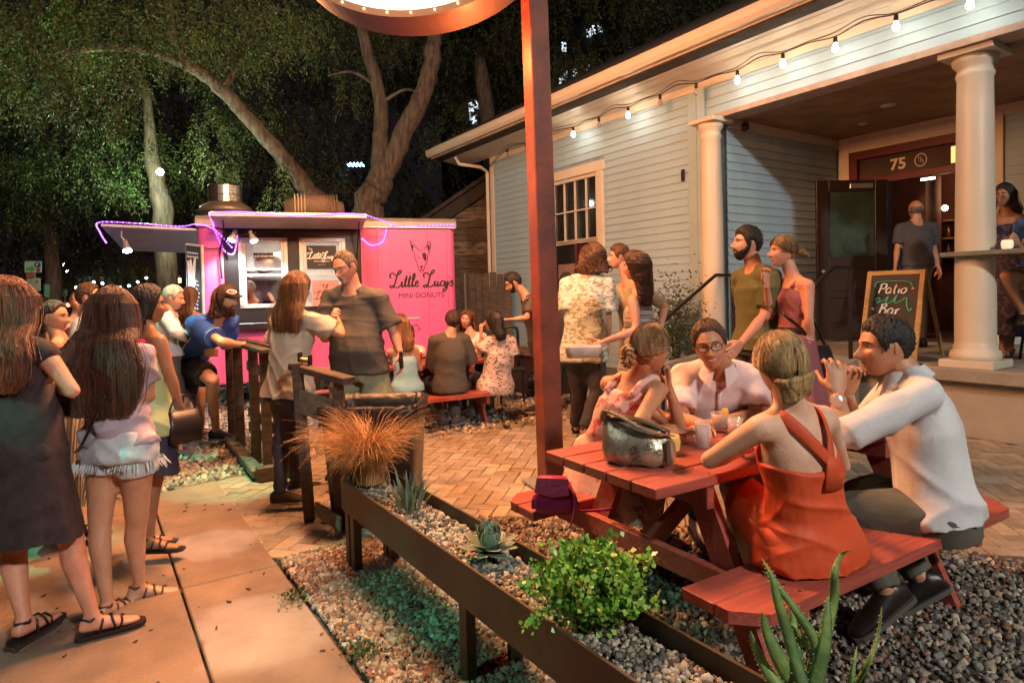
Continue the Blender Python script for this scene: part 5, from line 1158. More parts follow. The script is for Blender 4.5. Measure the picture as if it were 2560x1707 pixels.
for k in range(6): b = MB(); b.box(P(117, 714+5*k, 13.98), (.07, .004, .012), A([XR, FW, UPV])); b.build('text_line', M_wsign, o)
b = MB(); b.cyl(P(118, 900, 14)*A([1, 1, 0]), P(118, 745, 14), .02, n=8); b.build('pole', M_tin, ps2)
ps3 = thing('road_sign', 'small pale road sign on a post far down the street', 'street sign', P(162, 860, 20)*A([1, 1, 0])); b = MB(); b.box(P(162, 732, 20), (.16, .01, .20), A([XR, FW, UPV])); b.build('panel', M_wsign, ps3); b = MB(); b.cyl(P(162, 860, 20)*A([1, 1, 0]), P(162, 740, 20), .02, n=8); b.build('pole', M_tin, ps3)
# parked car with its lamps on
M_carp = mat('car_paint', (.42, .46, .47), .25, metal=.4, vary=.05)
cr_ = thing('parked_car', 'pale car with lit headlamps parked far down the street at the left', 'car', A([P(70, 800, 20)[0], 20, 0])); co_ = A([P(66, 800, 20)[0], 20., 0])
prof = [(-2.1, .35), (-2.15, .75), (-1.5, .95), (-.8, 1.42), (.7, 1.45), (1.4, 1.0), (2.1, .9), (2.15, .4)]
cx_ = nrm(A([.35, -1, 0])); cy_ = A([-cx_[1], cx_[0], 0]); b = MB(); b.loft([(co_+cy_*y, cx_, ZZ, .001, .001) for y in (0,)], 3) if False else None
V = []; F = []; n_ = len(prof)
for j, (y, k) in enumerate(((-.88, .94), (-.80, 1.), (.80, 1.), (.88, .94))): V += [co_+cx_*(x*(.98 if j in (0, 3) else 1))+cy_*y*(1 if z < 1.1 else .82)+ZZ*(.35+(z-.35)*k) for x, z in prof]
F = [(j*n_+i, j*n_+(i+1) % n_, (j+1)*n_+(i+1) % n_, (j+1)*n_+i) for j in range(3) for i in range(n_)]+[tuple(range(n_-1, -1, -1)), tuple(range(3*n_, 4*n_))]
mk('car_body', V, F, M_carp, cr_)
b = MB(); b.box(co_+ZZ*1.2-cx_*.05, (1.9, 1.5, .34), A([cx_, cy_, ZZ]), .05); b.build('windscreen', M_glass, cr_)
for sx in (-1.35, 1.35):
    for sy in (-.86, .86): b = MB(); b.cyl(co_+cx_*sx+cy_*sy*.85+ZZ*.32, co_+cx_*sx+cy_*sy+ZZ*.32, .32, n=20); b.build('wheel', mat('tyre_rubber', (.02, .02, .02)), cr_, True)
for sy in (-.6, .6): b = MB(); b.sph(co_+cx_*2.13+cy_*sy+ZZ*.68, .09, 10, 8); b.build('headlight', emis('head_glow', (.85, .95, 1), 30), cr_, True)
cr2 = thing('tail_light_car', 'dark car with red tail lamps far down the street', 'car', A([P(148, 800, 24)[0], 24, 0])); c2_ = A([P(148, 800, 24)[0], 24., 0]); V2 = [A(v)-co_+c2_ for v in V]; mk('car_body', V2, F, mat('dark_car', (.03, .03, .035), .3), cr2)
for k in (-.3, .3): b = MB(); b.sph(P(148, 762, 21.2)+XR*k, .07, 8, 6); b.build('tail_light', emis('tail_glow', (1, .08, .04), 12), cr2)
for k in (-1, 1): b = MB(); b.cyl(c2_+cx_*1.35*k-cy_*.9+ZZ*.3, c2_+cx_*1.35*k-cy_*.7+ZZ*.3, .3, n=16); b.build('wheel', mat('tyre_rubber', (.02, .02, .02)), cr2, True)
# lamps: one on the slender trunk, two on poles down the street, string of festoon bulbs, the tower behind
def pole_lamp(label, p, r, glow, z0=0., arm=0., w_=.04, col=(1, 1, 1), power=0, soft=.1):
    t = thing('street_lamp', label, 'street lamp', A([p[0]-arm, p[1], z0])); b = MB(); b.tube([A([p[0]-arm, p[1], z0]), A([p[0]-arm, p[1], p[2]+.1]), A([p[0], p[1], p[2]+.16])], [w_*1.3, w_, w_*.7], 8); b.build('post', M_steel, t, True)
    b = MB(); b.lathe([(r*.5, .16), (r*1.3, .10), (r*1.5, .0)], p, 14); b.build('shade', M_steel, t, True); b = MB(); b.sph(p-ZZ*.01, r, 14, 10); b.build('lamp_globe', glow, t, True)
    if power: lamp('street_lamp_light', 'POINT', p-ZZ*(r*1.6), power, col, soft)
lp = P(402, 429, 12.9); tl = thing('tree_lamp', 'bright white flood lamp strapped to the slender tree trunk', 'lamp', lp); b = MB(); b.lathe([(.03, -.14), (.07, -.05), (.08, .0)], lp, 14, (.1, -.9, -.3)); b.build('housing', M_steel, tl, True); b = MB(); b.sph(lp+A([.01, -.05, -.02]), .065, 14, 10); b.build('lens', emis('lamp_white', (.85, .95, 1), 120), tl, True)
lamp('tree_lamp_light', 'POINT', lp+A([.05, -.60, .05]), TREEW, (.72, 1, .62), .08)
gf = P(560, 980, 11.6)*A([1, 1, 0]); gt = thing('ground_flood', 'ground flood lamp behind the trailer washing the tree crowns', 'flood lamp', gf); b = MB(); b.box(gf+ZZ*.15, (.25, .12, .2), I3, .02); b.build('housing', M_steel, gt); b = MB(); b.box(gf+ZZ*.26, (.2, .09, .012), I3); b.build('lens', emis('lamp_white', (.85, .95, 1), 120), gt)
lamp('ground_flood_light', 'SPOT', gf+ZZ*.30, FILLW, (.85, 1, .62), .1, P(330, 120, 11.5), 100, .6)  # unseen flood and its green beams, added to brighten the leaves
for x_, y_, a_, e_ in ((225, 205, 10, 2600), (70, 215, 9, 1800), (325, 470, 5, 2200), (690, 430, 4, 900)): lamp('ground_flood_light', 'SPOT', gf+ZZ*.30, e_, (.35, 1, .25), .06, P(x_, y_, 11.2 if y_ < 300 else 13), a_, .8)
pole_lamp('small far street lamp with a cold white globe, upper of two', P(155, 659, 30), .10, emis('lamp_white', (.85, .95, 1), 120))
pole_lamp('small far street lamp with a cold white globe, lower of two', P(169, 677, 38), .10, emis('lamp_white', (.85, .95, 1), 120))
fs = thing('festoon_lights', 'faint string of tiny bulbs far down the street above the queue', 'string lights', P(270, 705, 24)); b = MB(); pts = [P(190+22*k, 715-10*sin(k*.9)-2*k, 24+.1*k) for k in range(9)]; b.tube(pts, .008, 4); b.build('cable', M_cab, fs)
fb_m = MB(); fb_m.sph((0, 0, 0), .045, 8, 6); fbm = bpy.data.meshes.new('bulb'); fbm.from_pydata(fb_m.V, [], fb_m.F); fbm.materials.append(emis('festoon_glow', (.8, .8, 1), 18))
for p in pts: o = linkmesh('bulb', fbm, fs); o.location = Vector(p-ZZ*.06-rootloc(fs))
nsn = thing('theatre_sign', 'tiny orange vertical bulb sign glowing behind the queue', 'neon sign', P(436, 860, 26)*A([1, 1, 0])); b = MB(); b.box(P(436, 700, 26), (.5, .1, .32), I3); b.cyl(P(436, 860, 26)*A([1, 1, 0]), P(436, 640, 26), .05, n=8); b.build('frame', M_steel, nsn)
b = MB()
for k in range(8): b.sph(P(434+RNG.uniform(-1.5, 1.5), 645+7*k, 25.8), .05, 8, 6)
for k in range(7): b.sph(P(426+4*k, 698, 25.8), .045, 8, 6); b.sph(P(426+4*k, 704, 25.8), .045, 8, 6)
b.build('bulbs', emis('amber_bulb', (1, .35, .06), 14), nsn)['kind'] = 'stuff'
hr = thing('tower_block', 'lit tower block windows glimpsed through the trees above the roof', 'tower block', A([P(1300, 500, 70)[0], 70, 0])); b = MB(); b.box(A([P(1330, 300, 70)[0], 72, 18]), (20, 3, 36), I3); b.build('wall', mat('tower_wall', (.012, .010, .014), .9), hr)
wm = MB(); wm.box((0, 0, 0), (.5, .1, 1.0), I3); wme = bpy.data.meshes.new('window'); wme.from_pydata(wm.V, [], wm.F); wme.materials.append(emis('tower_window', (.75, .9, 1), .9))
for (x, y) in ((1178, 268), (1186, 300), (1192, 262), (1205, 258), (1215, 250), (1180, 290), (1472, 82), (1486, 76), (1500, 70), (1410, 118), (1404, 205), (1436, 200), (1440, 185), (1470, 175), (1416, 190)):
    o = linkmesh('window', wme, hr); o.location = Vector(P(x, y, 69)-rootloc(hr))
bl_ = thing('blue_fairy_lights', 'small cluster of blue fairy lights between the tree trunks', 'string lights', P(890, 413, 17)); b = MB(); b.tube([P(872+5*k, 413+3*sin(k*2), 17) for k in range(9)], .006, 4); b.build('cable', M_cab, bl_); b = MB()
for k in range(14): b.sph(P(870+3*k, 412+4*sin(k*2.1), 17), .022, 6, 5)
b.build('bulbs', emis('fairy_blue', (.15, .4, 1), 25), bl_)['kind'] = 'stuff'
# two pole lamps assumed behind the camera to light the yard; third added for beams
for i, (_p, _e, _c, _s) in enumerate(UNSEEN_LAMPS): pole_lamp(['tall street lamp on the kerb behind the viewer, right', 'tall street lamp on the kerb behind the viewer, left', 'tall street lamp down the kerb, far left'][i], A(_p)+A([0, 0, .45]), .28, emis('lamp_warm', (1, .85, .65), 8), arm=[.95, -.95, 2.4][i], w_=.07)
# ================================================================= small things on the tables
def TBL(x, y, z=.763): return G(x, y, z)
M_glassc = mat('drink_glass', (.8, .8, .8), .05, vary=0, alpha=.22, spec=1.)
def tumbler(label, x, y, r, h, fill, fc, cat='glass'):
    p = TBL(x, y); t = thing('tumbler', label, cat, p, 'drinks on the front table'); b = MB(); b.lathe([(r*.80, 0), (r*.84, .004), (r, h), (r-.003, h), (r*.8-.003, .012), (.001, .012)], p+ZZ*.001, 32); b.build('glass', M_glassc, t, True)
    b = MB(); b.lathe([(r*.80-.0035, .013), (r*.8+(r-r*.8)*fill-.0045, h*fill), (.001, h*fill)], p+ZZ*.001, 28); b.build('drink', fc, t, True); return t, p
tumbler('clear pint glass of iced water beside the handbag', 1757, 1118, .037, .118, .78, mat('ice_water', (.62, .50, .50), .15, vary=.15, nscale=30))
t, p = tumbler('short tumbler of amber cocktail with an orange peel', 1800, 1078, .044, .092, .86, mat('amber_drink', (.45, .16, .02), .15, vary=.2, nscale=20)); b = MB(); b.loft([(p+A([.022, -.004, .05]), A([1, 0, 0]), A([0, 1, 0]), .014, .005), (p+A([.024, -.006, .09]), A([1, 0, 0]), A([0, 1, 0]), .018, .006), (p+A([.026, -.006, .115]), A([1, 0, 0]), A([0, 1, 0]), .012, .004)], 12); b.build('orange_peel', mat('orange_peel', (.85, .38, .02), .5, vary=.1), t, True)
tumbler('half hidden glass of pink drink behind the amber cocktail', 1838, 1090, .036, .085, .7, mat('pink_drink', (.45, .2, .18), .2, vary=.1))
tumbler('small glass by the elbow of the smiling man', 1925, 1062, .036, .09, .5, mat('milky_drink', (.5, .46, .36), .2, vary=.1))
p = TBL(1672, 1130); t = thing('candle_jar', 'pale yellow glowing candle jar just behind the handbag', 'candle jar', p); b = MB(); b.lathe([(.038, 0), (.05, .02), (.054, .05), (.042, .095), (.036, .115), (.033, .115), (.039, .09), (.05, .05), (.046, .022), (.001, .01)], p, 28); b.build('jar', M_glassc, t, True); b = MB(); b.lathe([(.044, .012), (.049, .045), (.044, .075), (.001, .075)], p, 24); b.build('wax', mat('wax', (.75, .55, .18), .5, vary=.05, emit=(1, .6, .15), estr=.35), t, True)
# big metallic handbag
p = TBL(1597, 1158); hb2 = thing('metallic_handbag', 'slouchy bronze and silver metallic handbag on the front corner of the table', 'handbag', p); x = nrm(A([.9, -.28, 0])); y = A([-x[1], x[0], 0]); M_met = mat('metallic_leather', (.46, .40, .30), .32, metal=.55, col2=(.20, .19, .16), nscale=9, bump=.5, bscale=16); M_mdk = mat('metallic_dark', (.12, .10, .07), .35, metal=.4, vary=.3)
b = MB(); N0 = 40; secs = [(.0, .120, .052, 0), (.012, .138, .066, 0), (.05, .150, .074, 0), (.10, .145, .064, 0), (.14, .132, .040, -.01), (.165, .118, .018, -.015)]
V = []
for z, a, d_, sh in secs:
    for i in range(N0):
        t = 2*pi*i/N0; V.append(p+x*(a*math.copysign(abs(cos(t))**.8, cos(t))+sh)+y*d_*math.copysign(abs(sin(t))**.9, sin(t))*(1+.06*sin(9*t))+ZZ*(z*(1+.16*(-cos(t)))+.004*sin(7*t)))
b.add(V, [(j*N0+i, j*N0+(i+1) % N0, (j+1)*N0+(i+1) % N0, (j+1)*N0+i) for j in range(5) for i in range(N0)]+[tuple(range(N0-1, -1, -1)), tuple(range(5*N0, 6*N0))]); b.build('bag_body', M_met, hb2, True)
b = MB(); b.loft([(p+x*(-.125+.25*t)+ZZ*(.188-.055*t+.018*sin(pi*t)), y, ZZ, .036-.012*t, .009) for t in np.linspace(0, 1, 9)], 12); b.build('top_flap', M_mdk, hb2, True)
b = MB(); hp = spline([p+x*-.14+ZZ*.17, p+x*-.13+ZZ*.215-y*.02, p+x*-.06+ZZ*.20-y*.055, p+x*.03+ZZ*.155-y*.070, p+x*.10+ZZ*.135-y*.05, p+x*.135+ZZ*.12], 6)
for i in range(len(hp)-1): b.bar(hp[i], hp[i+1]+(hp[i+1]-hp[i])*.1, .026, .006)
st2 = b.build('strap', M_met, hb2)
b = MB()
for i in range(2, len(hp)-3, 3): b.sph(hp[i]-y*.003+ZZ*.005, .0045, 8, 6)
b.build('eyelets', mat('gold', (.8, .5, .15), .25, metal=.9, vary=0), st2)['kind'] = 'stuff'
b = MB(); b.bar(p+x*.12-y*.055+ZZ*.11, p+x*.125-y*.064+ZZ*.02, .02, .012, bev=.003); b.build('tassel', M_mdk, hb2)
for k in range(9):
    b = MB(); a = RNG.uniform(-.01, .11); z = RNG.uniform(.03, .10); r_ = RNG.uniform(.010, .017); c = p+x*a-y*.076+ZZ*z; b.loft([(c+x*r_*cos(t)+ZZ*r_*sin(t), nrm(x*cos(t)+ZZ*sin(t)), y, .002, .0014) for t in np.linspace(.4, 5.6, 14)], 5); b.build('scroll_print', M_mdk, hb2)
# magenta purse on the far bench
p = G(1388, 1276, .452); pp_ = thing('magenta_purse', 'folded magenta leather purse on the left end of the far bench', 'purse', p); x = nrm(A([.95, -.2, 0])); y = A([-x[1], x[0], 0]); M_mag = mat('magenta_leather', (.40, .015, .10), .38, vary=.25, nscale=6, bump=.2, bscale=40)
b = MB(); b.loft([(p, x, y, .085, .055), (p+ZZ*.03, x, y, .098, .062), (p+ZZ*.10, x, y, .085, .045), (p+ZZ*.16-x*.01, x, y, .066, .022)], 32, ex=3.5); b.build('bag_body', M_mag, pp_, True)
b = MB(); b.prism([(-.075, .0), (.07, .0), (.075, -.07), (.0, -.085), (-.085, -.065)], x, nrm(ZZ+y*.35), p+ZZ*.165-y*.040, -y*.008); b.V = [v for v in b.V]; b.build('flap', mat('magenta_leather_b', (.55, .03, .13), .35, vary=.15, bump=.15), pp_)
b = MB(); b.lathe([(.004, 0), (.012, -.02), (.014, -.06)], p-x*.095-y*.02+ZZ*.075, 10); b.tube([p-x*.09-y*.02+ZZ*.075, p-x*.06+ZZ*.12], .003, 5); b.build('tassel', M_mag, pp_, True)
b = MB(); b.tube(spline([p+x*.06+ZZ*.13-y*.01, p+x*.10+ZZ*.09-y*.05, p+x*.11+ZZ*.03-y*.05, p+x*.14+ZZ*.012-y*.02, p+x*.26+ZZ*.012+y*.02], 5), .007, 6); b.tube(spline([p+x*.05+ZZ*.14, p+x*.09+ZZ*.10-y*.03, p+x*.095+ZZ*.02-y*.06, p+x*.08-ZZ*.04-y*.10], 5), .005, 6); b.build('strap', M_mag, pp_, True)
# trailer table: paper liner, red cup, bottles; bicycle behind
p = w2_(.9, -.05, .762); t = thing('paper_liner', 'pink printed paper sheet spread on the trailer table', 'paper liner', p); b = MB(); b.box(p+ZZ*.003, (.55, .4, .004), frame((.5, .85, 0))); b.build('sheet', pattern('pink_print', (.75, .15, .35), (.6, .5, .55), 14), t)
p = P(1048, 888, 7.0); t = thing('red_cup', 'small shiny red cup in the child\'s hand', 'cup', p); b = MB(); b.lathe([(.028, -.03), (.034, .03), (.03, .03), (.026, -.02)], p, 16); b.build('cup', mat('red_gloss', (.6, .02, .02), .2, vary=0), t, True)
for (x, mt_, lab) in ((918, mat('green_glass', (.02, .25, .06), .15, vary=.1), 'green soda bottle on the trailer bench behind the big man'), (932, mat('pet_bottle', (.45, .5, .6), .15, vary=.1), 'clear water bottle with a blue label behind the big man')):
    p = P(x-8, 985, 6.5); t = thing('bottle', lab, 'bottle', p); b = MB(); b.lathe([(.03, 0), (.033, .02), (.033, .12), (.028, .15), (.012, .18), (.012, .20)], p, 18); b.build('glass', mt_, t, True); b = MB(); b.lathe([(.0338, .05), (.0338, .10)], p, 18); b.build('label', mat('blue_label', (.05, .12, .45), .5) if x > 925 else mat('green_label', (.05, .3, .1), .5), t, True)
bk_ = thing('bicycle', 'parked bicycle with a black saddle in front of the pink trailer door', 'bicycle', P(1040, 990, 8.3)*A([1, 1, 0])); B_ = P(1070, 990, 8.35)*A([1, 1, 0]); xx = nrm(A([-.93, -.1, 0])); yy = A([-xx[1], xx[0], 0])
for o_ in (0, 1.02):
    b = MB(); c = B_+xx*o_+ZZ*.34; b.loft([(c+xx*.32*cos(t)+ZZ*.32*sin(t), nrm(xx*cos(t)+ZZ*sin(t)), yy, .018, .016) for t in np.linspace(0, 2*pi, 33)[:-1]], 8, closed=True); wh = b.build('wheel', mat('tyre_rubber', (.02, .02, .02)), bk_, True); b = MB(); [b.cyl(c, c+xx*.31*cos(t)+ZZ*.31*sin(t), .0015, n=4) for t in np.linspace(0, 2*pi, 17)[:-1]]; b.build('spokes', M_tin, wh)['kind'] = 'stuff'
b = MB(); bb_ = B_+xx*.42+ZZ*.30; se_ = B_+xx*.28+ZZ*.86; hd = B_+xx*.86+ZZ*.82; [b.cyl(p_, q_, .016, n=8) for p_, q_ in ((bb_, se_), (se_-ZZ*.08, hd-ZZ*.05), (bb_, hd-ZZ*.1), (B_+ZZ*.34, bb_), (B_+ZZ*.34, se_-ZZ*.1), (hd+ZZ*.1, B_+xx*1.02+ZZ*.34))]; b.build('bike_frame', M_pink, bk_, True)
b = MB(); b.loft([(se_-xx*.13+ZZ*.09, yy, ZZ, .07, .03), (se_-xx*.05+ZZ*.09, yy, ZZ, .085, .03), (se_+xx*.05+ZZ*.08, yy, ZZ, .035, .022), (se_+xx*.16+ZZ*.07, yy, ZZ, .016, .014)], 16); b.build('saddle', mat('saddle_black', (.015, .013, .013), .25), bk_, True)
b = MB(); b.tube(spline([hd+ZZ*.12-yy*.3-xx*.12, hd+ZZ*.15-yy*.2, hd+ZZ*.12, hd+ZZ*.15+yy*.2, hd+ZZ*.12+yy*.3-xx*.12], 5), .012, 8); b.build('handlebar', M_tin, bk_, True)
p = onplane(2518, 612, BW(0, -.15, 0), NN); p[2] = 1.755; t = thing('votive_candle', 'milky votive candle holder on the porch drink ledge', 'candle', p); b = MB(); b.lathe([(.035, 0), (.045, .02), (.048, .06), (.04, .085), (.036, .085), (.04, .05)], p, 20); b.build('holder', mat('frosted', (.55, .52, .42), .4, vary=.1, emit=(1, .8, .5), estr=.4), t, True)
# ================================================================= people
def sstep(a, b_, x): t = np.clip((x-a)/(b_-a), 0, 1); return t*t*(3-2*t)
def gs(x, z, x0, z0, sx, sz): return np.exp(-((x-x0)/sx)**2/2-((z-z0)/sz)**2/2)
def head_surf(d, fem=0., smile=0.):
    """d (n,3) unit directions, face along +y -> skin surface points in metres, origin at ear level"""
    dx, dy, dz = d.T; x = .076*dx; y = .098*dy; z = .116*dz
    t = np.clip(-z/.116, 0, 1)
    x = x*(1-(.30+.06*fem)*t**1.7); x = x*(1+.04*np.exp(-((z-.03)/.04)**2))
    y = np.where(dy < 0, y*(1-.42*t**1.1), y*(1-.02*t)); y = y+.040*t**2.6
    y = np.where(dy > 0, y*(1-.10*np.clip(z/.116, 0, 1)**2), y)
    f = sstep(.05, .35, dy); ax = np.abs(x)
    o = -.0135*gs(ax, z, .031, .006, .015, .010)+(.006-.003*fem)*gs(ax, z, .026, .026, .018, .007)
    o += .024*gs(x, z, 0, -.030, .0085, .011)+.016*gs(x, z, 0, -.012, .0075, .016)+.008*gs(ax, z, .012, -.036, .006, .006)
    o += .0065*gs(x, z, 0, -.058, .018, .0045)+.0065*gs(x, z, 0, -.068, .016, .0045)-.005*gs(x, z, 0, -.063, .020, .0018)
    o += .006*gs(x, z, 0, -.098, .016, .012)+.005*gs(ax, z, .040, -.026, .016, .016)+smile*.006*gs(ax, z, .036, -.04, .012, .012)
    y = y+o*f
    return np.stack([x, y, z], 1)
def dirgrid(nu, nv, lo=-1., hi=1.):
    u = np.linspace(0, 2*pi, nu, endpoint=False); v = np.linspace(lo*pi/2, hi*pi/2, nv)
    # denser sampling on the face
    uu = u-.35*np.sin(u); U_, V_ = np.meshgrid(uu, v); c = np.cos(V_)
    return np.stack([np.sin(U_)*c, np.cos(U_)*c, np.sin(V_)], -1).reshape(-1, 3), U_.ravel(), V_.ravel()
def gridfaces(nu, nv): return [(j*nu+k, j*nu+(k+1) % nu, (j+1)*nu+(k+1) % nu, (j+1)*nu+k) for j in range(nv-1) for k in range(nu)]
SKIN = {}
def skin(nm, c):
    if nm not in SKIN:
        m_ = mat('skin_'+nm, c, .5, col2=(c[0]*.88, c[1]*.80, c[2]*.76), nscale=11, bump=.12, bscale=110); SKIN[nm] = m_
        b_ = m_.node_tree.nodes['Principled BSDF']; b_.inputs['Subsurface Weight'].default_value = .12; b_.inputs['Subsurface Scale'].default_value = .02
    return SKIN[nm]
M_skinbump = None
M_lip = mat('lips', (.42, .14, .11), .4, vary=.1); M_eyew = mat('eye_white', (.7, .68, .64), .2, vary=0); M_iris = mat('iris', (.03, .018, .012), .15, vary=0)
HAIRM = {}
def hairmat(nm, c, c2):
    if nm not in HAIRM:
        m_ = mat('hair_'+nm, c, .6, col2=c2, nscale=30, bump=1., bscale=60, stretch=(1, 1, .12), detail=3.); HAIRM[nm] = m_; m_['light'] = 1; mat('hair_'+nm+'_streak', tuple(min(1, q*1.5+.008) for q in c), .55, vary=.3)
    return HAIRM[nm]
HLIM = [(0, .070), (30, .068), (48, .050), (60, .010), (72, -.020), (80, .020), (95, .022), (108, -.012), (125, -.05), (150, -.072), (180, -.078)]
def hair_lim(U_, recede=0.):
    a = np.degrees(np.abs((U_+pi) % (2*pi)-pi)); xs, ys = zip(*HLIM); y = np.interp(a, xs, ys)
    return y+recede*np.interp(a, [0, 40, 60], [1., 1., 0.])
def cap_mesh(fr, c, s, thick, recede=0., noise=.003, nu=72, nv=48, lowall=None, seed=0, vol=1.):
    d, U_, V_ = dirgrid(nu, nv, -.75, 1); p = head_surf(d); lim = hair_lim(U_, recede) if lowall is None else lowall(U_)
    k = sstep(-.012, .016, p[:, 2]-lim); top = sstep(-.02, .09, p[:, 2])
    off = -.006+k*(.006+thick*(.55+.6*top))+k*noise*np.sin(U_*37+seed+np.sin(V_*9)*3)+k*noise*.8*np.sin(U_*17+V_*23+seed)
    n = d*A([1/.076, 1/.098, 1/.116]); n /= np.linalg.norm(n, axis=1)[:, None]
    q = p+n*off[:, None]*vol
    keep = k > .002; F = [f for f in gridfaces(nu, nv) if any(keep[i] for i in f)]
    return (q*s)@fr+c, F
def face_parts(root, fr, c, s, sk, hair_mt, brow=True, glasses=None, beard=None, fem=0., smile=0., eyes=True):
    def fp_(x, z, off=0.):
        # find the surface point at local (x,z) on the face
        d = nrm(A([x/.076, sqrt(max(.02, 1-(x/.076)**2-(z/.116)**2)), z/.116]))
        for _ in range(6):
            q = head_surf(d[None], fem)[0]; d = nrm(d+A([(x-q[0])/.09, 0, (z-q[2])/.12]))
        q = head_surf(d[None], fem)[0]; return (q+A([0, off, 0]))
    if eyes:
        for sx in (-1, 1):
            q = fp_(.031*sx, .006); b = MB(); b.sph(c+((q+A([0, -.0085, 0]))*s)@fr, .0125*s, 14, 10); e = b.build('eye', M_eyew, root, True)
            b = MB(); b.sph(c+((q+A([0, .0012, -.0]))*s)@fr, .0048*s, 10, 6); b.build('iris', M_iris, e, True)
            b = MB(); pts = [c+((fp_((.031+t)*sx, .0115-abs(t)*.35, .0012))*s)@fr for t in (-.013, -.006, 0, .006, .013)]; b.tube(pts, .0016*s, 4); b.build('eyelid', sk, root)
    if brow:
        for sx in (-1, 1):
            b = MB(); pts = [c+((fp_((.030+t)*sx, .0255+.004*(1-abs(t)/.02)-.0015*(t/.018), .001))*s)@fr for t in (-.018, -.009, 0, .009, .018)]
            b.tube(pts, [.0016*s, .0034*s, .0034*s, .003*s, .001*s], 5); b.build('eyebrow', hair_mt, root)
    if smile > .3:
        b = MB(); pts = [c+((fp_(x, -.0615+smile*.006*(x/.02)**2, .0012))*s)@fr for x in np.linspace(-.019, .019, 7)]; b.tube(pts, [.001*s]+[.0032*s]*5+[.001*s], 6); b.build('teeth', mat('teeth', (.75, .7, .62), .3, vary=0), root)
    b = MB()
    for zz, r_ in ((-.057+(.001 if smile else 0), .0022), (-.0675, .0028)):
        pts = [c+((fp_(x, zz+(smile*.008+.001)*(x/.02)**2*(1 if zz > -.06 else .9), .0004))*s)@fr for x in np.linspace(-.021, .021, 7)]; b.tube(pts, [.0006*s]+[r_*s]*5+[.0006*s], 5)
    b.build('lips', M_lip, root, True)
    if glasses:
        M_g = mat('spectacle_frame', (.015, .012, .012), .3, vary=0); b = MB(); r_ = .0019*s if glasses == 'dark' else .0010*s
        for sx in (-1, 1):
            cx = .032*sx; y0 = fp_(0, .003)[1]+.004; loop = [A([cx+.024*math.copysign(abs(cos(t))**.6, cos(t)), y0-.010*abs(.024*cos(t)+cx)/.05, .004+.0155*math.copysign(abs(sin(t))**.6, sin(t))]) for t in np.linspace(0, 2*pi, 21)]
            b.tube([c+(q*s)@fr for q in loop], r_, 5); b.tube([c+(A([.056*sx, y0-.012, .010])*s)@fr, c+(A([.079*sx, .03, .012])*s)@fr, c+(A([.080*sx, -.012, .004])*s)@fr], r_*1.1, 5)
        b.tube([c+(A([-.008, y0, .006])*s)@fr, c+(A([0, y0+.003, .009])*s)@fr, c+(A([.008, y0, .006])*s)@fr], r_, 5); b.build('glasses', M_g, root)
    if beard is not None:
        mt, th, zt, goat = beard; nu, nv = 72, 40; d, U_, V_ = dirgrid(nu, nv, -1, .3); p = head_surf(d, fem); a = np.degrees(np.abs((U_+pi) % (2*pi)-pi))
        lim = np.interp(a, [0, 10, 16, 30, 60, 78, 84], [-.047, -.047, -.046, -.058, -.04, .015, .02])+zt; side = sstep(90, 78, a) if not goat else sstep(34, 24, a)
        mouth = gs(p[:, 0], p[:, 2], 0, -.064, .017, .0065)
        k = sstep(.004, -.006, p[:, 2]-lim)*side*(1-sstep(.45, .7, mouth)); n = d
        q = p+n*((-.004+k*(.004+th))*1)[:, None]+n*(k*.0015*np.sin(U_*61+V_*47))[:, None]
        F = [f for f in gridfaces(nu, nv) if sum(k[i] > .02 for i in f) >= 2]; mk('beard', (q*s)@fr+c, F, mt, root, True)
def head_geo(fr, c, s, near=True, fem=0., smile=0.):
    nu, nv = (96, 76) if near else (48, 38)
    d, U_, V_ = dirgrid(nu, nv); V = head_surf(d, fem, smile); F = gridfaces(nu, nv); F.append(tuple(range(nu-1, -1, -1)))
    V = [(v*s)@fr+c for v in V]; b = MB(); b.V = V; b.F = F; b.M = [0]*len(F)
    for sx in (-1, 1):   # ears
        for q, r in (((.0745*sx, -.008, .002), (.006, .014, .024)), ((.075*sx, -.005, -.014), (.005, .009, .012))):
            e = MB(); a_ = radians(18)*sx; R = A([[cos(a_), -sin(a_), 0], [sin(a_), cos(a_), 0], [0, 0, 1]]); e.sph((0, 0, 0), r, 12, 8, R); b.add([((A(v)+A(q))*s)@fr+c for v in e.V], e.F)
    return b.V, b.F
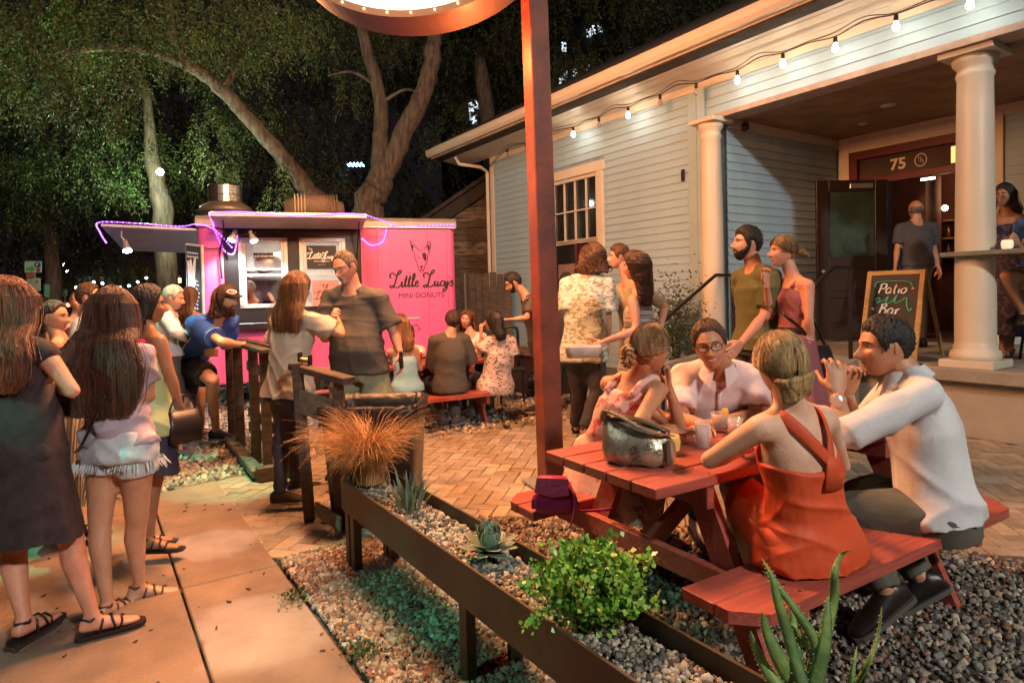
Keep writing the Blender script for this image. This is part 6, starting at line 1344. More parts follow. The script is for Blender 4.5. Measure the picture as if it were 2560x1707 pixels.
def hand_geo(wr, d, palm, s, curl=.3, spread=.12, thumb=1, vox=.0048):
    """wr wrist, d pointing direction, palm = direction the palm faces; thumb side +1/-1 along cross(d,palm)"""
    d = nrm(d); palm = nrm(palm-d*(A(palm)@d)); sd = np.cross(d, palm)*thumb; b = MB(); wr = A(wr)
    b.loft([(wr-d*.03*s, sd, palm, .026*s, .018*s), (wr, sd, palm, .026*s, .018*s), (wr+d*.03*s, sd, palm, .036*s, .016*s), (wr+d*.07*s, sd, palm, .041*s, .0145*s), (wr+d*.092*s, sd, palm, .038*s, .012*s)], 16)
    for i, (o, L) in enumerate(((.029, .074), (.010, .083), (-.010, .077), (-.028, .060))):
        p = wr+d*(.085-.004*i*i/4)*s+sd*o*s; a = 0; dd = nrm(d+sd*spread*(1.5-i)*.8); pts = [p-dd*.02*s]; 
        for k, f in enumerate((.45, .30, .25)):
            pts.append(pts[-1]+(dd*cos(a)+palm*sin(a))*L*f*s+(dd*.02*s if k == 0 else 0)); a += curl*(1.15 if k == 0 else 1.0)*1.35
            if k == 0: a0 = a
        r = .0088*s; b.tube(pts, [r*1.08, r, r*.95, r*.78], 8); b.sph(pts[-1], r*.8, 8, 6)
        for q in pts[1:3]: b.sph(q, r*1.04, 8, 6)
    t0 = wr+d*.022*s+sd*.024*s; td = nrm(d*.72+sd*.62+palm*(.25+curl*.5)); t1 = t0+td*.038*s; td2 = nrm(d*.9+sd*.15+palm*(.25+curl*.6)); t2 = t1+td2*.032*s; t3 = t2+nrm(td2+palm*curl*.4)*.024*s
    b.tube([t0-td*.01*s, t1, t2, t3], [.014*s, .0115*s, .0100*s, .008*s], 8); b.sph(t3, .008*s, 8, 6); b.sph(t1, .0112*s, 8, 6)
    V, N_, F = remesh(b.V, b.F, vox*s, 2); return V, F
def fig_frame(yaw, pitch=0., roll=0.):
    """yaw 0 faces the camera, +90 image right, 180 away; rows right(x), fwd(y), up(z) of the figure"""
    a = radians(yaw); f = A([sin(a), -cos(a), 0]); r = np.cross(f, ZZ); p = radians(pitch); f2 = f*cos(p)+ZZ*sin(p); u = np.cross(r, f2); ro = radians(roll)
    return A([r*cos(ro)+u*sin(ro), f2, -r*sin(ro)+u*cos(ro)])
def wrinkle(V, N_, amp, sc=9., seed=0, dirv=None):
    r = np.random.default_rng(seed); o = np.zeros(len(V)); sc = sc/9.
    for k in range(4):
        a = nrm(r.normal(size=3)*A([.7, .7, 1.1]))*r.uniform(26, 48)*sc; b_ = nrm(r.normal(size=3))*r.uniform(9, 15)*sc; c_ = nrm(r.normal(size=3))*r.uniform(7, 12)*sc
        ph = V@a+2.6*np.sin(V@b_+k)+1.2*np.sin(V@c_*1.7); o += (1-np.abs(np.sin(ph*.5)))**2.2*(.25+.75*sstep(-.2, .7, np.sin(V@c_+2*k)))-.25
    return V+N_*(o*amp*1.1)[:, None]
class Fig: pass
LOG = []
def person(label, pel, neck, head, by, look, s=1., fem=0, build_=1., hy=None, arms={}, legs={}, skn=('fair', (.60, .33, .22)), hair=None, top=None, bottom=None, shoes=None,
           near=False, glasses=None, beard=None, smile=0., hipw=1., belly=0., group=None, hands={}, base=None, eyes=True, vox=None, shd=None, face=True, hsc=.94):
    """all joints in world metres; by/hy body and hip yaw, look=(yaw,pitch,roll) of the head"""
    g = Fig(); g.s = s; pel, neck, head = A(pel), A(neck), A(head); hy = by if hy is None else hy
    g.pel, g.neck, g.head = pel, neck, head; hs_ = s*hsc; g.hs = hs_
    fb = fig_frame(by); fh = fig_frame(hy); g.fb, g.fh = fb, fh; k_ = build_
    spine = neck-pel; L = np.linalg.norm(spine); sd = spine/L; g.L = L; g.sd = sd
    def tor(t, bow=.035):
        bk = nrm(np.cross(nrm(fb[0]*t+fh[0]*(1-t)), sd)) if t >= 0 else nrm(np.cross(fh[0], sd))
        return pel+spine*t-bk*bow*sin(pi*np.clip(t, 0, 1))*-1*(0)
    g.tor = tor
    W_ = {'hip': (.168+.006*fem)*hipw, 'waist': (.142-.020*fem), 'chest': (.168-.020*fem), 'sh': (.140-.018*fem)}
    def sec(t):
        """torso cross-section at t: centre, x axis, depth axis, half width, half depth"""
        ts = [-.32, -.16, 0, .2, .42, .66, .84, .95, 1.0]
        aw = [.14, W_['hip'], W_['hip']*.98, W_['waist']*1.03, W_['waist']*1.02, W_['chest'], W_['sh'], .085, .058]
        ad = [.10, .116+.004*fem, .110, .095, .096, .108-.004*fem, .082, .062, .054]
        a = np.interp(t, ts, aw)*s*k_; d = np.interp(t, ts, ad)*s*k_*(1+.0)
        x = nrm(fh[0]*(1-np.clip(t, 0, 1))+fb[0]*np.clip(t, 0, 1)); y = nrm(np.cross(sd, x))
        bd = belly*s*np.exp(-((t-.28)/.22)**2); fwd = y if y@(fh[1]+fb[1]) > 0 else -y
        bust = (.020*fem*s*np.exp(-((t-.68)/.10)**2))
        c = pel+spine*t+fwd*(bd*.5+bust*.5)-fwd*.012*s*np.sin(pi*np.clip(t, 0, 1))
        return c, x, fwd, a+bd*.3, d+bd*.5+bust*.5
    g.sec = sec
    SW = (.178-.020*fem)*s*(.5+.5*k_); shc = pel+spine*.905
    g.sh = {'L': shc-fb[0]*SW, 'R': shc+fb[0]*SW}
    if shd:
        for kk, vv in shd.items(): g.sh[kk] = g.sh[kk]+A(vv)
    HW = .088*s*hipw; hc = pel-sd*.02*s
    g.hip = {'L': hc-fh[0]*HW, 'R': hc+fh[0]*HW}; g.el = {}; g.wr = {}; g.kn = {}; g.an = {}; g.toe = {}
    for S_ in 'LR':
        sg_ = -1 if S_ == 'L' else 1
        if S_ in arms and arms[S_] is not None: g.el[S_], g.wr[S_] = A(arms[S_][0]), A(arms[S_][1])
        else: g.el[S_] = g.sh[S_]-ZZ*.275*s+fb[0]*sg_*.05*s-fb[1]*.03*s; g.wr[S_] = g.el[S_]-ZZ*.24*s+fb[1]*.06*s+fb[0]*sg_*.0
        if S_ in legs and legs[S_] is not None:
            q = legs[S_]; g.kn[S_], g.an[S_] = A(q[0]), A(q[1]); td = A(q[2]) if len(q) > 2 else fh[1]
        else:
            g.an[S_] = A([g.hip[S_][0], g.hip[S_][1], .08*s])+fh[0]*sg_*.02; g.kn[S_] = (g.hip[S_]+g.an[S_])/2+fh[1]*.02*s; td = fh[1]
        g.toe[S_] = nrm(td)
    LOG.append((label[:34], [round(float(np.linalg.norm(g.el[q]-g.sh[q])/s), 2) for q in 'LR'], [round(float(np.linalg.norm(g.wr[q]-g.el[q])/s), 2) for q in 'LR'], [round(float(np.linalg.norm(g.kn[q]-g.hip[q])/s), 2) for q in 'LR'], [round(float(np.linalg.norm(g.an[q]-g.kn[q])/s), 2) for q in 'LR'], 'sp %.2f' % (L/s), 'nk %.2f' % (np.linalg.norm(head-neck)/s)))
    if base is None: m__ = (g.an['L']+g.an['R'])/2; base = A([m__[0], m__[1], min(g.an['L'][2], g.an['R'][2])-.08*s])
    root = thing('person', label, 'person', base, group); g.root = root
    sk = skin(*skn); vox = vox or (.0135 if near else .023)
    fl = 1-.12*fem
    # ---- body
    b = MB(); b.loft([sec(t) for t in (-.20, -.1, 0, .2, .42, .6, .72, .84, .92, .98)], 20, ex=2.3)
    nk = head-neck; fhd = fig_frame(*look); g.fhd = fhd; hb = head+(A([0, -.020, -.045])*s)@fhd
    b.tube([neck-sd*.05*s, neck+(hb-neck)*.3, neck+(hb-neck)*.7, hb], [.070*s*fl, .060*s*fl, .056*s*fl, .055*s*fl], 14)
    for S_ in 'LR':
        sh, el, wr = g.sh[S_], g.el[S_], g.wr[S_]; ci = shc+(sh-shc)*.35
        b.tube([neck+(hb-neck)*.42, neck*.55+sh*.45+sd*.012*s, sh+sd*.006*s], [.030*s*fl, .040*s*fl, .044*s*fl], 12)
        b.tube([ci, sh+(sh-ci)*.0, sh+(el-sh)*.12], [.068*s*fl, .056*s*fl, .052*s*fl], 12); b.sph(sh, .053*s*fl, 12, 8)
        b.tube([sh, sh+(el-sh)*.35, sh+(el-sh)*.75, el], [.051*s*fl, .047*s*fl, .040*s*fl, .037*s*fl], 12); b.sph(el, .038*s*fl, 10, 8)
        b.tube([el, el+(wr-el)*.28, el+(wr-el)*.7, wr+(wr-el)*.04], [.038*s*fl, .041*s*fl, .031*s*fl, .025*s*fl], 12)
        hp, kn, an = g.hip[S_], g.kn[S_], g.an[S_]; mi = hp+(kn-hp)*.0
        b.sph(hp, .092*s*hipw, 12, 8); b.tube([hp, hp+(kn-hp)*.3, hp+(kn-hp)*.7, kn], [.088*s*hipw, .083*s*hipw, .065*s, .056*s], 14); b.sph(kn, .0555*s, 10, 8)
        calf = -nrm(np.cross(nrm(an-kn), np.cross(nrm(an-kn), g.toe[S_])))*-1
        cb_ = g.toe[S_]-nrm(an-kn)*(g.toe[S_]@nrm(an-kn)); cb_ = -nrm(cb_) if np.linalg.norm(cb_) > .1 else A([0, 0, 0])
        b.tube([kn, kn+(an-kn)*.28+cb_*.012*s, kn+(an-kn)*.6+cb_*.006*s, an], [.053*s, .053*s, .041*s, .033*s*fl], 12)
        t_ = g.toe[S_]; up_ = ZZ if abs(t_[2]) < .6 else nrm(kn-an); side = nrm(np.cross(t_, up_)); fz = np.cross(side, t_)
        b.sph(an, .038*s*fl, 10, 8)
        b.loft([(an-t_*.055*s-fz*.035*s, side, fz, .026*s, .030*s), (an-t_*.01*s-fz*.028*s, side, fz, .032*s, .042*s), (an+t_*.07*s-fz*.045*s, side, fz, .038*s, .030*s), (an+t_*.135*s-fz*.060*s, side, fz, .042*s, .017*s), (an+t_*.185*s-fz*.064*s, side, fz, .030*s, .012*s)], 14)
    V, N_, F = remesh(b.V, b.F, vox, 6); V = list(V); F = list(F)
    hV, hF = head_geo(fhd, head, hs_, near, fem, smile); n0 = len(V); V += list(hV); F += [[i+n0 for i in f] for f in hF]
    for S_ in 'LR':
        hs = hands.get(S_, {}); 
        if hs is None: continue
        d = hs.get('d', nrm(g.wr[S_]-g.el[S_])); sg_ = -1 if S_ == 'L' else 1
        pm = hs.get('palm', -fb[0]*sg_)
        th_ = hs.get('thumb', None)
        if th_ is None: th_ = 1 if np.cross(nrm(d), nrm(A(pm)-nrm(d)*(A(pm)@nrm(d))))@fb[1] > 0 else -1
        q, f = hand_geo(g.wr[S_], A(d, float), A(pm, float), s*(.98-.08*fem), hs.get('curl', .3), hs.get('spread', .12), th_, .0056 if near else .0095)
        n0 = len(V); V += list(q); F += [[i+n0 for i in x] for x in f]
    mk('body', V, F, sk, root, True)
    if face:
        face_parts(root, fhd, head, hs_, sk, hair[0] if hair else M_blk, glasses=glasses, beard=beard, fem=fem, smile=smile, eyes=eyes)
    if hair: hair_build(g, hair, near)
    for it in (top or []): garment(g, it, near)
    for it in (bottom or []): garment(g, it, near)
    if shoes: shoe(g, shoes)
    return g
def garment(g, it, near):
    """it: dict(name, mat, kind='top'|'skirt'|'legs', ...)"""
    s = g.s; b = MB(); k = it.get('kind', 'top'); e = it.get('e', .012)*s*.8; mt = it['mat']; fl = 1-.12*it.get('fem', 0); vox = it.get('vox', .012 if near else .019)
    if k == 'top':
        t0, t1 = it.get('t', (-.18, .93)); loose = it.get('loose', 0.)*s*.55; ts = [t0]+[t for t in (-.1, 0, .2, .42, .6, .72, .84, .90, .95) if t0+.03 < t < t1-.02]+[t1]
        se = []
        for t in ts:
            c, x, y, a, d = g.sec(t); q = loose*max(0, 1-t/.75) if t < .75 else 0; top_ = sstep(.90, .97, t)
            se.append((c, x, y, a+e+q, d+e+q*.8))
        b.loft(se, 28, ex=2.3)
        sl = it.get('sleeve', .55); shc = g.pel+(g.neck-g.pel)*.905
        for S_ in it.get('sides', 'LR'):
            sh, el, wr = g.sh[S_], g.el[S_], g.wr[S_]; ci = shc+(sh-shc)*.35
            if sl > 0 or it.get('cap', 0):
                if t1 > .92: b.tube([g.neck*.80+sh*.20+g.sd*.012*s, g.neck*.5+sh*.5+g.sd*.010*s, sh+g.sd*.004*s], [.040*s*fl+e, .042*s*fl+e, .045*s*fl+e], 14)
                b.tube([ci, sh, sh+(el-sh)*.12], [.068*s*fl+e*.8, .056*s*fl+e, .053*s*fl+e], 16); b.sph(sh, .054*s*fl+e, 14, 10)
            if sl > 0:
                u_ = min(sl, 1.); fr_ = it.get('flare', .012)*s
                b.tube([sh, sh+(el-sh)*.5*u_, sh+(el-sh)*u_], [.054*s*fl+e, .051*s*fl+e+fr_*.5, .046*s*fl+e+fr_], 16)
            if sl > 1:
                b.sph(el, .042*s*fl+e, 12, 8); b.tube([el, el+(wr-el)*.4*(sl-1), el+(wr-el)*(sl-1)], [.042*s*fl+e, .043*s*fl+e, .040*s*fl+e], 14)
    elif k == 'legs':
        t1 = it.get('t1', .08); c = [g.sec(t) for t in (-.22, -.12, 0, t1)]; b.loft([(q[0], q[1], q[2], q[3]+e, q[4]+e) for q in c], 24, ex=2.3)
        ln = it.get('len', 2.); lo = it.get('loose', 0.)*s
        for S_ in 'LR':
            hp, kn, an = g.hip[S_], g.kn[S_], g.an[S_]; b.sph(hp, .094*s+e, 14, 10); u_ = min(ln, 1.)
            b.tube([hp, hp+(kn-hp)*.3, hp+(kn-hp)*.7*u_/1. if u_ > .5 else hp+(kn-hp)*.35, hp+(kn-hp)*u_], [.090*s+e, .087*s+e+lo*.5, .074*s+e+lo, .060*s+e+lo+(.02*s if ln < 1 else 0)], 18)
            if ln > 1:
                q = ln-1; b.sph(kn, .057*s+e+lo*.7, 12, 8); b.tube([kn, kn+(an-kn)*.35*q, kn+(an-kn)*q], [.056*s+e+lo, .055*s+e+lo, (.044 if not it.get('slim') else .036)*s+e+lo], 16)
    elif k == 'skirt':
        ln = it['len']; fl_ = it.get('flare', .1); w0 = g.sec(it.get('t1', .15)); se = [(w0[0], w0[1], w0[2], w0[3]+e, w0[4]+e)]
        c1 = g.sec(-.1); se.append((c1[0], c1[1], c1[2], c1[3]+e, c1[4]+e+.01))
        dn = it.get('dir', -ZZ); bot = c1[0]+dn*ln; 
        for q in np.linspace(.2, 1, 7): se.append((c1[0]+dn*ln*q, c1[1], c1[2], c1[3]+e+fl_*q**.8, c1[4]+e+fl_*q**.8))
        n_ = 64; V = []; F = []
        for j, (c, x, y, a, d) in enumerate(se):
            q = max(0, (j-1)/(len(se)-2))
            for i in range(n_):
                t = 2*pi*i/n_; w_ = 1+it.get('pleat', .04)*q*sin(t*it.get('np', 9)+.8*sin(2*t)+j*.1)+.02*q*sin(t*23)
                z = -.012*sin(3*t)*q*ZZ; V.append(c+x*a*w_*cos(t)+y*d*w_*sin(t)+z)
        F = [(j*n_+i, j*n_+(i+1) % n_, (j+1)*n_+(i+1) % n_, (j+1)*n_+i) for j in range(len(se)-1) for i in range(n_)]; F.append(tuple(range(n_-1, -1, -1)))
        if not it.get('open', 1): F.append(tuple((len(se)-1)*n_+i for i in range(n_)))
        return mk(it['name'], V, F, mt, g.root, True)
    elif k == 'lap':   # skirt or apron of cloth over seated thighs
        c = [g.sec(t) for t in (-.22, -.1, .05, .2)]; b.loft([(q[0], q[1], q[2], q[3]+e, q[4]+e) for q in c], 24, ex=2.3)
        for S_ in 'LR':
            hp, kn = g.hip[S_], g.kn[S_]; b.sph(hp, .10*s+e, 14, 10); b.tube([hp, hp+(kn-hp)*.4, hp+(kn-hp)*it.get('len', .8)], [.098*s+e, .092*s+e, .078*s+e], 18)
        m0 = (g.hip['L']+g.hip['R'])/2; m1 = (g.kn['L']+g.kn['R'])/2; b.tube([m0, m0+(m1-m0)*it.get('len', .8)], [.08*s+e, .06*s+e], 14)
    V, N_, F = remesh(b.V, b.F, vox, it.get('sm', 3)); V = wrinkle(V, N_, it.get('wr', .006)*(1 if near else .8), it.get('ws', 9.), int(abs(g.head[0]*1000)) % 997)
    cut = it.get('cut')
    if cut is not None:
        fv = A([cut(v, g) for v in A(V)]); V = A(V)-A(N_)*((e+.012)*sstep(-.004, .014, fv))[:, None]; F = [f for f in F if min(fv[i] for i in f) < .016]
    return mk(it['name'], V, F, mt, g.root, True)
def shoe(g, it):
    kind, mt = it[0], it[1]; s = g.s
    for S_ in 'LR':
        t_ = g.toe[S_]; an, kn = g.an[S_], g.kn[S_]; up_ = ZZ if abs(t_[2]) < .6 else nrm(kn-an); side = nrm(np.cross(t_, up_)); fz = np.cross(side, t_)
        b = MB(); sole = [(-.07, .020), (-.06, .034), (0, .038), (.07, .043), (.13, .047), (.18, .040), (.205, .022)]; pts = [(x, w_) for x, w_ in sole]+[(x, -w_) for x, w_ in sole[::-1]]
        if kind == 'sandal':
            b.prism([(p[0]*s, p[1]*s) for p in pts], t_, side, an-fz*.084*s, fz*.014*s); sh = b.build('sandal', mt, g.root)
            b = MB()
            for (x0, x1, h) in ((.02, .05, -.008), (.10, .12, -.028), (.085, .06, -.012)):
                b.tube([an+t_*x0*s+side*.043*s-fz*.070*s, an+t_*(x0+x1)/2*s+side*.030*s+fz*h*s-fz*.012*s, an+t_*(x0+x1)/2*s+fz*(h+.004)*s, an+t_*x1*s-side*.030*s+fz*h*s-fz*.012*s, an+t_*x1*s-side*.043*s-fz*.070*s], .0055*s, 6)
            b.tube([an+side*.036*s-t_*.01*s-fz*.005*s, an-t_*.045*s-fz*.002*s, an-side*.036*s-t_*.01*s-fz*.005*s, an+t_*.034*s+fz*.008*s, an+side*.036*s-t_*.01*s-fz*.005*s], .0065*s, 6)
            b.build('strap', mt, sh, True)
        else:
            b.loft([(an-t_*.066*s-fz*.045*s, side, fz, .030*s, .036*s), (an-t_*.02*s-fz*.030*s, side, fz, .040*s, .054*s), (an+t_*.05*s-fz*.042*s, side, fz, .043*s, .043*s), (an+t_*.12*s-fz*.058*s, side, fz, .048*s, .027*s), (an+t_*.19*s-fz*.066*s, side, fz, .038*s, .018*s), (an+t_*.205*s-fz*.07*s, side, fz, .02*s, .010*s)], 20)
            V, N_, F = remesh(b.V, b.F, .008*s, 3); sh = mk('shoe', V, F, mt, g.root, True)
            b = MB(); b.prism([(p[0]*1.02*s, p[1]*1.04*s) for p in pts], t_, side, an-fz*.089*s, fz*.018*s); b.build('sole', it[2] if len(it) > 2 else mt, sh)
def strands(n, azr, levels, rad, fr, c, s, wave=.0, curl=0., mt=None, seed=1, jit=.15, start=.02, lenj=.25, world=True):
    """levels: list of (offset xyz in figure frame [vertical world], a, b) ellipses the strands pass"""
    r = np.random.default_rng(seed); b = MB(); R3 = A([fr[0], fr[1], fr[2]])
    for k in range(n):
        b.m = int(r.random() < .22); fly = r.random() < .07
        az = radians(r.uniform(*azr)); j = 1+r.normal()*jit*(.35 if not fly else 1.3)+(.12 if fly else 0); pts = []; ph = r.uniform(0, 6.28); dz = 1-abs(r.normal())*lenj*.5; fq = r.uniform(.8, 1.2)
        m_ = len(levels); daz = r.normal()*.07
        for i, (o, a, b_) in enumerate(levels):
            q = i/(m_-1); a2 = az+daz*q*3; w_ = wave*sin(q*9*fq+ph)*q
            p = A(o, float)+A([sin(a2)*a*(1+(j-1)*q), cos(a2)*b_*(1+(j-1)*q), 0])
            if q > .5: p[2] = levels[m_//2][0][2]+(p[2]-levels[m_//2][0][2])*dz
            p += A([w_, w_*.7*cos(ph), 0]); pts.append(p)
        pts = spline(pts, 3) if curl else pts
        if curl:
            pts = [p+A([curl*cos(i*1.3+ph), curl*sin(i*1.3+ph), curl*.5*cos(i*2+ph)])*min(1, i/6) for i, p in enumerate(pts)]
        W_ = [c+(p*s)@R3 for p in pts]; rr = [rad*s*(1-.6*(i/len(W_))**3) for i in range(len(W_))]; b.tube(W_, rr, 3, cap=False)
    return b
def hair_build(g, hair, near):
    mt, style = hair[0], hair[1]; o = hair[2] if len(hair) > 2 else {}; s = g.hs; fr = g.fhd; c = g.head
    sd_ = int(abs(c[0])*100) % 50
    vf = fig_frame(o.get('yaw', degrees_yaw(fr)), 0, 0)
    if style == 'short':
        V, F = cap_mesh(fr, c, s, o.get('th', .016), o.get('recede', 0.), o.get('noise', .003), seed=sd_); h = mk('hair', V, F, mt, g.root, True)
        if near or o.get('tuft'):
            r = np.random.default_rng(sd_); b = MB()
            for k in range(260 if near else 120):
                a = r.uniform(-60, 60) if r.random() < .6 else r.uniform(0, 360); el_ = r.uniform(.45, 1.4)
                d = A([sin(radians(a))*cos(el_), cos(radians(a))*cos(el_), sin(el_)]); p = head_surf(d[None])[0]; lim = hair_lim(A([radians(a)]), o.get('recede', 0))[0]
                if p[2] < lim+.012: continue
                p = p+d*o.get('th', .016)*.9; tdir = nrm(A([r.normal()*.3, -.8+r.normal()*.3, .25+d[2]*.0])); L = r.uniform(.012, .024)
                b.tube([c+(p*s)@fr, c+((p+d*.005+tdir*L*.5)*s)@fr, c+((p+d*.002+tdir*L)*s)@fr], [.0016*s, .0014*s, .0004*s], 3, cap=False)
            b.build('hair_strands', mt, h)
        return h
    if style == 'bald':
        V, F = cap_mesh(fr, c, s, .003, .05, .0005, lowall=lambda U_: np.where(np.degrees(np.abs((U_+pi) % (2*pi)-pi)) > 60, -.06, .2)); 
        keep = [f for f in F if np.mean([((A(V[i])-c)@fr.T)[2] for i in f]) < .03*s]; return mk('hair', V, keep, mt, g.root, True)
    if style in ('bun', 'updo', 'pony'):
        V, F = cap_mesh(fr, c, s, o.get('th', .014), -.004, .0009, seed=sd_, lowall=lambda U_: np.interp(np.degrees(np.abs((U_+pi) % (2*pi)-pi)), [0, 30, 50, 64, 78, 92, 105, 125, 180], [.084, .080, .062, .035, .028, .024, -.020, -.062, -.085])); h = mk('hair', V, F, mt, g.root, True)
        bp = A(o.get('bun', (0, -.105, -.045))); r_ = o.get('r', .034)
        if style == 'pony':
            b = MB(); pts = [c+(A(q)*s)@fr for q in o.get('path', ((0, -.10, .0), (0, -.16, .01), (.0, -.22, -.02), (0, -.25, -.08)))]; b.tube(spline(pts, 4), [r_*s*q for q in np.interp(np.linspace(0, 1, 4*(len(pts)-1)+1), [0, .3, 1], [.6, 1, .25])], 12); b.build('ponytail', mt, h, True)
        else:
            b = MB()
            if style == 'bun':
                for k in range(9):
                    a = 2*pi*k/9; q = bp+A([.6*r_*cos(a), -.25*r_, .7*r_*sin(a)]); pts = [c+((q+A([.5*r_*cos(a+t), -.4*r_*abs(sin(t)), .5*r_*sin(a+t)]))*s)@fr for t in np.linspace(0, 4, 8)]; b.tube(pts, r_*.30*s, 7)
                b.build('bun', mt, h, True)
            else:
                for k in range(7):
                    z0 = -.03-.012*k; pts = [c+(A([.075*cos(t)*(1-.06*k), -.062-.058*sin(t)*(1-.05*k)-.008, z0+.010*sin(2*t+k)])*s)@fr for t in np.linspace(.25, pi-.25, 14)]; b.tube(pts, [.006*s]+[.015*s]*12+[.006*s], 8)
                b.sph(c+(A([0, -.10, -.055])*s)@fr, (.045*s, .03*s, .035*s), 14, 10, fr); V2, N2, F2 = remesh(b.V, b.F, .005, 1); mk('bun', V2, F2, mt, h, True)
        if near:
            b = MB(); r = np.random.default_rng(sd_)
            for k in range(620):
                b.m = int(r.random() < .25)
                a = r.uniform(-pi, pi); el0 = r.uniform(.1, 1.35); pts = []
                for t in np.linspace(0, 1, 7):
                    aa = a*(1-t)+math.copysign(pi, a)*t*.97; ee = el0*(1-t)+(-.25)*t; d = A([sin(aa)*cos(ee), cos(aa)*cos(ee), sin(ee)]); p = head_surf(d[None])[0]; lim = hair_lim(A([aa]))[0]
                    if p[2] < lim-.02: continue
                    pts.append(c+((p+d*(o.get('th', .014)*(.55+.6*min(1, max(0, (p[2]+.02)/.11)))+.0065))*s)@fr)
                if len(pts) > 2: b.tube(pts, .0012*s, 3, cap=False)
            b.build('hair_strands', [mt, o.get('mat2', mt)], h)
        return h
    # long styles: cap + falling sheet of strands
    L = o.get('len', .4); wv = o.get('wave', .004); cu = o.get('curl', 0.); sp = o.get('spread', 1.); back = o.get('back', .05)
    low = lambda U_: np.interp(np.degrees(np.abs((U_+pi) % (2*pi)-pi)), [0, 25, 45, 62, 80, 180], [.078, .070, .04, -.02, -.10, -.11])
    V, F = cap_mesh(fr, c, s, o.get('th', .020), 0, .003, lowall=low, seed=sd_); h = mk('hair', V, F, mt, g.root, True)
    lv = [((0, -.012, .118), .022, .022), ((0, -.014, .092), .066*sp, .078), ((0, -.02, .04), .092*sp, .100), ((0, -.030, -.03), .098*sp, .092), ((0, -.05, -.09), .102*sp, .072), ((0, -.05-back*.6, -.16), .112*sp, .055), ((0, -.05-back, -.10-L*.5), .118*sp*o.get('mid', 1.), .045), ((0, -.05-back*1.05, -.10-L*.8), .108*sp*o.get('mid', 1.), .036), ((0, -.05-back*1.05, -.10-L), .085*sp*o.get('mid', 1.), .028)]
    lv = [(A(p)+(fr[0]*0), a, b_) for p, a, b_ in lv]
    Vv = vf if o.get('vert', 1) else fr
    b = MB()   # dense under-volume
    kk = .78 if cu else .90
    b.loft([(c+(A(p)*s)@Vv, Vv[0], Vv[1], a*kk*s*o.get('fa', 1.), max(.018, b_*(kk-.06))*s*o.get('fb', 1.)) for p, a, b_ in lv[3:]], 24)
    V2, N2, F2 = remesh(b.V, b.F, .010 if near else .015, 2)
    x = (V2-c)@Vv[0]; y = (V2-c)@Vv[1]; az = np.arctan2(x, y); V2 = V2+N2*(.004*np.sin(az*40+3*np.sin(V2[:, 2]*14))+o.get('bumpy', 0)*np.sin(V2@A([70, 50, 60])+2*np.sin(V2@A([30, -60, 45]))))[:, None]
    if cu: V2 = V2+N2*(.012*np.sin(V2@A([90, 40, 120]))*np.sin(V2@A([-50, 80, 70])))[:, None]
    mk('hair_fall', V2, F2, mt, h, True)
    n_ = o.get('n', 420 if near else 150); r_ = (.0015 if near else .0038)*(1.9 if cu else 1)
    st = strands(n_, (o.get('az0', 62), 360-o.get('az0', 62)), lv, r_, Vv, c, s, wave=wv, curl=cu, seed=sd_+3, jit=o.get('jit', .12))
    m2_ = o.get('mat2', mt); st.build('hair_strands', [m2_, MATS[mt.name+'_streak'] if mt.name+'_streak' in MATS else m2_], h)
    return h
def degrees_yaw(fr): f = fr[1]; return math.degrees(atan2(f[0], -f[1]))
# ================================================================= the people, left to right
SK = {'fair': ('fair', (.58, .32, .21)), 'tan': ('tan', (.46, .24, .145)), 'pale': ('pale', (.66, .42, .30)), 'brown': ('brown', (.30, .15, .085)), 'rosy': ('rosy', (.62, .30, .21))}
H_red = hairmat('auburn', (.17, .045, .018), (.05, .014, .008)); H_brn = hairmat('dark_brown', (.055, .022, .012), (.018, .008, .005)); H_blk = hairmat('black', (.018, .012, .010), (.007, .005, .004))
H_bld = hairmat('dark_blonde', (.34, .20, .09), (.12, .065, .03)); H_bl2 = hairmat('blonde', (.42, .27, .11), (.16, .09, .035)); H_gry = hairmat('grey', (.50, .47, .43), (.26, .24, .22)); H_mid = hairmat('chestnut', (.11, .05, .024), (.035, .016, .009))
H_omb = hairmat('copper_ends', (.30, .14, .045), (.09, .035, .014)); H_sp = hairmat('salt_pepper', (.16, .12, .10), (.06, .04, .03))
def cloth(nm, c, r=.8, vary=.12, bump=.30, **k): return mat(nm, c, r, vary=vary, nscale=k.pop('nscale', 3), bump=bump, bscale=k.pop('bscale', 11), **k)
C_leather = mat('black_leather', (.014, .011, .011), .4, vary=.2); C_sole = mat('pale_sole', (.4, .35, .28), .7)
# P1 auburn woman far left
d = 2.78; b0 = P(62, 1120, d)
person('long haired auburn woman in a dark sleeveless dress at the left edge', P(58, 1110, d), P(50, 858, d), P(20, 762, d), 158, (146, 4, 0), .98, 1, 1.05,
       arms={'R': (P(182, 978, d-.05), P(120, 952, d+.22)), 'L': (P(-70, 960, d), P(-40, 1020, d+.15))},
       legs={'R': (P(178, 1345, d+.05), P(232, 1540, d+.04), (.75, .55, 0)), 'L': (P(35, 1370, d+.03), P(60, 1548, d-.05), (.1, 1, 0))},
       skn=SK['rosy'], hair=(H_red, 'long', {'len': .30, 'wave': .012, 'spread': 1.6, 'n': 1000, 'mid': 1.2, 'back': .11, 'yaw': 175}), near=True, hands={'R': {'curl': .5}, 'L': {}},
       top=[dict(name='dress', mat=cloth('velvet_brown', (.042, .026, .030), .9, .5, nscale=18), t=(-.12, .95), cap=1, sleeve=0, e=.010, loose=.02, wr=.006)],
       bottom=[dict(name='skirt', kind='skirt', mat=cloth('velvet_brown', (.042, .026, .030)), len=.36, flare=.045, pleat=.05, t1=.60, e=.020, np=7)], shoes=('sandal', C_leather))
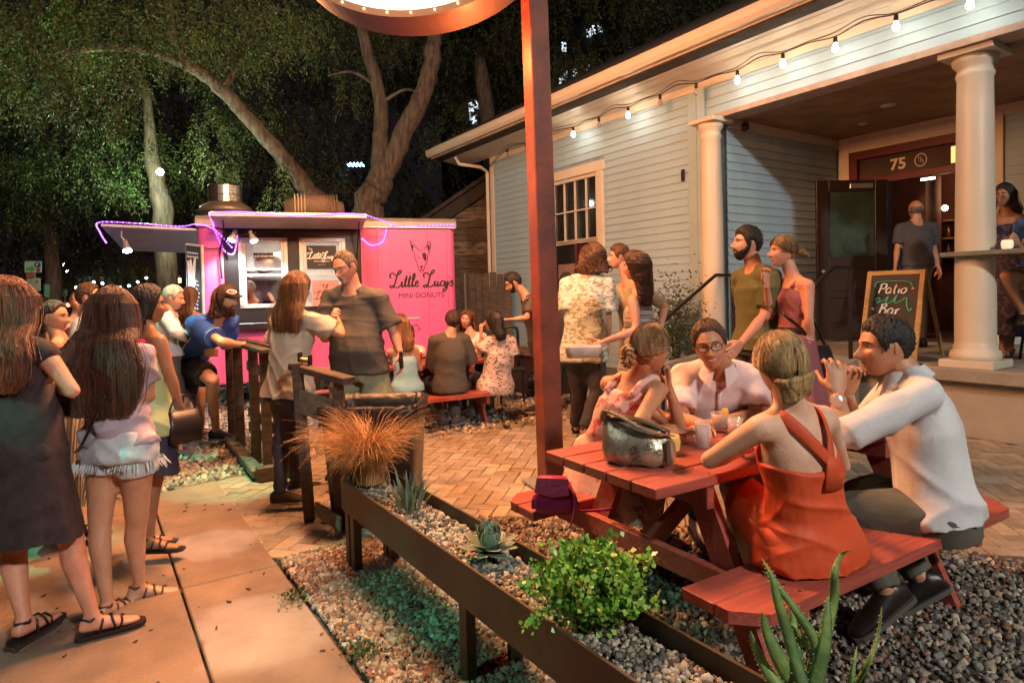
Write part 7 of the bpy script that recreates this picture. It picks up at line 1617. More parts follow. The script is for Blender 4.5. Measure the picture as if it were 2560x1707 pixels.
# P2 woman in frayed shorts
d = 3.08
C_lil = cloth('lilac_blouse', (.42, .35, .44), .75, .12); C_den = cloth('white_denim', (.60, .66, .74), .85, .25, nscale=14)
g2 = person('woman with very long straight dark hair, crumpled lilac shirt and frayed white shorts', P(300, 1098, d), P(285, 868, d), P(283, 778, d+.02), 172, (160, 2, 0), .95, 1, 1.05,
       arms={'R': (P(374, 990, d+.08), P(335, 1010, d+.26)), 'L': (P(200, 985, d+.1), P(245, 1000, d+.28))},
       legs={'R': (P(342, 1300, d+.10), P(348, 1462, d+.14), (.80, .35, 0)), 'L': (P(250, 1310, d+.02), P(268, 1508, d-.02), (.25, 1, 0))},
       skn=SK['fair'], hair=(H_brn, 'long', {'len': .44, 'wave': .006, 'spread': 1.32, 'n': 1500, 'mid': 1.30, 'back': .14, 'yaw': 188, 'mat2': hairmat('dark_auburn', (.10, .035, .018), (.03, .012, .008))}), near=True,
       top=[dict(name='shirt', mat=C_lil, t=(-.05, .93), sleeve=.6, e=.012, loose=.02, wr=.014, ws=10, flare=.01)],
       bottom=[dict(name='shorts', kind='legs', mat=C_den, len=.25, e=.018, loose=.02, wr=.009, t1=.12)], shoes=('sandal', mat('brown_leather', (.10, .05, .03), .5)))
fb_ = MB(); r_ = np.random.default_rng(4)
for S_ in 'LR':
    hp, kn = g2.hip[S_], g2.kn[S_]; c = hp+(kn-hp)*.22; ax = nrm(kn-hp); x = g2.fh[0]; y = g2.fh[1]
    for k in range(120):
        t = r_.uniform(0, 2*pi); p = c+(x*cos(t)+y*sin(t))*.118; out = x*cos(t)+y*sin(t); L = r_.uniform(.015, .045); e = p+ax*L*.8+out*L*r_.uniform(.1, .9)+A([0, 0, -.004]); fb_.tube([p-ax*.012, (p+e)/2+out*.003, e], [.0028, .0022, .0006], 3, cap=False)
o = fb_.build('frayed_hem', C_den, g2.root); o['kind'] = 'stuff'
b = MB(); pts = [P(265, 985, d-.16), P(240, 1040, d-.18), P(205, 1110, d-.12), P(188, 1130, d+.05)]; b.tube(spline(pts, 6), .006, 6); b.build('bag_strap', C_leather, g2.root, True)
# P3 brunette between them
d = 3.95
person('short brunette woman in profile between the two long haired women, grey top and striped skirt', P(165, 1010, d), P(150, 845, d), P(133, 792, d), 115, (95, -6, 0), .86, 1, 1.0,
       arms={'R': (P(158, 875, d-.25), P(212, 838, d-.40)), 'L': (P(185, 910, d+.2), P(215, 960, d+.1))}, skn=SK['tan'], hair=(H_brn, 'bun', {'bun': (0, -.10, -.02)}), near=False,
       top=[dict(name='top', mat=cloth('grey_lilac_top', (.20, .18, .21)), sleeve=0, t=(-.1, .9), e=.012, loose=.03)],
       bottom=[dict(name='skirt', kind='skirt', mat=pattern('stripe_skirt', (.05, .05, .05), (.35, .34, .33), 9, (.45, .5), stretch=(30, .2, .2)), len=.55, flare=.05, pleat=.03, t1=.25)], shoes=('sandal', C_leather))
# P4 woman in lime and pink top
d = 3.62
g4 = person('dark haired woman in a pink and lime top and navy skirt holding a handbag', P(372, 1040, d), P(372, 832, d+.02), P(368, 762, d+.02), 140, (118, -4, 0), .93, 1, 1.0,
       arms={'R': (P(425, 935, d-.06), P(452, 1022, d)), 'L': (P(345, 940, d+.2), P(360, 990, d+.3))},
       legs={'R': (P(385, 1200, d+.05), P(372, 1345, d+.02), (.95, .1, 0)), 'L': (P(352, 1195, d+.1), P(355, 1330, d+.2), (.9, .2, 0))},
       skn=SK['brown'], hair=(H_blk, 'long', {'len': .12, 'wave': .004, 'n': 500, 'back': .02, 'spread': 1.02}), near=True, hands={'R': {'d': (0, 0, -1), 'curl': .75}},
       top=[dict(name='tunic', mat=cloth('lime_silk', (.36, .46, .24), .5), t=(-.22, .74), sleeve=0, e=.014, loose=.05, wr=.006), dict(name='yoke', mat=cloth('hot_pink', (.62, .04, .20), .5), t=(.70, .94), sleeve=0, cap=0, e=.022, wr=.003)],
       bottom=[dict(name='skirt', kind='skirt', mat=cloth('navy', (.03, .03, .06)), len=.26, flare=.02, pleat=.02, t1=.1)], shoes=('sandal', C_leather))
hb = thing('handbag', 'small black structured handbag hanging from the hand of the woman in the lime top', 'handbag', P(458, 1100, d)); c = P(458, 1062, d)
b = MB(); b.loft([(c-ZZ*.095, A([.5, .86, 0]), A([.86, -.5, 0]), .10, .045), (c, A([.5, .86, 0]), A([.86, -.5, 0]), .10, .045), (c+ZZ*.085, A([.5, .86, 0]), A([.86, -.5, 0]), .088, .025)], 24, ex=5); b.build('bag_body', C_leather, hb, True)
b = MB(); b.tube(spline([c+A([.04, .07, .08]), c+A([.02, .03, .16]), c+A([-.02, -.03, .16]), c+A([-.04, -.07, .08])], 5), .005, 6); b.build('bag_handle', C_leather, hb, True)
# P5 P6 P7 P8 in the queue
d = 6.1
person('grey haired man in a white shirt in the queue beside the menu board', P(425, 875, d), P(420, 785, d), P(432, 744, d), 110, (100, -15, 0), .98, 0, 1.05, skn=SK['rosy'], hair=(H_gry, 'short', {'th': .016}), arms={'R': (P(445, 835, d-.2), P(485, 848, d-.05))},
       top=[dict(name='shirt', mat=cloth('white_shirt', (.60, .58, .60)), sleeve=1.9, e=.016, loose=.02, wr=.008)], bottom=[dict(name='trousers', kind='legs', mat=cloth('grey_trouser', (.09, .09, .10)), loose=.01)], shoes=('shoe', C_leather))
d = 6.9
person('woman with long brown hair and bare shoulders in the queue by the menu board', P(478, 880, d), P(476, 785, d), P(474, 744, d), 168, (160, -4, 0), .92, 1, 1.0, skn=SK['tan'], hair=(H_mid, 'long', {'len': .22, 'wave': .006, 'n': 300}),
       top=[dict(name='top', mat=cloth('peach_top', (.45, .20, .14)), sleeve=0, t=(-.1, .72), e=.012)], bottom=[dict(name='shorts', kind='legs', mat=cloth('navy', (.03, .03, .06)), len=.4)], shoes=('shoe', cloth('rose_shoe', (.4, .18, .14)), C_sole))
d = 6.4
person('blonde woman in a dark red tank top far back in the queue', P(192, 900, d), P(188, 800, d), P(196, 757, d), 60, (50, 6, 0), .92, 1, 1.0, skn=SK['rosy'], hair=(H_bld, 'bun', {}), top=[dict(name='tank_top', mat=cloth('maroon_tank', (.12, .02, .04)), sleeve=0, t=(-.1, .88), e=.012)],
       bottom=[dict(name='trousers', kind='legs', mat=cloth('grey_trouser', (.09, .09, .10)))], shoes=('shoe', C_leather))
d = 5.4
person('young man in a pale grey tee far back in the queue', P(215, 905, d), P(213, 800, d), P(222, 742, d), 110, (105, 5, 0), .96, 0, 1.0, skn=SK['rosy'], hair=(H_mid, 'short', {'th': .018, 'noise': .005}),
       top=[dict(name='t_shirt', mat=cloth('pale_grey_tee', (.45, .52, .56)), sleeve=.6, e=.014, wr=.007)], bottom=[dict(name='trousers', kind='legs', mat=cloth('navy', (.03, .03, .06)))], shoes=('shoe', C_leather))
d = 8.5
for (x, lab, hm) in ((103, 'person with dark hair whose head shows far back by the parked car', H_blk), (455, 'person with black hair standing in the dark behind the grey haired man', H_brn)):
    person(lab, P(x, 870, d), P(x, 795, d), P(x+2, 762, d), 150, (150, 0, 0), .9, 0, 1.0, skn=SK['tan'], hair=(hm, 'short', {}), top=[dict(name='t_shirt', mat=cloth('dark_tee_b', (.03, .03, .035)), sleeve=.6)], bottom=[dict(name='trousers', kind='legs', mat=cloth('grey_trouser', (.09, .09, .10)))], shoes=('shoe', C_leather)); d = 9.4
# P9 man in blue racing shirt leaning on the pallet fence
d = 6.25
C_blue = cloth('royal_blue', (.025, .09, .42), .6, .12)
g9 = person('bearded long haired man in a blue shirt and black cap leaning on the pallet fence', P(470, 893, d+.15), P(540, 795, d-.25), P(566, 748, d-.34), 62, (62, -8, 0), 1.12, 0, 1.1, hy=75,
       arms={'R': (P(553, 855, d-.75), P(600, 862, d-.45)), 'L': (P(560, 865, d+.1), P(592, 858, d-.25))},
       legs={'R': (P(532, 950, d-.15), P(540, 1075, d+.25), (.95, -.1, 0)), 'L': (P(448, 1020, d+.05), P(446, 1128, d-.1), (.95, -.1, 0))},
       skn=SK['fair'], hair=(H_mid, 'long', {'len': .06, 'wave': .01, 'curl': .008, 'n': 260, 'spread': 1.08, 'back': .02, 'az0': 88, 'fb': .62}), beard=(H_mid, .008, .0, False), near=True, smile=.4, hands={'R': {'curl': .6, 'palm': (0, 0, -1)}, 'L': {'curl': .5, 'palm': (0, 0, -1)}},
       top=[dict(name='racing_shirt', mat=C_blue, t=(-.12, .95), sleeve=.8, e=.018, loose=.03, wr=.009, flare=.03)],
       bottom=[dict(name='shorts', kind='legs', mat=cloth('black_shorts', (.014, .013, .016)), len=.80, loose=.02, e=.016)], shoes=('shoe', cloth('navy_canvas', (.03, .03, .05)), C_sole))
s = g9.hs; fr = g9.fhd; c = g9.head
V, F = cap_mesh(fr, c, s, .020, 0, 0, lowall=lambda U_: np.full_like(U_, .022)); cp = mk('cap', V, F, cloth('cap_black', (.02, .017, .015)), g9.root, True)
b = MB(); b.loft([(c+(A([0, y, .048-.10*(y-.08)**1])*s)@fr, fr[0], fr[2], w_*s, .003*s) for y, w_ in ((.07, .074), (.10, .070), (.135, .058), (.165, .030))], 16, ex=3); b.build('brim', cloth('cap_black', (.02, .017, .015)), cp, True)
bc = c+(A([.035, .108, .078])*s)@fr; bx = nrm(nrm(fr[0])*-.9+fr[1]*.38); by_ = nrm(fr[2]*.95-fr[1]*.3)
b = MB(); b.loft([(bc+np.cross(bx, by_)*k, bx, by_, .042*s, .021*s) for k in (.0, .004)], 24); bd_ = b.build('cap_badge', M_wht, cp); text('BELL', .030*s, bc+np.cross(bx, by_)*.006-by_*.010*s, bx, by_, mat('badge_red', (.5, .03, .04), .6, vary=0), cp, bold=.001)
sh_ = [o for o in g9.root.children if o.name.startswith('racing_shirt')][0]
def seam(g, pts, mt, r=.004, par=None): b = MB(); b.tube(spline(pts, 5), r, 5); return b.build('piping', mt, par or g.root, True)
C_pip = cloth('cream_piping', (.55, .52, .42))
# side panel and piping follow the shirt surface
for (xx, r0) in ((.62, .010),):
    c0, x0, y0, a0__, d0__ = g9.sec(.0); c1, x1, y1, a1__, d1__ = g9.sec(.62)
    pn = []
    b = MB(); V = []
    for t in np.linspace(-.08, .68, 12):
        c_, x_, y_, a_, d_ = g9.sec(t); lo = .035*max(0, 1-t/.75)*s
        for ph in np.linspace(radians(-52), radians(10+25*t), 7): V.append(c_+x_*(a_+.026*s+lo)*cos(ph)-y_*(-1)*(d_+.026*s+lo*.8)*sin(ph))
    b.add(V, [(j*7+i, j*7+i+1, (j+1)*7+i+1, (j+1)*7+i) for j in range(11) for i in range(6)]); b.build('side_panel', cloth('black_shorts', (.014, .013, .016)), sh_, True)
    seam(g9, [V[j*7+6] for j in range(12)], C_pip, .0045, sh_); seam(g9, [V[j*7] for j in range(12)], C_pip, .0045, sh_)
for S_ in 'LR':
    a = g9.sh[S_]; e = g9.el[S_]; q = a+(e-a)*.78; ax = nrm(e-a); x = nrm(np.cross(ax, ZZ)); y = np.cross(ax, x); b = MB(); b.loft([(q+ax*k, x, y, .085*s, .085*s) for k in (-.010, .008)], 24, cap=False); b.build('sleeve_band', C_pip, sh_, True)
wl = thing('wallet', 'tan wallet held over the fence by the man in the blue shirt', 'wallet', P(528, 882, 5.8)); b = MB(); b.box(P(528, 882, 5.8), (.12, .02, .07), frame((.2, -1, .1)), .006); b.build('cover', mat('tan_leather', (.25, .13, .06), .5), wl)
# P10 woman in a beige tee, back to us
d = 4.55
person('woman with copper tipped hair in a beige tee and dark jeans beside the fence', P(722, 965, d), P(738, 785, d), P(742, 722, d), 150, (150, -6, 0), 1.0, 1, 1.08,
       arms={'R': (P(852, 838, d-.02), P(848, 806, d+.22)), 'L': (P(690, 880, d+.12), P(700, 935, d+.22))},
       legs={'R': (P(705, 1105, d-.05), P(700, 1228, d-.08), (.95, .15, 0)), 'L': (P(722, 1100, d+.25), P(738, 1200, d+.45), (.8, .5, 0))},
       skn=SK['tan'], hair=(H_mid, 'long', {'len': .26, 'wave': .016, 'n': 800, 'mat2': H_omb, 'spread': 1.1, 'back': .06, 'jit': .3}), near=True, hands={'R': {'curl': .8}},
       top=[dict(name='t_shirt', mat=cloth('beige_tee', (.46, .40, .32)), t=(-.16, .94), sleeve=.72, e=.016, loose=.035, wr=.010, flare=.03, ws=11)],
       bottom=[dict(name='jeans', kind='legs', mat=cloth('black_denim', (.035, .033, .05)), slim=1, e=.008, wr=.006, ws=20)], shoes=('shoe', cloth('dark_canvas', (.04, .025, .02)), C_sole))
# P11 big man in dark tee
d = 5.05
g11 = person('big goateed man in glasses, charcoal t-shirt and khaki cargo shorts facing the camera', P(900, 912, d), P(882, 728, d), P(864, 668, d-.06), -8, (-25, -20, -6), 1.10, 0, 1.04, belly=.085, hipw=1.06,
       arms={'L': (P(985, 832, d-.03), P(1000, 882, d-.10)), 'R': (P(812, 845, d-.02), P(828, 800, d-.26))}, legs={'L': (P(955, 1040, d-.03), P(960, 1150, d), (.2, -1, 0)), 'R': (P(855, 1040, d-.03), P(855, 1150, d), (-.2, -1, 0))},
       skn=SK['rosy'], hair=(H_sp, 'short', {'th': .006, 'recede': .016}), near=True, glasses='thin', beard=(H_gry, .006, .0, True), smile=.25, hands={'L': {'d': (.1, -.1, -1), 'curl': .45}, 'R': {'curl': .6}},
       top=[dict(name='t_shirt', mat=cloth('charcoal_tee', (.075, .068, .060)), t=(-.12, .94), sleeve=.85, e=.018, loose=.03, wr=.009, flare=.03)],
       bottom=[dict(name='cargo_shorts', kind='legs', mat=cloth('khaki', (.24, .24, .16)), len=1.0, loose=.03, e=.016, wr=.012)], shoes=('shoe', C_leather))
ph_ = thing('phone', 'black phone in the lowered hand of the big man', 'phone', P(1003, 906, d-.16)); b = MB(); b.box(P(1003, 900, d-.17), (.012, .065, .13), frame((.5, -1, .1)), .005); b.build('case', C_leather, ph_)
# table by the trailer
Qv = A([TT[1], -TT[0], 0])
def seat2(tt, q, z): return w2_(tt, q, z)
person('girl with long brown hair in a light blue top on the bench by the trailer', P(1018, 960, 6.78), P(1006, 868, 6.72), P(1001, 812, 6.72), 205, (212, 0, 0), .92, 1, .95, skn=SK['tan'], hair=(H_mid, 'long', {'len': .22, 'wave': .008, 'n': 500, 'mat2': H_omb}), near=False,
       arms={'R': (P(1052, 925, 6.85), P(1030, 905, 7.15)), 'L': (P(985, 915, 6.85), P(1010, 905, 7.1))}, legs={'R': (P(1015, 950, 7.25), P(1035, 1050, 7.15), (-.5, .8, 0)), 'L': (P(985, 960, 7.2), P(1005, 1052, 7.05), (-.5, .8, 0))},
       top=[dict(name='camisole', mat=cloth('sky_blue_top', (.26, .48, .54), .7), t=(-.20, .80), sleeve=0, e=.020, loose=.03, wr=.009)], bottom=[dict(name='shorts', kind='legs', mat=cloth('navy', (.03, .03, .06)), len=.4)], shoes=('shoe', C_leather, C_sole))
g13 = person('dark haired man in a black t-shirt seen from behind on the trailer bench', P(1125, 958, 7.08), P(1124, 838, 7.02), P(1132, 803, 7.02), 208, (190, -3, 0), 1.0, 0, 1.05, skn=SK['fair'], hair=(H_brn, 'short', {'th': .016, 'tuft': 1}),
       arms={'L': (P(1082, 928, 7.1), P(1075, 905, 7.35)), 'R': (P(1180, 915, 7.25), P(1180, 900, 7.5))}, legs={'R': (P(1120, 935, 7.55), P(1140, 1042, 7.15), (.35, .8, 0)), 'L': (P(1062, 950, 7.45), P(1105, 1048, 7.1), (.3, .8, 0))},
       top=[dict(name='t_shirt', mat=cloth('charcoal_tee', (.05, .05, .05)), t=(-.18, .95), sleeve=.85, e=.020, loose=.03, wr=.008, flare=.03)], bottom=[dict(name='trousers', kind='legs', mat=cloth('grey_trouser', (.05, .05, .05)), loose=.012)], shoes=('shoe', cloth('grey_canvas', (.12, .11, .09)), C_sole))
person('curly haired woman facing us across the trailer table behind the man in black', P(1180, 915, 8.2), P(1178, 835, 8.12), P(1166, 798, 8.1), 5, (-12, -4, 8), .95, 1, 1.0, skn=SK['rosy'], hair=(hairmat('curly_auburn', (.15, .06, .025), (.05, .02, .01)), 'long', {'len': .14, 'curl': .016, 'n': 260, 'spread': 1.15, 'bumpy': .006, 'fb': .7, 'az0': 75}),
       arms={'R': (P(1165, 880, 8.0), P(1180, 880, 7.8)), 'L': (P(1195, 875, 8.0), P(1205, 855, 7.9))}, legs={'R': (P(1160, 915, 7.8), P(1160, 1000, 7.9), (0, -1, 0)), 'L': (P(1200, 915, 7.8), P(1200, 1000, 7.9), (0, -1, 0))},
       top=[dict(name='blouse', mat=cloth('white_shirt', (.60, .58, .60)), sleeve=.5, t=(-.1, .9))], bottom=[dict(name='trousers', kind='legs', mat=cloth('grey_trouser', (.05, .05, .05)))], shoes=('shoe', C_leather))
person('dark haired woman in a blotched cream blouse on the trailer bench', P(1240, 955, 7.32), P(1248, 845, 7.25), P(1232, 802, 7.2), 212, (250, -5, 0), 1.0, 1, 1.08, skn=SK['fair'], hair=(H_blk, 'long', {'len': .13, 'wave': .008, 'n': 420, 'spread': 1.12}),
       arms={'L': (P(1196, 885, 7.2), P(1203, 838, 7.12)), 'R': (P(1280, 915, 7.35), P(1270, 905, 7.6))}, legs={'R': (P(1225, 935, 7.8), P(1225, 1035, 7.75), (-.5, .8, 0)), 'L': (P(1180, 940, 7.6), P(1185, 1042, 7.5), (-.5, .8, 0))},
       hands={'L': {'d': (0, 0, 1), 'curl': .5}}, top=[dict(name='blouse', mat=pattern('blotch_print', (.55, .42, .36), (.075, .06, .10), 26, (.40, .46), stretch=(1, 1, 2.2)), t=(-.24, .94), sleeve=.55, e=.025, loose=.05, wr=.012, flare=.04)],
       bottom=[dict(name='trousers', kind='legs', mat=cloth('grey_trouser', (.05, .05, .05)))], shoes=('shoe', C_leather))
person('child in white with a red cup, half hidden behind the girl in light blue', P(1030, 925, 7.9), P(1030, 868, 7.85), P(1022, 828, 7.85), -10, (-20, -6, 0), .72, 0, 1.0, skn=SK['fair'], hair=(H_mid, 'short', {}), arms={'L': (P(1052, 895, 7.75), P(1048, 898, 7.55)), 'R': (P(1010, 900, 7.75), P(1020, 900, 7.6))},
       legs={'R': (P(1015, 930, 7.6), P(1015, 985, 7.7), (0, -1, 0)), 'L': (P(1040, 930, 7.6), P(1040, 985, 7.7), (0, -1, 0))}, top=[dict(name='t_shirt', mat=cloth('white_tee', (.66, .64, .62)), sleeve=.7, e=.016)], bottom=[dict(name='shorts', kind='legs', mat=cloth('navy', (.03, .03, .06)), len=.5)], shoes=('shoe', C_leather))
# P16 leaning man by the house corner
d = 7.8
person('bespectacled man in a dark t-shirt bending and reaching out beside the blue wall', P(1345, 855, d+.1), P(1318, 742, d-.02), P(1284, 706, d-.08), -80, (-84, -28, 0), 1.02, 0, 1.05, skn=SK['fair'], hair=(H_blk, 'short', {'th': .022}), glasses='dark', beard=(H_blk, .003, 0, False),
       arms={'L': (P(1318, 795, d-.30), P(1276, 798, d-.38)), 'R': (P(1345, 800, d+.1), P(1322, 762, d-.15))}, hands={'L': {'curl': .1, 'palm': (0, 0, -1)}},
       legs={'L': (P(1352, 930, d-.06), P(1352, 1010, d-.1), (-1, -.2, 0)), 'R': (P(1362, 930, d+.2), P(1362, 1005, d+.2), (-1, 0, 0))}, top=[dict(name='t_shirt', mat=cloth('charcoal_tee', (.07, .065, .065)), t=(-.12, .95), sleeve=.75, e=.014, wr=.008)],
       bottom=[dict(name='trousers', kind='legs', mat=cloth('olive_trouser', (.085, .08, .06)), slim=1)], shoes=('shoe', cloth('navy_canvas', (.03, .03, .05)), C_sole))
d = 8.0
person('dark haired woman in black behind the red post', P(1412, 860, d), P(1412, 755, d), P(1416, 705, d), 150, (160, 0, 0), .95, 1, 1.0, skn=SK['tan'], hair=(H_blk, 'long', {'len': .1, 'n': 150}), top=[dict(name='t_shirt', mat=cloth('dark_tee_b', (.03, .03, .035)), sleeve=.6)], bottom=[dict(name='trousers', kind='legs', mat=cloth('black_shorts', (.014, .013, .016)), len=1.8)], shoes=('shoe', cloth('orange_shoe', (.4, .13, .06)), C_sole))
# P17 patterned shirt man
d = 6.35
person('shaggy haired man in a pale leaf print shirt with his back turned', P(1458, 870, d), P(1468, 693, d), P(1484, 640, d+.02), 165, (160, -4, 0), 1.12, 0, 1.05, skn=SK['fair'], hair=(H_mid, 'long', {'len': .02, 'curl': .018, 'n': 420, 'spread': 1.12, 'bumpy': .012, 'back': 0}),
       arms={'L': (P(1425, 800, d-.02), P(1432, 860, d+.15)), 'R': (P(1520, 800, d), P(1520, 860, d+.15))}, legs={'R': (P(1495, 975, d-.05), P(1462, 1070, d-.1), (.7, -.5, 0)), 'L': (P(1450, 980, d+.1), P(1440, 1060, d+.35), (.1, .9, 0))},
       top=[dict(name='print_shirt', mat=pattern('leaf_print', (.50, .55, .52), (.24, .27, .20), 22, (.43, .50), stretch=(1, 1, 1.6)), t=(-.20, .95), sleeve=.75, e=.022, loose=.05, wr=.011, flare=.04)],
       bottom=[dict(name='trousers', kind='legs', mat=cloth('dark_jeans', (.045, .042, .05)), loose=.010, e=.012, wr=.009)], shoes=('sandal', C_leather))
# P18 man in a tan tee
d = 6.9
person('man in a tan tee with one hand on his hip, facing left', P(1588, 870, d), P(1574, 712, d), P(1548, 642, d), -60, (-88, -3, 0), 1.10, 0, 1.05, skn=SK['rosy'], hair=(H_mid, 'short', {'th': .022}), near=True,
       arms={'L': (P(1662, 765, d+.2), P(1648, 838, d+.05)), 'R': (P(1520, 778, d-.32), P(1517, 840, d-.4))}, top=[dict(name='t_shirt', mat=cloth('tan_tee', (.33, .27, .17)), t=(-.12, .95), sleeve=.75, e=.015, wr=.008, loose=.02)],
       bottom=[dict(name='trousers', kind='legs', mat=cloth('dark_jeans', (.045, .042, .05)))], shoes=('shoe', C_leather))
# P19 curly woman carrying a box
d = 5.35
person('woman with a huge dark curly mane in a striped dress carrying a white box', P(1590, 905, d), P(1598, 735, d), P(1588, 664, d), -118, (-110, -8, 0), 1.02, 1, 1.05, skn=SK['rosy'], hair=(hairmat('curly_brown', (.075, .03, .018), (.025, .011, .008)), 'long', {'len': .25, 'curl': .024, 'n': 760, 'spread': 1.62, 'bumpy': .022, 'back': .03, 'mid': 1.0}), near=True,
       arms={'L': (P(1592, 826, d-.22), P(1512, 852, d-.25)), 'R': (P(1560, 835, d+.2), P(1505, 858, d+.1))}, hands={'L': {'curl': .4, 'palm': (0, 0, 1)}},
       top=[dict(name='dress', mat=pattern('knit_stripe', (.34, .31, .28), (.06, .045, .045), 5, (.46, .52), stretch=(.6, .6, 24)), t=(-.12, .84), sleeve=0, e=.012, wr=.005)], bottom=[dict(name='skirt', kind='skirt', mat=pattern('knit_stripe', (.34, .31, .28), (.06, .045, .045), 5), len=.5, flare=.02, pleat=.02, t1=.2)], shoes=('sandal', C_leather))
bx_ = thing('takeout_box', 'white takeout box held out by the woman with the curly mane', 'takeout box', P(1458, 885, d-.3)); c = P(1456, 876, d-.3); b = MB(); b.loft([(c-ZZ*.05, A([1, 0, 0]), A([0, 1, 0]), .12, .10), (c+ZZ*.03, A([1, 0, 0]), A([0, 1, 0]), .145, .12), (c+ZZ*.045, A([1, 0, 0]), A([0, 1, 0]), .14, .11)], 24, ex=6); b.build('box', mat('white_card', (.62, .52, .50), .6), bx_, True)
# P20 bearded man, P21 woman in mauve dress
d = 5.0
person('dark bearded man in an olive polo shirt walking left past the porch steps', P(1890, 850, d), P(1888, 678, d), P(1868, 610, d), -75, (-82, 4, 0), 1.12, 0, 1.05, skn=SK['rosy'], hair=(H_blk, 'short', {'th': .022}), beard=(H_blk, .008, .0, False), smile=.5, near=True,
       arms={'L': (P(1912, 790, d-.20), P(1852, 858, d-.42)), 'R': (P(1868, 800, d+.25), P(1850, 850, d+.2))}, top=[dict(name='polo_shirt', mat=cloth('olive_polo', (.10, .10, .035)), t=(-.14, .97), sleeve=.8, e=.018, loose=.02, wr=.007)],
       bottom=[dict(name='trousers', kind='legs', mat=cloth('dark_jeans', (.045, .042, .05)))], shoes=('shoe', C_leather))
d = 4.7
C_mauve = cloth('mauve_dress', (.28, .085, .10), .8, .15)
g21 = person('blonde ponytailed woman in a mauve dress walking left with a dark bag', P(1985, 852, d), P(1985, 700, d), P(1958, 630, d), -78, (-86, 2, 0), 1.0, 1, 1.0, skn=SK['rosy'], hair=(H_bld, 'pony', {'path': ((0, -.095, .0), (.0, -.14, .005), (0, -.19, -.02), (0, -.21, -.04)), 'r': .034}), near=True, smile=.4,
       arms={'L': (P(2022, 800, d-.18), P(2028, 872, d-.10)), 'R': (P(1925, 790, d+.12), P(1916, 712, d-.05))}, hands={'R': {'d': (-.1, 0, 1), 'curl': .7}, 'L': {'curl': .5}},
       top=[dict(name='dress', mat=C_mauve, t=(-.12, .885), sleeve=0, e=.012, wr=.006, ws=14)], bottom=[dict(name='skirt', kind='skirt', mat=C_mauve, len=.60, flare=.10, pleat=.10, t1=.25, np=11)], shoes=('sandal', C_leather))
b = MB(); sa, sb = g21.sh['L'], g21.sh['R']
for S_ in 'LR': c_, x_, y_, a_, d_ = g21.sec(.87); sg_ = -1 if S_ == 'L' else 1; q = g21.tor(.98); b.tube([c_+x_*sg_*.07+y_*(d_+.004), q+x_*sg_*.080+y_*.03, q+x_*sg_*.080-y_*.03, c_+x_*sg_*.06-y_*(d_+.004)], .013, 8)
b.build('dress_strap', C_mauve, g21.root, True)
b = MB()
for t in (.16, .20): c_, x_, y_, a_, d_ = g21.sec(t); b.loft([(c_+g21.sd*k, x_, y_, a_+.022, d_+.022) for k in (-.014, .014)], 28, cap=False)
b.build('sash', cloth('dark_sash', (.05, .02, .025)), g21.root, True)
bg_ = thing('shoulder_bag', 'dark shoulder bag at the hip of the woman in the mauve dress', 'bag', P(2050, 950, d-.05)); c = P(2048, 905, d-.05); b = MB(); b.loft([(c-ZZ*.13, A([.9, .3, 0]), A([-.3, .9, 0]), .10, .05), (c, A([.9, .3, 0]), A([-.3, .9, 0]), .12, .06), (c+ZZ*.12, A([.9, .3, 0]), A([-.3, .9, 0]), .09, .03)], 20, ex=4); b.build('bag_body', C_leather, bg_, True)
b = MB(); b.tube(spline([c+A([-.08, -.02, .10]), P(2010, 830, d-.16), P(1965, 790, d-.20), P(1950, 775, d-.1)], 6), .012, 6); b.tube(spline([c+A([.06, .02, .10]), P(2035, 800, d+.16), P(2000, 730, d+.12)], 5), .012, 6); b.build('strap', C_leather, bg_, True)
# P22 man in the doorway
d = 8.2; fz = .66
person('bald man in a dark t-shirt going in through the open front door', P(2290, 655, d), P(2290, 560, d), P(2289, 524, d), 175, (178, 3, 0), 1.05, 0, 1.1, skn=SK['tan'], hair=(H_sp, 'bald'), top=[dict(name='t_shirt', mat=cloth('slate_tee', (.055, .055, .065)), t=(-.14, .95), sleeve=.8, e=.016, loose=.02)],
       arms={'R': (P(2335, 622, d), P(2346, 668, d-.1)), 'L': (P(2243, 622, d), P(2238, 668, d-.1))}, legs={'R': (P(2305, 735, d), A([P(2305, 800, d)[0], P(2305, 800, d)[1], fz+.09]), (0, 1, 0)), 'L': (P(2275, 735, d), A([P(2275, 800, d)[0], P(2275, 800, d)[1], fz+.09]), (0, 1, 0))},
       bottom=[dict(name='trousers', kind='legs', mat=cloth('grey_trouser', (.05, .05, .05)))], shoes=('shoe', C_leather), base=A([P(2290, 800, d)[0], P(2290, 800, d)[1], fz]))
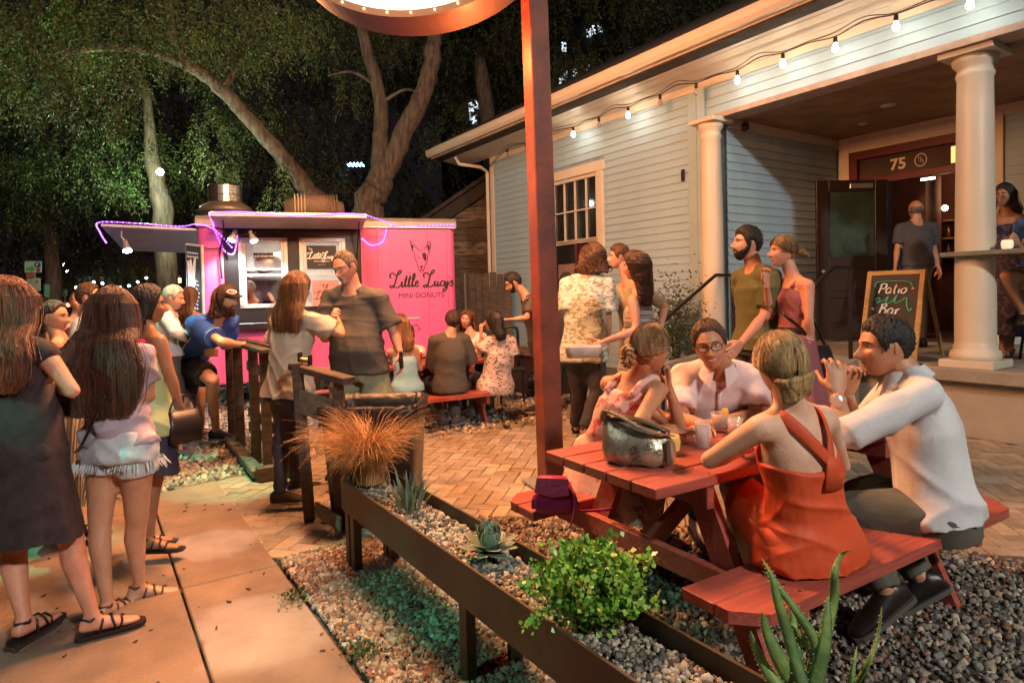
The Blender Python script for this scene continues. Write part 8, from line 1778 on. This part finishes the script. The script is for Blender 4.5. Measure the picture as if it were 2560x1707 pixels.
# P23 P24 at the porch ledge
d = 6.7
q = lambda x, dd=0.: A([P(x, 800, d+dd)[0], P(x, 800, d+dd)[1], fz+.09])
person('dark haired woman in a black patterned dress at the porch ledge, hand to her face', P(2512, 655, d), P(2516, 540, d), P(2512, 488, d-.04), -60, (-62, -6, 0), 1.0, 1, 1.0, skn=SK['brown'], hair=(H_blk, 'long', {'len': .16, 'n': 240}), arms={'R': (P(2474, 575, d-.30), P(2496, 520, d-.22)), 'L': (P(2548, 590, d+.05), P(2520, 600, d-.25))}, hands={'R': {'d': (.3, 0, 1), 'curl': .4}},
       legs={'R': (P(2505, 745, d), q(2505), (-1, -.3, 0)), 'L': (P(2528, 745, d), q(2528), (-1, -.3, 0))}, top=[dict(name='dress', mat=pattern('black_check', (.03, .02, .045), (.10, .07, .10), 9, (.46, .5), stretch=(3, 3, 3)), t=(-.12, .82), sleeve=0, e=.012)],
       bottom=[dict(name='skirt', kind='skirt', mat=pattern('black_check', (.03, .02, .045), (.10, .07, .10), 9), len=.72, flare=.10, t1=.2)], shoes=('sandal', C_leather), base=A([P(2512, 800, d)[0], P(2512, 800, d)[1], fz]))
d = 6.35
person('man in a blue shirt and beige shorts sitting at the porch ledge', P(2610, 700, d+.05), P(2600, 545, d), P(2592, 478, d), -75, (-80, 0, 0), 1.08, 0, 1.05, skn=SK['tan'], hair=(H_brn, 'short'), arms={'L': (P(2562, 640, d-.3), P(2545, 610, d-.42)), 'R': (P(2560, 640, d+.2), P(2555, 615, d-.1))},
       legs={'L': (P(2512, 690, d-.30), P(2560, 785, d-.2), (-.7, -.7, 0)), 'R': (P(2530, 700, d+.1), P(2575, 780, d+.15), (-.9, 0, 0))}, top=[dict(name='shirt', mat=cloth('denim_blue_shirt', (.09, .15, .30)), sleeve=.95, e=.02, loose=.03, wr=.01)], bottom=[dict(name='shorts', kind='legs', mat=cloth('beige_shorts', (.42, .34, .24)), len=.75, loose=.02)], shoes=('shoe', C_leather), base=A([P(2600, 820, d)[0], P(2600, 820, d)[1], fz]))
stl = thing('bar_stool', 'dark bar stool under the man in the blue shirt on the porch', 'bar stool', A([P(2610, 800, d)[0], P(2610, 800, d)[1], fz])); c = P(2612, 722, d+.05); b = MB(); b.cyl(c-ZZ*.05, c, .18, n=20); b.build('seat', C_leather, stl, True)
for a in range(4): b = MB(); b.tube([c+A([.12*cos(a*pi/2+.7), .12*sin(a*pi/2+.7), -.04]), A([c[0]+.2*cos(a*pi/2+.7), c[1]+.2*sin(a*pi/2+.7), fz])], .014, 6); b.build('leg', M_steel, stl, True)
# ---- the four at the front table
d = 3.22
C_fl = pattern('coral_floral', (.66, .42, .38), (.58, .13, .10), 15, (.42, .48), stretch=(1, 1, 1.3))
g25 = person('woman in a pink floral dress with a low bun leaning on the front table', P(1520, 1128, 3.33), P(1588, 950, 3.16), P(1624, 872, 3.06), 128, (118, -2, -6), 1.0, 1, 1.06, hy=140, skn=SK['tan'], hair=(H_bld, 'bun', {'bun': (0, -.118, -.035), 'r': .042, 'th': .013, 'mat2': hairmat('honey_blonde', (.44, .28, .13), (.18, .10, .045))}), near=True,
       arms={'R': (P(1588, 1068, 2.86), P(1680, 1078, 2.93)), 'L': (P(1702, 1074, 3.16), P(1672, 966, 3.10))}, hands={'R': {'curl': .3, 'palm': (0, 0, -1), 'd': (1, .1, -.05)}, 'L': {'d': (-.05, 0, 1), 'curl': .8, 'palm': (-1, 0, 0)}},
       legs={'R': (P(1640, 1190, 3.1), P(1620, 1330, 3.25), (.6, -.7, 0)), 'L': (P(1655, 1175, 3.3), P(1640, 1310, 3.4), (.6, -.7, 0))},
       top=[dict(name='dress', mat=C_fl, t=(-.20, .90), sleeve=0, e=.012, loose=.02, wr=.006)], bottom=[dict(name='skirt', kind='lap', mat=C_fl, len=.85, e=.018), dict(name='skirt_fall', kind='skirt', mat=C_fl, len=.26, flare=.10, pleat=.06, t1=.1)], shoes=('sandal', C_leather))
b = MB()
for sg_ in (-1, 1):
    c_, x_, y_, a_, d_ = g25.sec(.86); q = g25.tor(1.0); b.tube(spline([c_+x_*sg_*.085+y_*(d_+.004), q+x_*sg_*.092+y_*.04+g25.sd*.01, q+x_*sg_*.088-y_*.04+g25.sd*.01, c_+x_*sg_*.08-y_*(d_+.004)], 4), .019, 8)
b.build('dress_strap', C_fl, g25.root, True)
C_pink = cloth('pale_pink_polo', (.66, .54, .55), .8, .08)
g26 = person('smiling man in dark rimmed glasses and a pale pink polo shirt across the front table', P(1775, 1135, 3.80), P(1800, 920, 3.56), P(1774, 860, 3.38), -14, (-16, -8, -9), 1.12, 0, .96, skn=SK['tan'], hair=(H_mid, 'short', {'th': .012, 'recede': .010}), near=True, glasses='dark', smile=1.0,
       arms={'R': (P(1705, 1052, 3.46), P(1758, 1062, 3.18)), 'L': (P(1892, 1040, 3.48), P(1802, 1054, 3.26))}, hands={'R': {'d': (-.3, -.9, -.1), 'curl': .25, 'palm': (0, 0, -1)}, 'L': {'d': (-1, -.1, -.05), 'curl': .3, 'palm': (0, 0, -1)}},
       legs={'R': (P(1745, 1150, 3.30), P(1745, 1290, 3.4), (0, -1, 0)), 'L': (P(1840, 1150, 3.32), P(1840, 1290, 3.4), (0, -1, 0))},
       top=[dict(name='polo_shirt', mat=C_pink, t=(-.14, .955), sleeve=.78, e=.021, loose=.02, wr=.009, flare=.015)], bottom=[dict(name='trousers', kind='legs', mat=cloth('teal_trouser', (.03, .09, .09)))], shoes=('shoe', C_leather))
def collar(g, mt, h=.040, op=.045, w_=.066):
    b = MB(); V = []; c0 = g.neck+(g.head-g.neck)*.16+g.fb[1]*.004; x = g.fb[0]; y = nrm(np.cross(g.sd, x)); y = y if y@g.fb[1] > 0 else -y; n_ = 21; s = g.s
    for j in range(n_):
        a = radians(20+(360-40)*j/(n_-1)); q = abs(j-(n_-1)/2)/((n_-1)/2); rd = x*sin(a)*w_*s+y*cos(a)*(w_+.004)*s
        V += [c0+rd+g.sd*h*.50*s*(1-.5*q**2), c0+rd*(1.42+.22*q**3)-g.sd*(.022+.050*q**3)*s]
    b.add(V, [(2*j, 2*j+1, 2*j+3, 2*j+2) for j in range(n_-1)]); V2 = [A(v)-nrm(A(v)-c0)*.004 for v in V]; b.add(V2, [(2*j, 2*j+2, 2*j+3, 2*j+1) for j in range(n_-1)])
    return b.build('collar', mt, g.root, True)
collar(g26, C_pink)
b = MB(); c_, x_, y_, a_, d_ = g26.sec(.88); c2_, x2_, y2_, a2_, d2_ = g26.sec(.62); b.tube([c_+y_*(d_+.018*g26.s)*1.0, (c_+c2_)/2+y_*(d_+d2_+.05)/2, c2_+y2_*(d2_+.024)], [.012, .013, .011], 6); b.build('placket', C_pink, g26.root, True)
# P27 woman in orange
C_or = cloth('orange_dress', (.62, .075, .018), .65, .15)
def lowback(v, g):
    t = (v-g.pel)@g.sd/g.L; u = (v-g.tor(.8))@g.fb[0]/g.s; bk = -(v-g.tor(t))@g.fb[1]; return min(bk+.045, (t-(.60+1.0*max(0, abs(u)-.03)**1.2))*g.L)
g27 = person('fair haired woman in an orange halter dress with her back to us', P(2018, 1338, 2.36), P(1980, 1028, 2.30), P(1952, 915, 2.26), 205, (186, 2, 4), 1.04, 1, 1.0, hipw=1.08, hsc=.88, skn=SK['pale'], hair=(H_bl2, 'updo', {'th': .020, 'mat2': hairmat('pale_blonde', (.60, .43, .22), (.20, .12, .05))}), near=True,
       arms={'L': (P(1772, 1150, 2.36), P(1862, 1122, 2.62)), 'R': (P(2105, 1165, 2.55), P(2010, 1130, 2.75))}, hands={'L': {'palm': (0, 0, -1)}, 'R': {'palm': (0, 0, -1)}},
       legs={'L': (P(1830, 1215, 2.72), P(1880, 1425, 2.85), (-.2, .9, 0)), 'R': (P(1965, 1210, 2.85), P(1990, 1405, 2.95), (-.2, .9, 0))},
       top=[dict(name='dress', mat=C_or, t=(-.20, .80), sleeve=0, e=.014, loose=.045, wr=.010, ws=8, cut=lowback, vox=.0065)], bottom=[dict(name='skirt', kind='lap', mat=C_or, len=.75, e=.024, wr=.010)], shoes=('sandal', C_leather))
b = MB(); s = g27.s; bk = -g27.fb[1]; xr = g27.fb[0]; jn = g27.tor(.66)+bk*(g27.sec(.66)[4]+.012)+xr*.012
for sg_ in (-1, 1):
    top_ = g27.tor(.985)+xr*sg_*.085*s+bk*.015; md = g27.tor(.84)+xr*sg_*.05*s+bk*(g27.sec(.84)[4]+.016); fr_ = g27.tor(.86)+xr*sg_*.09*s-bk*(g27.sec(.86)[4]+.0)
    V = []; pts = spline([fr_, top_-bk*.02, top_+bk*.03, md, jn], 5)
    for i, p in enumerate(pts):
        tg = nrm(pts[min(i+1, len(pts)-1)]-pts[max(i-1, 0)]); c_ = g27.tor(np.clip((p-g27.pel)@g27.sd/g27.L, 0, .9)); nrm_ = nrm((p-c_)-tg*((p-c_)@tg)+ZZ*.02); sd_ = nrm(np.cross(tg, nrm_)); V.append((p, sd_, nrm_, .021*s, .006*s))
    b.loft(V, 10)
b.loft([(jn+g27.sd*.02, xr, bk, .020, .008), (jn-g27.sd*.03, xr, bk, .028, .010), (jn-g27.sd*.10, xr, bk, .05, .010)], 12)
b.build('halter_strap', C_or, g27.root, True)
# P28 man in white shirt
C_ws = mat('stripe_white_shirt', (.60, .60, .62), .75, col2=(.50, .52, .57), nscale=4, bump=.30, bscale=10)
g28 = person('dark haired man in a white dress shirt with his hands clasped at his chin', P(2345, 1268, 2.72), P(2272, 940, 2.76), P(2214, 866, 2.76), -108, (-95, -4, 0), 1.12, 0, 1.02, hy=-118, belly=.03, hipw=1.03, skn=SK['tan'], hair=(H_blk, 'short', {'th': .014, 'noise': .004}), near=True,
       arms={'L': (P(2112, 1088, 2.58), P(2092, 985, 2.66)), 'R': (P(2140, 1085, 3.0), P(2118, 985, 2.84))}, hands={'L': {'d': (.12, .25, .95), 'curl': .62, 'palm': (.1, 1, 0), 'spread': .2}, 'R': {'d': (.05, -.35, .95), 'curl': .72, 'palm': (0, -1, 0)}},
       legs={'L': (P(2115, 1275, 2.80), P(2215, 1470, 2.66), (-.75, -.1, -.45)), 'R': (P(2150, 1240, 3.05), P(2300, 1440, 2.86), (-.7, .2, -.5))},
       top=[dict(name='dress_shirt', mat=C_ws, t=(-.07, .955), sleeve=1.35, e=.018, loose=.03, wr=.011, ws=7, flare=.01)], bottom=[dict(name='trousers', kind='legs', mat=cloth('olive_grey_trouser', (.085, .085, .065)), loose=.012, e=.014, t1=.06, wr=.010)], shoes=('shoe', C_leather, mat('sole_grey', (.10, .09, .08), .6)))
collar(g28, C_ws)
c_, x_, y_, a_, d_ = g28.sec(.04); b = MB(); b.loft([(c_+g28.sd*k, x_, y_, a_+.022, d_+.022) for k in (-.018, .018)], 40, cap=False, ex=2.3); b.build('belt', C_leather, g28.root, True)
w_ = g28.wr['L']; dv = nrm(w_-g28.el['L']); x = nrm(np.cross(dv, ZZ+A([.2, 0, 0]))); y = np.cross(dv, x); b = MB(); b.loft([(w_-dv*.03+dv*k, x, y, .034, .030) for k in (-.011, .011)], 20, cap=False); wt = b.build('watch_band', M_tin, g28.root, True)
b = MB(); b.cyl(w_-dv*.03+A([-.02, -.030, 0]), w_-dv*.03+A([-.026, -.040, 0]), .019, n=16); b.build('watch_face', mat('watch_dial', (.7, .7, .7), .2, metal=.5), wt)
# P29 worker inside the trailer
d = 9.6
person('trailer worker in a black shirt and white cap bending behind the service window', P(640, 850, d), P(634, 755, d-.05), P(622, 722, d-.2), 20, (40, -50, 0), 1.0, 0, 1.05, skn=SK['tan'], hair=(H_gry, 'short', {'th': .02}), arms={'L': (P(672, 735, d-.25), P(690, 762, d-.45)), 'R': (P(612, 790, d-.2), P(640, 790, d-.4))},
       top=[dict(name='t_shirt', mat=cloth('dark_tee_b', (.03, .03, .035)), sleeve=.6)], bottom=[dict(name='trousers', kind='legs', mat=cloth('black_shorts', (.014, .013, .016)))], shoes=('shoe', C_leather))
#for l in LOG: print(l)
